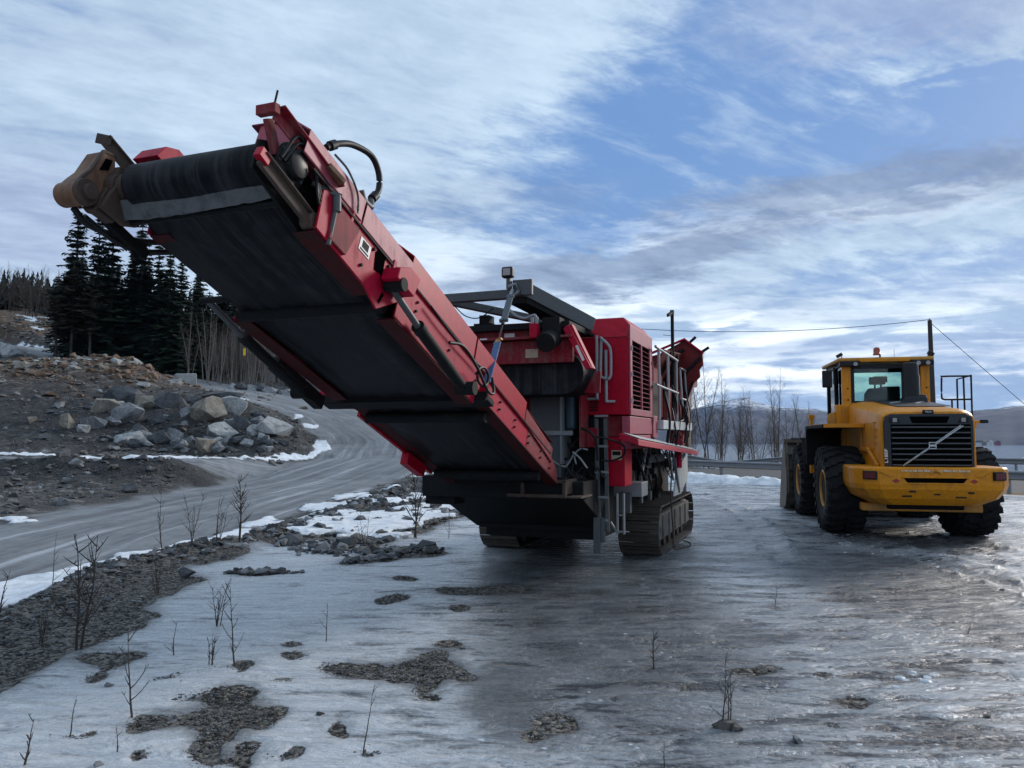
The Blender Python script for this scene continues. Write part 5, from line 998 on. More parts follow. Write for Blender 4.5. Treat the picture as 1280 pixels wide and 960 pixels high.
    mb = MB(); mb.box2((-.772, -1.35, 1.62), (-.758, -.85, 2.12)); mb.box2((-.772, -.75, 1.62), (-.758, -.30, 2.12)); mb.build('side_door', YEL, hd, bevel=.006)
    mb = MB(); mb.beam((-.80, -1.66, 1.34), (-.80, -1.0, 1.62), .05, .07); mb.beam((-.80, -1.0, 1.62), (-.80, -.4, 1.62), .05, .07); mb.build('side_step', YEL, hd, bevel=.008)
    mb = MB()
    for k in range(4): mb.tube([(-.775, -1.52 + .0 * k, 1.75 + .12 * k), (-.80, -1.45, 1.75 + .12 * k), (-.775, -1.38, 1.75 + .12 * k)], .012, 6)
    mb.build('door_handle', YELD, hd, smooth=50)
    # grille
    mb = MB(); mb.prism([(-.70, 1.30), (-.705, 2.10), (-.68, 2.20), (-.60, 2.245), (.60, 2.245), (.68, 2.20), (.705, 2.10), (.70, 1.30)], 'y', -1.80, -1.742); gr = mb.build('rear_grille', GRILLEM, LD, bevel=.008)
    mb = MB(); mb.box2((-.60, -1.806, 1.335), (.66, -1.79, 2.065)); mb.build('grille_opening', VOID, gr, bevel=.01)
    mb = MB()
    for k in range(8): mb.box((.03, -1.812, 1.365 + k * .093), (1.24, .022, .020), Matrix.Rotation(.35, 3, 'X'))
    mb.build('grille_slat', SLAT, gr, bevel=.003)
    mb = MB(); mb.prism([(-.30, 2.20), (.34, 2.20), (.29, 2.085), (-.25, 2.085)], 'y', -1.807, -1.79); mb.box2((-.06, -1.812, 2.13), (.08, -1.806, 2.145)); mb.build('camera_recess', VOID, gr, bevel=.004)
    for sg in (-1, 1):
        mb = MB(); x = .54 * sg + .01; mb.prism([(x - .09, 2.19), (x + .05, 2.19), (x + .09, 2.09), (x - .09, 2.09)] if sg < 0 else [(x - .05, 2.19), (x + .09, 2.19), (x + .09, 2.09), (x - .09, 2.09)], 'y', -1.808, -1.79); lm = mb.build('grille_lamp', BLKP, gr, bevel=.006)
        mb = MB(); mb.box2((x - .035, -1.816, 2.105), (x + .035, -1.808, 2.175)); mb.build('lens', LENS, lm, bevel=.006)
    mb = MB(); mb.box2((-.075, -1.80, 2.245), (.095, -1.74, 2.315)); bd = mb.build('badge', BLKP, gr, bevel=.012)
    text_mesh('badge_text', 'VOLVO', .04, CHROME, bd, (.01, -1.803, 2.28), (R(90), 0, 0), .10, bold=True)
    mb = MB(); mb.beam((-.40, -1.835, 1.375), (-.01, -1.835, 1.66), .018, .028, up=(0, -.3, 1)); mb.beam((.10, -1.835, 1.745), (.50, -1.835, 2.045), .018, .028, up=(0, -.3, 1)); mb.beam((-.43, -1.833, 1.352), (-.01, -1.833, 1.645), .012, .014); mb.beam((.11, -1.833, 1.73), (.535, -1.833, 2.04), .012, .014); em = mb.build('emblem_bar', CHROME, gr, bevel=.003)
    mb = MB(); cx_, cz_ = .045, 1.70
    for (a, b_) in (((cx_ - .06, cz_ - .06), (cx_ + .06, cz_ - .045)), ((cx_ - .06, cz_ + .045), (cx_ + .06, cz_ + .06)), ((cx_ - .06, cz_ - .045), (cx_ - .045, cz_ + .045)), ((cx_ + .045, cz_ - .045), (cx_ + .06, cz_ + .045)), ((cx_ - .045, cz_ - .016), (cx_ + .045, cz_ + .016))): mb.box2((a[0], -1.85, a[1]), (b_[0], -1.825, b_[1]))
    mb.build('emblem_square', CHROME, em, bevel=.003)
    mb = MB(); mb.box2((-.045 + .045, -1.826, 1.65), (.09, -1.822, 1.75)); mb.build('emblem_back', BLKP, em)
    text_mesh('side_text', 'L180F', .075, TXT, gr, (-.683, -1.803, 1.52), (R(90), R(-90), 0), .24, bold=True)
    # rear fenders and platforms
    for sg in (-1, 1):
        X = lambda v: sg * v
        mb = MB(); mb.box2((X(.77), -.62, 2.02), (X(1.52 if sg < 0 else 1.15), 1.35, 2.085)); mb.prism([(1.35, 2.08), (1.35, 1.25), (1.28, 1.25), (1.25, 1.95), (1.1, 2.02)], 'x', X(.80), X(1.54)); fd = mb.build('rear_fender', DARK, LD, bevel=.012)
        mb = MB(); xe = 1.50 if sg < 0 else 1.14; mb.box2((X(.78), -.655, 2.025), (X(xe), -.622, 2.09)); mb.box2((X(.78), -.655, 2.088), (X(xe), .75, 2.10)); mb.build('fender_edge', YEL, fd, bevel=.008)
        mb = MB(); mb.box2((X(.765), -.4, 1.3), (X(.80), 1.25, 2.02)); mb.build('inner_panel', YELD, fd)
        mb = MB(); mb.box2((X(1.0), 2.35, 1.78), (X(1.50), 4.0, 1.83)); mb.prism([(2.35, 1.83), (2.0, 1.45), (2.0, 1.05), (2.05, 1.05), (2.06, 1.42), (2.4, 1.78)], 'x', X(1.0), X(1.48)); mb.build('front_fender', DARK, LD, bevel=.01)
        mb = MB(); mb.prism([(1.78, 1.05), (1.86, 1.90), (2.02, 1.90), (1.96, 1.05)], 'x', X(1.26), X(1.38)); mb.box2((X(1.29), 1.82, 1.96), (X(1.36), 1.92, 2.28)); mb.box2((X(1.27), 1.80, 2.24), (X(1.39), 1.94, 2.34)); mb.box2((X(1.26), 1.8, 2.04), (X(1.40), 1.95, 2.10)); mb.build('bracket_post', YEL, LD, bevel=.012)
        mb = MB(); mb.box2((X(1.25), 1.78, 1.92), (X(1.41), 1.98, 2.02)); mb.build('post_clamp', DARK, LD, bevel=.01)
        mb = MB(); mb.prism([(2.2, 1.9), (2.6, 2.2), (4.6, .75), (4.5, .5), (4.2, .5), (2.3, 1.6)], 'x', X(.42), X(.58)); mb.build('lift_arm', YELD, LD, bevel=.015)
    # handrail on the right platform
    mb = MB(); y = -.50
    mb.tube(spline([(1.14, y, 2.98), (.66, y, 2.98), (.63, y, 2.95), (.62, y, 2.60), (.65, y, 2.555), (.72, y, 2.545), (1.12, y, 2.545)], 6), .017, 8)
    mb.tube([(1.13, y, 3.0), (1.12, y, 2.1)], .017, 8); mb.tube([(1.00, y, 2.98), (1.00, y, 2.1)], .017, 8); mb.tube([(.79, y, 2.55), (.79, y, 2.1)], .017, 8); mb.tube([(1.13, y, 2.99), (1.16, .35, 2.98), (1.16, .38, 2.1)], .017, 8)
    mb.build('handrail', BLKP, LD, smooth=50)
    mb = MB(); mb.box2((1.02, -.62, 2.10), (1.22, -.5, 2.15)); mb.build('lamp_bracket', YEL, LD, bevel=.008)
    mb = MB(); mb.box2((1.21, -.66, 2.10), (1.34, -.56, 2.165)); mb.build('marker_lamp', BLKP, LD, bevel=.015)
    # cab
    cb = bpy.data.objects.new('cab', None); COL.objects.link(cb); cb.parent = LD
    mb = MB(); mb.box2((-.84, .95, 1.35), (.84, 2.75, 2.12)); mb.box2((-.84, .95, 2.12), (.84, 1.02, 2.56)); mb.build('cab_base', YELD, cb, bevel=.015)
    for (x, y, w_, d_) in ((-.755, .99, .17, .10), (.755, .99, .17, .10)):
        mb = MB(); mb.box2((x - w_ / 2, y - d_ / 2, 2.1), (x + w_ / 2, y + d_ / 2, 3.42)); p = mb.build('rear_pillar', YEL, cb, bevel=.012)
        mb = MB()
        for z in (2.62, 2.86): mb.cyl((x + .02, .93, z), (x + .02, .945, z), .018, 10)
        mb.build('pillar_bolt', BLKP, p)
    mb = MB()
    for x in (-.80, .80):
        mb.box2((x - .04, 1.75, 2.1), (x + .04, 1.83, 3.42)); mb.box2((x - .04, 2.66, 2.1), (x + .04, 2.74, 3.42)); mb.box2((x - .035, 1.05, 2.1), (x + .035, 2.7, 2.2)); mb.box2((x - .035, 1.05, 3.34), (x + .035, 2.7, 3.42))
    mb.box2((-.8, 2.68, 2.1), (.8, 2.74, 2.45)); mb.box2((-.8, 2.68, 3.32), (.8, 2.74, 3.42)); mb.build('cab_frame', BLKP, cb, bevel=.006)
    mb = MB(); mb.box2((-.67, .955, 2.54), (-.60, 1.0, 3.36)); mb.box2((.60, .955, 2.54), (.67, 1.0, 3.36)); mb.box2((-.6, .955, 3.27), (.6, 1.0, 3.36)); mb.box2((-.6, .955, 2.54), (.6, 1.0, 2.60)); mb.build('rear_window_frame', BLKP, cb, bevel=.006)
    mb = MB(); mb.box2((-.60, .975, 2.60), (.60, .981, 3.27)); mb.build('rear_window', GLASS, cb)
    mb = MB(); mb.box2((-.76, 2.705, 2.45), (.76, 2.711, 3.32)); mb.build('windscreen', GLASS, cb)
    for x in (-.80, .80):
        mb = MB(); mb.box2((x - .003, 1.04, 2.2), (x + .003, 1.75, 3.34)); mb.build('side_window', GLASS, cb)
        mb = MB(); mb.box2((x - .003, 1.83, 2.2), (x + .003, 2.66, 3.34)); mb.build('side_window', GLASS, cb)
    mb = MB(); mb.box2((-.92, .86, 3.42), (.92, 2.85, 3.50)); rf = mb.build('roof', YELD, cb, bevel=.03, seg=3)
    mb = MB(); mb.box2((-.50, .84, 3.405), (.45, .90, 3.47)); mb.build('roof_edge', YEL, rf, bevel=.01)
    for sg in (-1, 1):
        mb = MB(); mb.box2((sg * .50, .80, 3.31), (sg * .90, .93, 3.425)); mb.build('lamp_housing', BLKP, rf, bevel=.02)
        for x in ((-.60,) if sg < 0 else (.60, .78)):
            mb = MB(); mb.cyl((x, .795, 3.36), (x, .785, 3.36), .042, 20); mb.build('roof_lamp', LENS, rf, smooth=40)
        mb = MB(); mb.box((sg * .88, .95, 3.56), (.12, .10, .07), Matrix.Rotation(sg * .5, 3, 'Y')); mb.tube([(sg * .82, .97, 3.49), (sg * .84, .96, 3.54)], .012, 6); mb.build('aux_lamp', BLKP, rf, bevel=.01)
    mb = MB(); mb.tube([(-.10, .90, 3.50), (-.10, .90, 3.545)], .018, 8); mb.box2((-.34, .86, 3.38), (-.08, .9, 3.44)); bs = mb.build('beacon_bracket', BLKP, rf)
    mb = MB(); mb.lathe([(.075, 0), (.078, .02), (.066, .03), (.066, .11), (.055, .15), (.02, .165)], (-.16, .90, 3.545), 'z', 22); mb.build('beacon', AMBER, rf, smooth=50)
    mb = MB(); mb.tube([(.30, 1.4, 3.5), (.30, 1.4, 3.72)], .004, 5); mb.build('aerial', BLKP, rf)
    # mirror and its arm
    mb = MB(); mb.tube(spline([(-.86, 1.3, 3.36), (-.98, 1.25, 3.38), (-1.08, 1.22, 3.33), (-1.09, 1.22, 3.24)], 5), .014, 8); mb.tube([(-.93, 1.3, 3.34), (-.90, 1.34, 2.12)], .016, 8); mb.build('mirror_arm', BLKP, cb, smooth=50)
    mb = MB(); mb.box2((-1.19, 1.18, 2.90), (-.99, 1.25, 3.27)); mb.build('mirror', BLKP, cb, bevel=.025, seg=3)
    mb = MB(); mb.box2((-.88, 1.5, 3.0), (-.84, 1.75, 3.3)); mb.box2((-.87, 1.6, 2.5), (-.84, 1.7, 3.0)); mb.build('door_mirror', BLKP, cb, bevel=.01)
    mb = MB(); mb.box2((-.98, .90, 2.09), (-.68, 1.15, 2.52)); mb.build('air_intake_box', YEL, cb, bevel=.02)
    mb = MB(); mb.lathe([(.02, -.03), (.15, -.03), (.15, .03), (.02, .03)], (-1.0, 1.0, 2.22), 'y', 20); mb.build('rear_arch_cap', YELD, cb, smooth=40, bevel=.01)
    # operator seat
    st = bpy.data.objects.new('operator_seat', None); COL.objects.link(st); st.parent = LD
    mb = MB(); mb.prism([(-.27, 2.50), (-.25, 2.78), (-.17, 2.90), (.19, 2.90), (.27, 2.78), (.29, 2.50)], 'y', 1.62, 1.76); mb.build('backrest', SEATM, st, bevel=.03, seg=3)
    mb = MB(); mb.box2((-.15, 1.63, 2.98), (.17, 1.74, 3.14)); mb.box2((-.06, 1.66, 2.88), (-.02, 1.70, 3.0)); mb.box2((.06, 1.66, 2.88), (.10, 1.70, 3.0)); mb.build('headrest', SEATM, st, bevel=.035, seg=3)
    mb = MB(); mb.box2((-.26, 1.7, 2.25), (.28, 2.2, 2.40)); mb.build('cushion', SEATM, st, bevel=.03)
    mb = MB(); mb.box2((.16, 1.9, 2.4), (.52, 2.5, 2.95)); mb.box2((-.7, 2.3, 2.4), (.7, 2.6, 2.52)); mb.box2((.12, 2.5, 3.08), (.42, 2.56, 3.22)); mb.build('dashboard', BLKP, LD, bevel=.02)
    # exhaust stack
    mb = MB(); c_ = (.34, .42, 0); mb.lathe([(.20, 2.47), (.19, 2.60), (.165, 2.66), (.165, 3.05), (.15, 3.09), (.15, 3.28), (.135, 3.32), (.10, 3.33)], c_, 'z', 26); ex = mb.build('exhaust_stack', BLKP, LD, smooth=40)
    mb = MB(); mb.prism([(.10, 2.44), (.20, 2.64), (.56, 2.64), (.62, 2.44)], 'y', .2, .62); mb.cyl((.53, .35, 2.48), (.53, .35, 2.68), .075, 18); mb.build('exhaust_base', GRILLEM, ex, bevel=.015)
    # bucket
    mb = MB(); outer = [(5.6, .03), (4.75, .03), (4.35, .16), (4.14, .45), (4.10, .85), (4.22, 1.35), (4.42, 1.74), (4.50, 1.74)]; inner = [(4.46, 1.66), (4.28, 1.34), (4.17, .86), (4.2, .5), (4.4, .23), (4.76, .10), (5.6, .08)]
    mb.prism(outer + inner, 'x', -1.60, 1.60); bk = mb.build('bucket', BUCK, LD, bevel=.01)
    for x in (-1.615, 1.585):
        mb = MB(); mb.prism([(5.6, .02), (4.75, .02), (4.33, .15), (4.11, .44), (4.07, .86), (4.2, 1.36), (4.41, 1.77), (4.55, 1.76), (5.3, .6)], 'x', x, x + .03); mb.build('bucket_side', BUCK, bk, bevel=.006)
    mb = MB(); mb.box2((-1.62, 4.30, 1.70), (1.62, 4.50, 1.80)); 
    for z in (.62, 1.02, 1.4): mb.box2((-1.60, 4.02 + abs(z - .85) * .18, z), (-.70, 4.16 + abs(z - .85) * .22, z + .05))
    for x in (-1.58, -1.30, -.95, .95, 1.3): mb.prism([(4.12, .4), (4.02, .5), (4.0, .9), (4.12, 1.4), (4.3, 1.7), (4.36, 1.66), (4.2, 1.3), (4.1, .85)], 'x', x, x + .03)
    mb.build('bucket_rib', BUCK, bk, bevel=.006)
loader()
# ------------------------------------------------------------------ trees, stones, roadside things
BARK = mat('dark_bark', (0.055, 0.045, 0.038), 0.9, scale=12)
BARKP = mat('pale_birch_bark', (0.20, 0.175, 0.155), 0.9, dirt=(0.07, 0.058, 0.05), dirt_amt=0.5, scale=3)
TWIG = mat('twig', (0.050, 0.038, 0.032), 0.9, scale=9)
TWIGP = mat('grey_twig', (0.105, 0.085, 0.073), 0.9, scale=5)
def foliage(name, a, b_):
    m, T, b = mat_base(name); g_ = T.new('ShaderNodeNewGeometry'); oi = T.new('ShaderNodeObjectInfo'); tc = T.new('ShaderNodeTexCoord')
    f = T.add(T.mul(T.noise(tc.outputs['Object'], .9, 4, .6), .7), T.mul(oi.outputs['Random'], .3)); T.l.new(T.mix(T.sstep(f, .3, .75), a, b_), b.inputs['Base Color']); b.inputs['Roughness'].default_value = 0.8; b.inputs['Specular IOR Level'].default_value = .2; return m
NEEDLE = foliage('spruce_needles', (0.012, 0.024, 0.017), (0.032, 0.052, 0.030)); PINE = foliage('pine_needles', (0.035, 0.034, 0.022), (0.075, 0.062, 0.040)); FARN = foliage('far_needles', (0.020, 0.024, 0.018), (0.062, 0.050, 0.038))
def rockmat(name, a, b_, c_=None):
    m, T, b = mat_base(name); tc = T.new('ShaderNodeTexCoord'); o = tc.outputs['Object']; n1 = T.noise(o, 1.6, 7, .65, .6); n2 = T.noise(o, 9, 5, .65)
    col = T.mix(T.sstep(T.add(T.mul(n1, .65), T.mul(n2, .35)), .36, .64), a, b_)
    if c_: col = T.mix(T.sstep(T.noise(o, 2.7, 5, .6), .52, .68, 0, .85), col, c_)
    T.l.new(col, b.inputs['Base Color']); b.inputs['Roughness'].default_value = .85; T.l.new(T.bump(T.add(n1, T.mul(n2, .35)), .8, .06), b.inputs['Normal']); return m
ROCKG = rockmat('grey_rock', (0.085, 0.09, 0.095), (0.23, 0.235, 0.245)); ROCKD = rockmat('dark_rock', (0.028, 0.031, 0.036), (0.090, 0.095, 0.104)); ROCKL = rockmat('pale_rock', (0.20, 0.205, 0.205), (0.40, 0.405, 0.40), (0.14, 0.14, 0.145)); ROCKT = rockmat('tan_rock', (0.135, 0.112, 0.086), (0.265, 0.238, 0.198), (0.13, 0.12, 0.11)); ROCKB = rockmat('brown_rubble', (0.075, 0.042, 0.026), (0.20, 0.13, 0.085)); GRAVM = rockmat('gravel_stone', (0.030, 0.027, 0.023), (0.165, 0.152, 0.138)); CONC = rockmat('concrete', (0.24, 0.25, 0.24), (0.36, 0.36, 0.35))

# ---- stones
def hull(rr, n=16, sx=1, sy=1, sz=1):
    """angular stone: hull of random points, flat facets"""
    bm = bmesh.new()
    for i in range(n):
        v = Vector((rr.gauss(0, 1), rr.gauss(0, 1), rr.gauss(0, 1))).normalized() * rr.uniform(.75, 1.0); bm.verts.new((v.x * sx, v.y * sy, v.z * sz))
    r = bmesh.ops.convex_hull(bm, input=bm.verts[:]); 
    bmesh.ops.delete(bm, geom=[v for v in bm.verts if not v.link_faces], context='VERTS'); bm.verts.index_update()
    V = [tuple(v.co) for v in bm.verts]; F = [tuple(v.index for v in f.verts) for f in bm.faces]; bm.free(); return V, F
rr = random.Random(77)
HULLS = [hull(rr, rr.randint(9, 14), 1, rr.uniform(.6, 1), rr.uniform(.45, .9)) for _ in range(40)]
def boulder(px, py, Y, wpx, hpx, m, label, group, name='boulder', sink=.25, seed=None, loc=None, dim=None):
    rb = random.Random(seed if seed is not None else int(px * 31 + py * 7)); 
    if loc is None:
        x = (px - 640) / 961 * Y; sx = wpx * Y / 961 / 2; sz = hpx * Y / 961 / 2; loc = (x, Y, hz(x, Y) + sz * (1 - 2 * sink) * .9)
    else: sx, sz = dim
    V, F = hull(rb, rb.randint(12, 18), sx * 1.42, sx * rb.uniform(.95, 1.3), sz * 1.5)
    o = MB().poly(V, F).build(name, m, bevel=sx * .018, seg=1); o.location = loc; o.rotation_euler = (rb.uniform(-.15, .15), rb.uniform(-.15, .15), rb.uniform(-.5, .5)); return tag(o, label, 'boulder', group)
BG = 'boulders heaped inside the hairpin bend'
specials = [(279, 499, 49.5, 40, 19, ROCKD, 'dark flat slab on top of the boulder heap'), (292, 511, 47.5, 37, 27, ROCKL, 'pale squarish boulder leaning under the dark slab'), (259, 526, 45.5, 38, 37, ROCKT, 'largest tan brown boulder in the middle of the heap'),
 (340, 535, 44.5, 44, 28, ROCKL, 'pale boulder alone at the right end of the heap'), (279, 542, 43.5, 37, 20, ROCKL, 'pale wedge boulder below the big tan one'), (154, 510, 47.5, 46, 22, ROCKD, 'long dark slab at the upper left of the heap'),
 (210, 516, 46.8, 32, 25, ROCKD, 'dark grey boulder high in the heap, left of the big tan one'), (187, 519, 46.5, 25, 19, ROCKT, 'small tan boulder between two dark ones in the heap'), (131, 528, 45, 32, 18, ROCKT, 'brownish flat boulder on the left side of the heap'),
 (157, 537, 44, 40, 26, ROCKG, 'broad grey boulder on the left side of the heap'), (256, 563, 41.2, 24, 22, ROCKT, 'tan tilted boulder at the foot of the heap'), (85, 560, 41.5, 18, 21, ROCKT, 'tan upright stone at the far left foot of the heap')]
for (px, py, Y, w_, h_, m, lb) in specials: boulder(px, py, Y, w_, h_, m, lb, BG)
for i, (px, py, Y, w_, h_) in enumerate([(193, 535, 44.2, 24, 15), (230, 525, 45.5, 17, 15), (226, 540, 43.8, 17, 12), (116, 552, 42.2, 30, 20), (161, 564, 41, 36, 17), (200, 558, 41.6, 27, 20), (218, 551, 42.3, 23, 20), (302, 532, 44.8, 23, 20), (323, 525, 45.6, 17, 14), (318, 538, 44.2, 17, 17), (175, 551, 42.3, 22, 16), (140, 545, 43, 20, 14),
    (300, 550, 42.4, 16, 12), (240, 553, 42.1, 16, 12), (310, 553, 42.2, 14, 10), (135, 566, 40.6, 16, 9), (183, 567, 40.6, 16, 9), (228, 567, 40.6, 18, 9), (276, 562, 41.0, 14, 12), (104, 563, 41.2, 18, 11), (240, 500, 48.5, 18, 12), (172, 527, 45.4, 18, 14), (322, 512, 47, 20, 13), (264, 549, 42.6, 16, 11), (148, 522, 45.8, 16, 11), (356, 545, 43.3, 13, 8), (290, 525, 45.2, 14, 12)] + [(128 + (k * 53) % 214, 545 + (k * 29) % 22 - (10 if (128 + (k * 53) % 214) > 240 else 0), 42.4 - ((k * 29) % 22) * .1 + (1.0 if (128 + (k * 53) % 214) > 240 else 0), 9 + (k * 7) % 8, 7 + (k * 5) % 6) for k in range(34)]):
    boulder(px, py, Y, w_, h_, (ROCKD, ROCKG, ROCKD, ROCKG, ROCKL)[i % 5], 'small angular boulder packed among the larger stones of the heap', BG)
RG = 'rocks lining the outer edge of the upper road'
for i in range(22):
    t = i / 21; x = -24.5 + 12.2 * t + .25 * math.sin(i * 3.1); y = 66.8 - 4.6 * t + .4 * math.cos(i * 2.3); s_ = .34 + .26 * ((i * 37) % 11) / 11
    boulder(i * 17, i * 3, y, 0, 0, (ROCKG, ROCKL, ROCKD)[i % 3], 'grey rock in the row along the outer edge of the upper road', RG, name='roadside_rock', loc=(x, y, hz(x, y) + s_ * .35), dim=(s_, s_ * .7))
V, F = hull(random.Random(9), 10, .9, .6, .6); x, y = -26.6, 62.5
mb = MB(); mb.box((0, 0, 0), (1.6, 1.0, 1.15)); o = mb.build('concrete_block', CONC, bevel=.09, seg=3); o.location = (x, y, hz(x, y) + .5); o.rotation_euler = (.04, -.05, .5); tag(o, 'grey concrete block at the road edge beside the brown rubble mound', 'concrete block')
for i, (x, y, s_) in enumerate(((-50.0, 76, 1.0), (-48.8, 75, .7), (-51.5, 77, .8), (-49.6, 73.5, .55))):
    boulder(i * 7 + 3, 5, y, 0, 0, (ROCKL, ROCKG, ROCKL, ROCKD)[i], 'pale block in the cluster beside the upper track at the left edge', 'pale blocks beside the upper track', name='stone_block', loc=(x, y, hz(x, y) + s_ * .4), dim=(s_, s_ * .75))
def scatter(name, m, pts, label=None):
    """one mesh of many loose stones; pts: (x, y, size)"""
    V = []; F = []; rs = random.Random(len(pts)); 
    Z = height(np.array([p[0] for p in pts]), np.array([p[1] for p in pts]))
    mats_ = m if isinstance(m, list) else [m]; mi = []
    for (x, y, s_), z in zip(pts, Z):
        hv, hf = rs.choice(HULLS); k = len(V); a = rs.uniform(0, 6.28); ca, sa = math.cos(a), math.sin(a); fl = rs.random() < .5
        for (vx, vy, vz) in hv:
            if fl: vx, vz = vx * .9, vz * .8
            V.append((x + (vx * ca - vy * sa) * s_, y + (vx * sa + vy * ca) * s_, z + vz * s_ * .85 + s_ * (.12 if s_ > .035 else -.38)))
        F += [tuple(i + k for i in f) for f in hf]; mi += [rs.randrange(len(mats_))] * len(hf)
    me = bpy.data.meshes.new(name); me.from_pydata(V, [], F); me.update()
    for q in mats_: me.materials.append(q)
    me.polygons.foreach_set('material_index', mi); o = bpy.data.objects.new(name, me); COL.objects.link(o); o['kind'] = 'stuff'
    if label: o['label'] = label
    return o
def in_poly(p, poly): return bool(inside(np.array([p[0]]), np.array([p[1]]), poly)[0])
rg = random.Random(3); pts = []
for i in range(1500):          # stone ridge along the pad edge
    t = rg.random(); y = 6 + 26 * t ** 1.4; x = float(ridge_x(np.array([y]))[0]) + rg.gauss(0.15, .32 + .012 * y); mx_ = np.interp(y, [6, 10, 14, 20], [.05, .07, .20, .28]); pts.append((x, y, min(mx_ * rg.uniform(.6, 1), .03 + rg.expovariate(1 / .055))))
big = [gz(*q) for q in POLY[6]]; right = [gz(*q) for q in POLY[7]]
bx0, bx1 = min(p[0] for p in right), max(p[0] for p in right); by0, by1 = min(p[1] for p in right), max(p[1] for p in right)
cand = [(rg.uniform(bx0, bx1), rg.uniform(by0, by1)) for _ in range(5200)]; ok = inside(np.array([c[0] for c in cand]), np.array([c[1] for c in cand]), right)
pts += [(c[0], c[1], min(.26, .03 + rg.expovariate(1 / .05))) for c, k in zip(cand, ok) if k]
for (a, b_, n, w_) in (((400, 687), (555, 686), 130, .16), ((430, 703), (498, 693), 60, .12), ((283, 716), (380, 715), 70, .07), ((360, 690), (480, 688), 60, .2), ((340, 668), (430, 645), 120, .3)):
    p0, p1 = gz(*a), gz(*b_)
    for i in range(n): t = rg.random(); pts.append((p0[0] + (p1[0] - p0[0]) * t, p0[1] + (p1[1] - p0[1]) * t + rg.gauss(0, w_), .025 + rg.expovariate(1 / .04)))
scatter('ridge_stones', [ROCKD, GRAVM, ROCKD, ROCKG], pts)
pts = []
for P in POLY[:7]:
    Q = [gz(*q) for q in P]; x0, x1 = min(p[0] for p in Q), max(p[0] for p in Q); y0, y1 = min(p[1] for p in Q), max(p[1] for p in Q)
    n = int(min(14000, (x1 - x0) * (y1 - y0) * (2200 if P is not POLY[6] else 600))); cand = [(rg.uniform(x0, x1), rg.uniform(y0, y1)) for _ in range(n)]; ok = inside(np.array([c[0] for c in cand]), np.array([c[1] for c in cand]), Q)
    if P is POLY[6]: ok = ok & ((verge(np.array([c[0] for c in cand]), np.array([c[1] for c in cand])) > .5) | (np.array([c[0] for c in cand]) < ridge_x(np.array([c[1] for c in cand])) + .5))
    pts += [(c[0], c[1], min(.024, .005 + rg.expovariate(1 / .0045))) for c, k in zip(cand, ok) if k]
for (px, py, hx, hy) in ELL:
    for i in range(30): a = rg.uniform(0, 6.28); q = math.sqrt(rg.random()); x, y = gz(px + hx * q * math.cos(a) * 1.1, py + hy * q * math.sin(a) * 1.1); pts.append((x, y, min(.025, .005 + rg.expovariate(1 / .006))))
for i in range(500): x, y = gz(rg.uniform(0, 1280), 620 + 340 * rg.random() ** .7); pts.append((x, y, .006 + rg.expovariate(1 / .007)))
scatter('gravel_stones', [GRAVM, ROCKD, GRAVM, ROCKG], pts)
pts = [(rg.gauss(-31, 4.6), rg.gauss(56.5, 3.4), min(.6, .07 + rg.expovariate(1 / .14))) for _ in range(1500)]; scatter('brown_rubble', [ROCKB, ROCKB, ROCKT, ROCKB, ROCKL], pts)
pts = []
for i in range(3400):
    k = rg.random()
    if k < .38: x, y = rg.uniform(-30, -12), rg.uniform(36.5, 52)
    elif k < .70: x, y = rg.uniform(-22, -11.5), rg.uniform(18, 33)
    elif k < .85: x, y = rg.uniform(-70, -46), rg.uniform(100, 114)
    else: x, y = rg.gauss(-15.8, 3.4), rg.gauss(43.8, 2.6)
    pts.append((x, y, min(.5, .04 + rg.expovariate(1 / (.075 if y < 90 else .3)))))
dd, _, _, _ = seg_dist(np.array([p[0] for p in pts]), np.array([p[1] for p in pts]), [(p[0], p[1]) for p in ROAD]); db2, _, _, _ = seg_dist(np.array([p[0] for p in pts]), np.array([p[1] for p in pts]), [(p[0], p[1]) for p in BRANCH])
pts = [p for p, a, b_ in zip(pts, dd, db2) if a > 4.2 and b_ > 1.7]; scatter('loose_stones', [GRAVM, ROCKD, GRAVM, ROCKD, ROCKG], pts)
# ---- snow banks pushed up beside the guardrail
SNOWM, T, b = mat_base('snow'); g_ = T.new('ShaderNodeNewGeometry'); nn = T.noise(g_.outputs['Position'], 2.5, 6, .65); T.l.new(T.mix(T.sstep(nn, .35, .6), (.56, .58, .61), (.82, .84, .86)), b.inputs['Base Color']); b.inputs['Roughness'].default_value = .7; T.l.new(T.bump(nn, .8, .15), b.inputs['Normal'])
def snow_bank(x0, y0, L_, Wd, h_, ang_, seed, label):
    n, k = 60, 24; U, Vv = np.meshgrid(np.linspace(-1, 1, n), np.linspace(-1, 1, k), indexing='ij'); f = np.clip(1 - np.abs(U) ** 2.6, 0, 1) * np.clip(1 - np.abs(Vv) ** 2, 0, 1); lump = .45 + .9 * fbm(U * 3 + seed, Vv * 1.5, 4, seed)
    X = x0 + U * L_ * math.cos(ang_) - Vv * Wd * math.sin(ang_); Y = y0 + U * L_ * math.sin(ang_) + Vv * Wd * math.cos(ang_); Z = height(X, Y) - .06 + f ** .7 * lump * h_
    I = np.arange(n * k).reshape(n, k); F_ = np.stack([I[:-1, :-1], I[1:, :-1], I[1:, 1:], I[:-1, 1:]], -1).reshape(-1, 4)
    o = MB().poly([tuple(p) for p in np.stack([X, Y, Z], -1).reshape(-1, 3)], [tuple(int(q) for q in f_) for f_ in F_]).build('snow_bank', SNOWM, smooth=70); return tag(o, label, 'snow bank', 'snow banks by the guardrail')
snow_bank(7.6, 31.6, 2.1, .8, .46, -.35, 5, 'white snow bank nearest the crusher before the guardrail'); snow_bank(9.6, 30.4, 1.3, .7, .36, -.45, 12, 'lower white snow bank right of the first one by the guardrail')

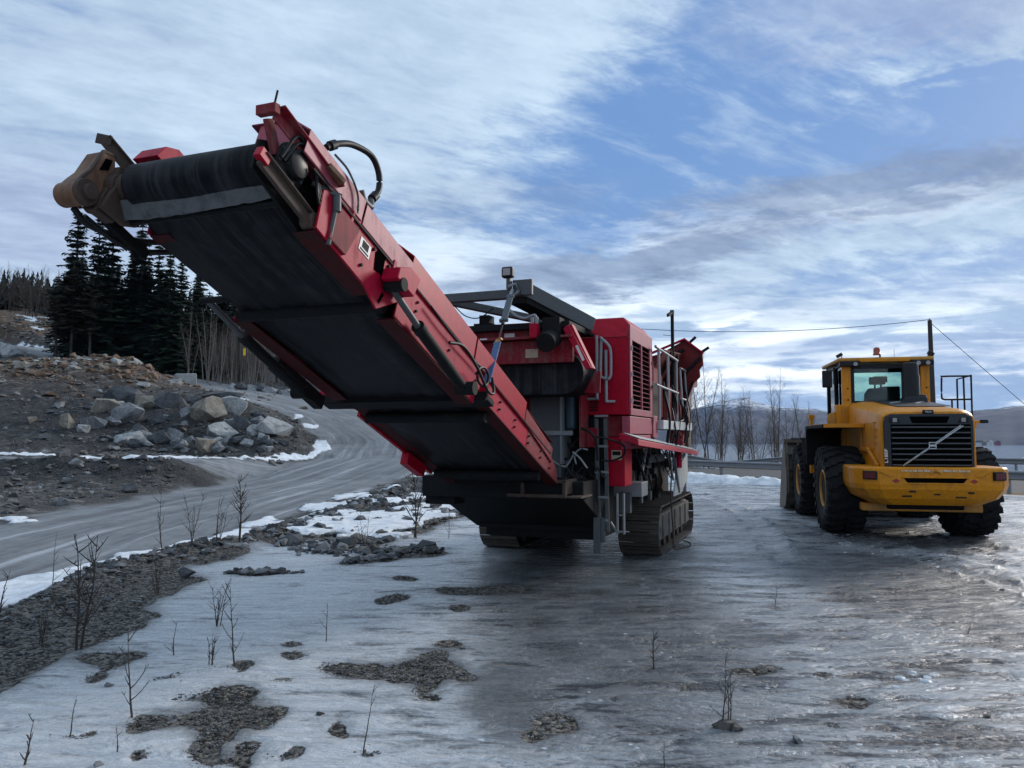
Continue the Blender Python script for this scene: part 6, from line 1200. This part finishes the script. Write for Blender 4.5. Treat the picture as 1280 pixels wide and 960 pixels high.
# ---- conifers
def spruce_mesh(seed, pine=False):
    rs = random.Random(seed); V = []; F = []; H_ = 16.0; n = 46
    for i in range(n):
        t = (i + rs.random()) / n; z = H_ * (.06 + .935 * t); R_ = (1 - t) ** .85 * 3.1 * rs.uniform(.7, 1.15) + .10
        if pine: z = H_ * (.35 + .62 * t); R_ = 2.9 * math.sin(min(1, (1 - t) * 1.5 + .12) * 1.5) * rs.uniform(.5, 1.1)
        for j in range(7 if t < .8 else 5):
            a = rs.uniform(0, 6.283); L_ = R_ * rs.uniform(.6, 1.12); droop = rs.uniform(.15, .60) * (1 - t * .6); up = .25 * t
            ca, sa = math.cos(a), math.sin(a); m = max(3, int(L_ * 3.6))
            for k in range(m):
                s_ = (k + .4) / m; r = L_ * s_; zz = z - droop * r + up * r + .10 * r * s_; w_ = (.56 * (1 - s_ * .5) + .12) * rs.uniform(.6, 1.2); l_ = L_ / m * 1.5
                for q in (-1, 1):
                    c0 = len(V); ox, oy = -sa * w_ * q, ca * w_ * q; dz = -.18 * rs.uniform(.3, 1.6)
                    V += [(ca * (r - l_ * .5), sa * (r - l_ * .5), zz + .03), (ca * (r + l_ * .55) , sa * (r + l_ * .55), zz - .06 - droop * .2), (ca * r + ox + ca * .12, sa * r + oy + sa * .12, zz + dz)]
                    F.append((c0, c0 + 1, c0 + 2))
    c0 = len(V); V += [(.10, 0, H_ - .6), (-.05, .09, H_ - .6), (-.05, -.09, H_ - .6), (0, 0, H_ + .5)]; F += [(c0, c0 + 1, c0 + 3), (c0 + 1, c0 + 2, c0 + 3), (c0 + 2, c0, c0 + 3)]
    return V, F
def spruce_proto(seed, pine=False):
    r = thing('pine_tree' if pine else 'spruce_tree', 'tree', 'tree', (0, 0, -400)); V, F = spruce_mesh(seed, pine)
    MB().poly(V, F).build('crown', PINE if pine else NEEDLE, r); mb = MB(); mb.tube([(0, 0, -1.2), (.03, 0, 4), (.0, .04, 10), (0, 0, 15.6)], [.24, .20, .11, .03], 8); mb.build('trunk', BARK, r); return r
SP = [spruce_proto(1), spruce_proto(2), spruce_proto(3)]; PI2 = spruce_proto(8, True); used = set()
def place(proto, x, y, h_, wd, rz, label, group, base=16.0):
    if id(proto) in used: o = copy_tree(proto)
    else: o = proto; used.add(id(proto))
    o.location = (x, y, hz(x, y)); k = h_ / base; o.scale = (k * wd, k * wd, k); o.rotation_euler = (0, 0, rz); return tag(o, label, None, group)
SG = 'spruces in the dark stand by the upper road'
lead = [(-48.2, 84, 16.3, .85, 'tallest slim spruce on the left of the dark stand'), (-46.6, 85.5, 15.6, .8, 'second tall spruce just behind the tallest one'), (-43.7, 83, 15.0, 1.0, 'spruce with pointed top in the middle of the stand'), (-41.0, 84, 15.2, 1.05, 'broad spruce under the tip of the conveyor hoses'),
        (-38.6, 83, 13.4, .9, 'spruce right of the broad one in the stand'), (-36.9, 82, 12.6, .9, 'narrow spruce near the right end of the stand'), (-35.2, 81, 12.2, .95, 'last spruce at the right end of the dark stand'), (-31.5, 86, 9.6, 1.0, 'low spruce showing beneath the red conveyor')]
for i, (x, y, h_, wd, lb) in enumerate(lead): place(SP[i % 3], x, y, h_ * 1.10, wd * 1.1, i * 1.7, lb, SG)
rt = random.Random(12)
for i in range(34): place(SP[i % 3], -49 + 15.5 * rt.random(), 84 + 9 * rt.random(), rt.uniform(9, 13.5), rt.uniform(.95, 1.3), rt.uniform(0, 6), 'dark spruce filling the body of the stand behind the front trees', SG)
for i, (x, y, h_) in enumerate(((-47.0, 81.5, 10.5), (-44.5, 80.6, 10.0), (-49.5, 83, 9.2))): place(PI2, x, y, h_, 1.0, i * 2.0, ('brownish pine with bare lower trunk before the spruces', 'second brownish pine right of the first, before the spruces', 'small brownish pine at the left foot of the stand')[i], 'pines before the spruce stand')
# far wood on the hillside: one mass
V = []; F = []; rs = random.Random(31); n = 0
cand = [(rs.uniform(-165, 14), rs.uniform(112, 205)) for _ in range(1500)]
Z = height(np.array([c_[0] for c_ in cand]), np.array([c_[1] for c_ in cand]))
for (x, y), z in zip(cand, Z):
    if x < -56 and y < 119: continue
    h_ = rs.uniform(3.5, 7.5); r0 = h_ * rs.uniform(.16, .26)
    for k in range(9):
        t = k / 9; zz = z + h_ * (.08 + .9 * t); r = r0 * (1 - t) * rs.uniform(.8, 1.2) + .08
        for j in range(5):
            a = rs.uniform(0, 6.28); c0 = len(V); V += [(x, y, zz + h_ * .13), (x + r * math.cos(a - .5), y + r * math.sin(a - .5), zz - .2 * r), (x + r * 1.25 * math.cos(a + .3), y + r * 1.25 * math.sin(a + .3), zz - .45 * r)]; F.append((c0, c0 + 1, c0 + 2))
me = bpy.data.meshes.new('far_wood'); me.from_pydata(V, [], F); me.update(); me.materials.append(FARN); o = bpy.data.objects.new('far_wood', me); COL.objects.link(o); o['kind'] = 'stuff'

# ---- leafless trees
def bare_tree(seed, H_, stems, spread, r0, lean=0.0, tw=1.0):
    """trunk tubes and a crown of twigs, two separate meshes"""
    rs = random.Random(seed); tm = MB(); cm = MB()
    for s_ in range(stems):
        a0 = rs.uniform(0, 6.28); h_ = H_ * rs.uniform(.75, 1.0); tilt = rs.uniform(.02, .16) + lean; pts = []; rad = []
        bx_, by_ = (rs.uniform(-.25, .25), rs.uniform(-.25, .25)) if stems > 1 else (0, 0); wob = rs.uniform(-1, 1)
        for k in range(9):
            t = k / 8; pts.append(Vector((bx_ + math.cos(a0) * tilt * h_ * t + .05 * h_ * wob * math.sin(t * 5) * .3, by_ + math.sin(a0) * tilt * h_ * t + .03 * h_ * math.cos(t * 4 + wob) * .3, h_ * t - .3 * (k == 0)))); rad.append(r0 * (1 - t) ** .8 + r0 * .08)
        tm.tube(pts, rad, 6)
        nb = int(34 * tw)
        for b_ in range(nb):
            t = .22 + .76 * (b_ + rs.random()) / nb; i = min(7, int(t * 8)); p = pts[i].lerp(pts[i + 1], t * 8 - i); a = rs.uniform(0, 6.28); L_ = spread * h_ * (1.05 - t) ** .7 * rs.uniform(.5, 1.1) + .12 * h_ * .3; el = rs.uniform(.5, 1.1)
            d = Vector((math.cos(a) * math.cos(el), math.sin(a) * math.cos(el), math.sin(el))); q = [p]; r = max(.35 * rad[i], r0 * .10)
            for k in range(1, 5): d2 = (d + Vector((rs.uniform(-.2, .2), rs.uniform(-.2, .2), .10 * k))).normalized(); q.append(q[-1] + d2 * L_ / 4)
            cm.tube(q, [r, r * .8, r * .6, r * .45, r * .3], 4, cap=False)
            for k in range(int(7 * tw)):
                j = rs.randint(1, 3); s0 = q[j].lerp(q[j + 1], rs.random()); a2 = rs.uniform(0, 6.28); e2 = rs.uniform(.1, 1.2); l2 = L_ * rs.uniform(.18, .42); d3 = Vector((math.cos(a2) * math.cos(e2), math.sin(a2) * math.cos(e2), math.sin(e2))); cm.tube([s0, s0 + d3 * l2 * .5, s0 + d3 * l2 + Vector((0, 0, .1 * l2))], [r * .45, r * .35, r * .25], 3, cap=False)
    return tm, cm
def bare_proto(name, seed, H_, stems, spread, r0, mt, mc, lean=0.0, tw=1.0):
    r = thing(name, 'leafless tree', 'tree', (0, 0, -400)); tm, cm = bare_tree(seed, H_, stems, spread, r0, lean, tw); tm.build('trunk', mt, r, smooth=60); cm.build('crown', mc, r); return r
BI = [bare_proto('birch_tree', 40 + k, 8.0, (2, 1, 3, 1)[k], .22, .055, BARKP, TWIGP, (.05, .12, .08, .0)[k], .8) for k in range(4)]
rt = random.Random(5); TG = 'bare birches in the thicket beyond the upper road'
for i in range(125):
    t = rt.random() ** 1.25; x = -30 + 26 * t; y = 70 - 4.0 * t + rt.uniform(0, 12); 
    if x > -13: y += 2.5
    place(BI[i % 4], x, y, rt.uniform(4.5, 8.5) * (1.0 - .25 * t), rt.uniform(.7, 1.1), rt.uniform(0, 6.28), 'slender leafless birch in the pale thicket beyond the upper road', TG, 8.0)
HB = [bare_proto('bare_tree', 90 + k, 8.0, (3, 2)[k], .24, .05, TWIG, TWIG, .04, .9) for k in range(2)]
for i in range(80): place(HB[i % 2], -84 + 32 * rt.random(), 112 + 18 * rt.random(), rt.uniform(5, 9), 1.2, rt.uniform(0, 6.28), 'dark leafless tree on the wooded hillside at the left edge', 'bare trees on the left hillside', 8.0)
for i in range(70): place(HB[i % 2], -31 + 30 * rt.random(), 75 + 12 * rt.random(), rt.uniform(5.5, 8.5), 1.2, rt.uniform(0, 6.28), 'dark leafless tree in the brushy bank behind the pale birch thicket', 'dark bare trees behind the birch thicket', 8.0)
SH = [bare_proto('bare_tree', 60 + k, 9.0, (3, 2, 1)[k], .19, .045, TWIGP, TWIGP, (.03, .0, .02)[k], 1.15) for k in range(3)]
shore = [(13.9, 55, 9.9, 'tallest leafless tree beside the crusher hopper, over the guardrail'), (15.2, 56, 8.6, 'leafless tree just right of the tallest one by the fjord'), (14.3, 53, 7.0, None), (16.6, 57, 6.6, None), (17.6, 56, 7.4, 'leafless tree in the middle of the shore row, wide forked top'), (18.6, 58, 6.8, None), (19.3, 56, 8.8, 'tall straight leafless tree left of the loader bucket'), (20.2, 57, 7.6, None), (20.9, 55, 7.9, 'leafless tree behind the loader bucket edge'), (21.8, 57, 7.2, None), (13.2, 57, 7.6, None), (22.8, 58, 6.6, None), (16.0, 54, 5.4, None), (18.2, 54, 4.6, None), (23.9, 57, 6.0, None), (12.8, 55, 8.2, None), (12.4, 58, 6.5, None)] + [(12.6 + .95 * k_, 58.5 + (k_ * 37 % 5) * .5, 4.6 + (k_ * 53 % 7) * .45, None) for k_ in range(13)]
for i, (x, y, h_, lb) in enumerate(shore): place(SH[i % 3], x, y, h_ * .98, 1.0, i * 1.3, lb or 'thin leafless tree in the shore row beyond the guardrail', 'leafless trees along the fjord shore', 9.0)
# ---- saplings growing through the ice
saps = [(98, 810, 664, 'tall', 'bushy leafless sapling on the gravel at the left edge'), (162, 898, 795, 'fork', 'forked sapling at the tip of the cross shaped gravel patch'), (148, 943, 911, 'thin', 'tiny twig below the forked sapling by the gravel cross'), (84, 921, 872, 'thin', 'short thin twig in a small dark hole left of the gravel cross'), (294, 829, 735, 'fork', 'many branched sapling above the gravel cross'), (270, 783, 720, 'bush', 'fine brushy sapling behind the many branched one'), (219, 817, 772, 'thin', 'single straight twig left of the brushy sapling'), (264, 829, 790, 'bush', 'small brushy shoot at the left foot of the many branched sapling'),
 (204, 697, 619, 'fork', 'sapling on the stone ridge, leaning over the road'), (240, 686, 622, 'bush', 'brushy sapling on the stone ridge before the snow strip'), (272, 681, 620, 'bush', 'second brushy sapling on the ridge left of the tallest'), (298, 679, 598, 'tall', 'tallest ridge sapling with a long branch to the right'), (64, 739, 671, 'thin', 'thin sapling on the snow strip at far left'), (4, 776, 722, 'fork', 'sapling cut by the left edge of the picture'), (195, 742, 702, 'bush', 'low shoot in a dark hole below the ridge saplings'), (28, 958, 905, 'fork', 'forked twig at the bottom left corner'), (412, 799, 750, 'thin', 'leaning thin twig beside the small oval gravel spot'), (50, 804, 762, 'bush', 'low brush on the gravel left of the bushy sapling'),
 (457, 940, 865, 'thin', 'single upright twig in a dark spot at bottom centre'), (905, 908, 822, 'clump', 'clump of twigs in a soil tuft on the right ice'), (815, 835, 785, 'fork', 'leaning twig in the middle of the open ice'), (970, 757, 728, 'thin', 'tiny twig on the ice far before the loader'), (826, 962, 928, 'thin', 'twig tip at the bottom edge right of centre'), (518, 672, 572, 'tall', 'tall slim sapling under the conveyor'), (524, 655, 575, 'thin', 'slim sapling behind the tall one under the conveyor'), (563, 672, 625, 'thin', 'straight twig left of the crusher track'), (455, 686, 640, 'bush', 'shoot in the dark gravel strip under the conveyor'), (1206, 790, 778, 'thin', 'stub of a twig on the ice at far right')]
for i, (px, py, pt, kind, lb) in enumerate(saps):
    x, y = gz(px, py); H_ = (py - pt) * y / 961 * 1.02; rs = random.Random(i + 500); mb = MB(); st = {'tall': 2, 'fork': 1, 'thin': 1, 'bush': 4, 'clump': 4}[kind]; r0 = {'tall': .013, 'fork': .009, 'thin': .006, 'bush': .006, 'clump': .006}[kind] * (.7 + .3 * y / 8)
    for s_ in range(st):
        a = rs.uniform(0, 6.28); tl = rs.uniform(.05, .22) if st > 1 else rs.uniform(.02, .16); h_ = H_ * (1 if s_ == 0 else rs.uniform(.6, .95)); pts = [Vector((rs.gauss(0, .02), rs.gauss(0, .02), -.03))]; d = Vector((math.cos(a) * tl, math.sin(a) * tl, 1)).normalized()
        for k in range(8): d = (d + Vector((rs.uniform(-.09, .09), rs.uniform(-.09, .09), .02))).normalized(); pts.append(pts[-1] + d * (h_ + .03) / 8)
        mb.tube(pts, [r0 * (1 - .85 * k / 8) for k in range(9)], 5, cap=False)
        nb = {'tall': 13, 'fork': 8, 'thin': 3, 'bush': 5, 'clump': 4}[kind]
        for b_ in range(nb):
            t = rs.uniform(.15, .95); k = min(7, int(t * 8)); p = pts[k].lerp(pts[k + 1], t * 8 - k); a = rs.uniform(0, 6.28); el = rs.uniform(.45, 1.05); L_ = H_ * rs.uniform(.16, .42) * (1.1 - t * .6); d = Vector((math.cos(a) * math.cos(el), math.sin(a) * math.cos(el), math.sin(el))); q = [p]
            for k2 in range(4): d = (d + Vector((rs.uniform(-.12, .12), rs.uniform(-.12, .12), .10))).normalized(); q.append(q[-1] + d * L_ / 4)
            mb.tube(q, [r0 * .5, r0 * .42, r0 * .34, r0 * .26, r0 * .15], 4, cap=False)
            for k3 in range(2 if kind != 'thin' else 1):
                s0 = q[rs.randint(1, 3)]; a2 = rs.uniform(0, 6.28); d = Vector((math.cos(a2) * .6, math.sin(a2) * .6, .8)); mb.tube([s0, s0 + d * L_ * .25], [r0 * .28, r0 * .14], 3, cap=False)
    o = mb.build('sapling', TWIG); o.location = (x, y, hz(x, y)); tag(o, lb, 'sapling', 'saplings growing through the ice')
x, y = gz(905, 908); mb = MB(); V, F = hull(random.Random(2), 18, .09, .06, .05); mb.poly(V, F); V, F = hull(random.Random(3), 16, .05, .05, .04); mb.poly([(a + .07, b_ - .04, c_ - .01) for a, b_, c_ in V], F); o = mb.build('soil_tuft', GRAVM); o.location = (x, y, hz(x, y) + .02); tag(o, 'dark soil tuft at the foot of the twig clump on the ice', 'soil tuft')
x, y = gz(233, 721); o = MB().poly(*hull(random.Random(6), 22, .13, .10, .085)).build('lone_stone', ROCKD, bevel=.006); o.location = (x, y, hz(x, y) + .06); tag(o, 'single dark stone lying on the ice below the stone ridge', 'stone')
# lumps of broken ice by the tyre tracks
ICEM, T, b = mat_base('broken_ice'); b.inputs['Base Color'].default_value = (.52, .56, .60, 1); b.inputs['Roughness'].default_value = .3
def icel(name, pts_, label): 
    V = []; F = []; mb = MB(); rs = random.Random(len(pts_))
    for (px, py, s_) in pts_:
        hv, hf = rs.choice(HULLS); x, y = gz(px, py); z = hz(x, y); mb.poly([(x + a * s_, y + b_ * s_, z + c_ * s_ * .35) for a, b_, c_ in hv], hf)
    o = mb.build(name, ICEM); o['kind'] = 'stuff'; return o
rs = random.Random(8); icel('ice_chips', [(rs.gauss(1148, 16), rs.gauss(848, 9), rs.uniform(.02, .06)) for _ in range(14)] + [(rs.gauss(960, 60), rs.gauss(632, 7), rs.uniform(.02, .07)) for _ in range(60)] + [(1030 + 200 * t_ + rs.gauss(0, 8), 668 + 48 * t_ + rs.gauss(0, 5), rs.uniform(.015, .06)) for t_ in [rs.random() for _ in range(60)]] + [(rs.uniform(600, 1280), rs.uniform(660, 955), rs.uniform(.012, .03)) for _ in range(60)], '')
# ------------------------------------------------------------------ guardrails, pole, wires, houses
RAILM = mat('galvanised_rail', (0.21, 0.22, 0.235), 0.42, metal=0.35, dirt=(0.11, 0.105, 0.10), dirt_amt=0.4, scale=3)
WOODP = mat('tarred_pole', (0.045, 0.036, 0.030), 0.85, scale=3, streak=True)
def guardrail(line, label, hgt=.76):
    pts = [Vector((x, y, hz(x, y))) for x, y in line]; P_ = []
    for i in range(len(pts) - 1):
        L_ = (pts[i + 1] - pts[i]).length; n = max(1, round(L_ / 4.0))
        for k in range(n): a = pts[i].lerp(pts[i + 1], k / n); P_.append(Vector((a.x, a.y, hz(a.x, a.y))))
    P_.append(pts[-1]); o0 = P_[len(P_) // 2].copy(); g = thing('guardrail', label, 'guardrail', o0, 0, 'guardrails beside the highway'); P_ = [p - o0 for p in P_]
    prof = [(-.02, -.155), (.045, -.12), (.045, -.075), (-.01, -.03), (-.01, .03), (.045, .075), (.045, .12), (-.02, .155), (-.035, .155), (.025, .115), (.025, .08), (-.03, .03), (-.03, -.03), (.025, -.08), (.025, -.115), (-.035, -.155)]
    mb = MB(); vs = []; n = len(prof)
    for i, p in enumerate(P_):
        d = (P_[min(i + 1, len(P_) - 1)] - P_[max(i - 1, 0)]); d.z = 0; d.normalize(); nr = Vector((-d.y, d.x, 0)) 
        vs += [p + nr * a + Vector((0, 0, hgt - .155 + b_)) for a, b_ in prof]
    mb.poly(vs, [(i * n + j, i * n + (j + 1) % n, (i + 1) * n + (j + 1) % n, (i + 1) * n + j) for i in range(len(P_) - 1) for j in range(n)]); mb.build('rail', RAILM, g, smooth=30)
    for i, p in enumerate(P_):
        d = (P_[min(i + 1, len(P_) - 1)] - P_[max(i - 1, 0)]); d.z = 0; d.normalize(); nr = Vector((-d.y, d.x, 0)); q = p - nr * .09; mb = MB(); mb.box(q + Vector((0, 0, hgt / 2 - .1)), (.09, .12, hgt + .2), Matrix.Rotation(math.atan2(d.y, d.x), 3, 'Z')); mb.build('post', RAILM, g)
guardrail([(24, 15), (16.2, 25.29), (9.46, 35.17), (2.5, 45.5)], 'near grey guardrail between the ice pad and the highway')
guardrail([(35.5, 23.4), (24.9, 38.22), (16.82, 48.15), (6.5, 61.5)], 'far grey guardrail on the fjord side of the highway', .80)
PX, PY = 24.1, 44.0; zb = hz(PX, PY)
up = thing('utility_pole', 'dark wooden utility pole standing behind the loader cab', 'utility pole', (PX, PY, zb)); top = 8.55 - zb
mb = MB(); mb.tube([(0, 0, -1), (.01, 0, top * .5), (0, 0, top)], [.165, .14, .115], 12); mb.build('pole', WOODP, up, smooth=40)
mb = MB(); mb.lathe([(.02, 0), (.05, .01), (.06, .06), (.04, .10), (.02, .12)], (0, 0, top), 'z', 12); mb.build('insulator', STEELL, up, smooth=40)
u2 = copy_tree(up); u2.location = (3.6, 46.5, hz(3.6, 46.5) - .15); u2['label'] = 'second utility pole hidden behind the crusher hood'
def wire(name, a, b_, sag, label, r=.018):
    a, b_ = Vector(a), Vector(b_); pts = [a.lerp(b_, t) - Vector((0, 0, sag * 4 * t * (1 - t))) for t in np.linspace(0, 1, 24)]; mb = MB(); mb.tube(pts, r, 6); return tag(mb.build(name, BLKP, smooth=60), label, 'cable')
wire('power_line', (PX, PY, 8.60), (3.6, 46.5, hz(3.6, 46.5) + top + .0), .62, 'thin power line running left from the pole top to behind the crusher')
gx, gy = 38.0, 44.0; wire('stay_wire', (PX, PY, 8.45), (gx, gy, hz(gx, gy)), .06, 'straight wire slanting down right from the pole top', .016)
x, y = -24.0, 68.6; mk = thing('road_marker', 'small yellow marker plate on a thin pole before the birch thicket', 'road marker', (x, y, hz(x, y)))
YM = mat('marker_yellow', (.75, .48, .02), .5); zt = 9.75 - hz(x, y); mb = MB(); mb.tube([(0, 0, -.3), (0, 0, zt)], .022, 8); mb.build('pole', TWIGP, mk); mb = MB(); mb.box2((-.11, -.03, zt - .62), (.11, .01, zt)); mb.build('plate', YM, mk, bevel=.01)
HW = [mat('white_house', (.55, .56, .55), .7), mat('ochre_house', (.35, .25, .15), .7), mat('red_house', (.22, .05, .04), .7)]; HR = mat('dark_roof', (.04, .04, .045), .8)
for i, (az, d_, m, lb) in enumerate(((31.1, 2470, 0, 'white house on the far shore, leftmost of the cluster'), (31.5, 2480, 1, 'ochre house on the far shore, second in the cluster'), (31.8, 2465, 0, 'white house on the far shore, third in the cluster'), (32.2, 2490, 2, 'red house on the far shore, rightmost of the cluster'))):
    x, y = d_ * math.sin(R(az)), d_ * math.cos(R(az)); h = thing('shore_house', lb, 'house', (x, y, -19), .4 * i, 'houses on the far shore'); mb = MB(); mb.box2((-9, -6, -4), (9, 6, 6)); mb.prism([(-6, 6), (6, 6), (0, 10.5)], 'x', -9, 9); mb.build('wall', HW[m], h); mb = MB(); mb.prism([(-6.8, 5.8), (0, 10.6), (6.8, 5.8), (6.8, 6.3), (0, 11.2), (-6.8, 6.3)], 'x', -9.6, 9.6); mb.build('roof', HR, h)
# ------------------------------------------------------------------ cold air between here and the far shore
hm = bpy.data.materials.new('haze_air'); hm.use_nodes = True; T = NT(hm.node_tree); T.n.clear(); ou = T.new('ShaderNodeOutputMaterial'); pv = T.new('ShaderNodeVolumePrincipled'); pv.inputs['Color'].default_value = (.36, .56, 1.0, 1); pv.inputs['Density'].default_value = 0.000045; T.l.new(pv.outputs[0], ou.inputs['Volume'])
mb = MB(); mb.box2((-4900, -4900, -60), (4900, 4900, 330)); hb = mb.build('haze', hm); hb['kind'] = 'stuff'
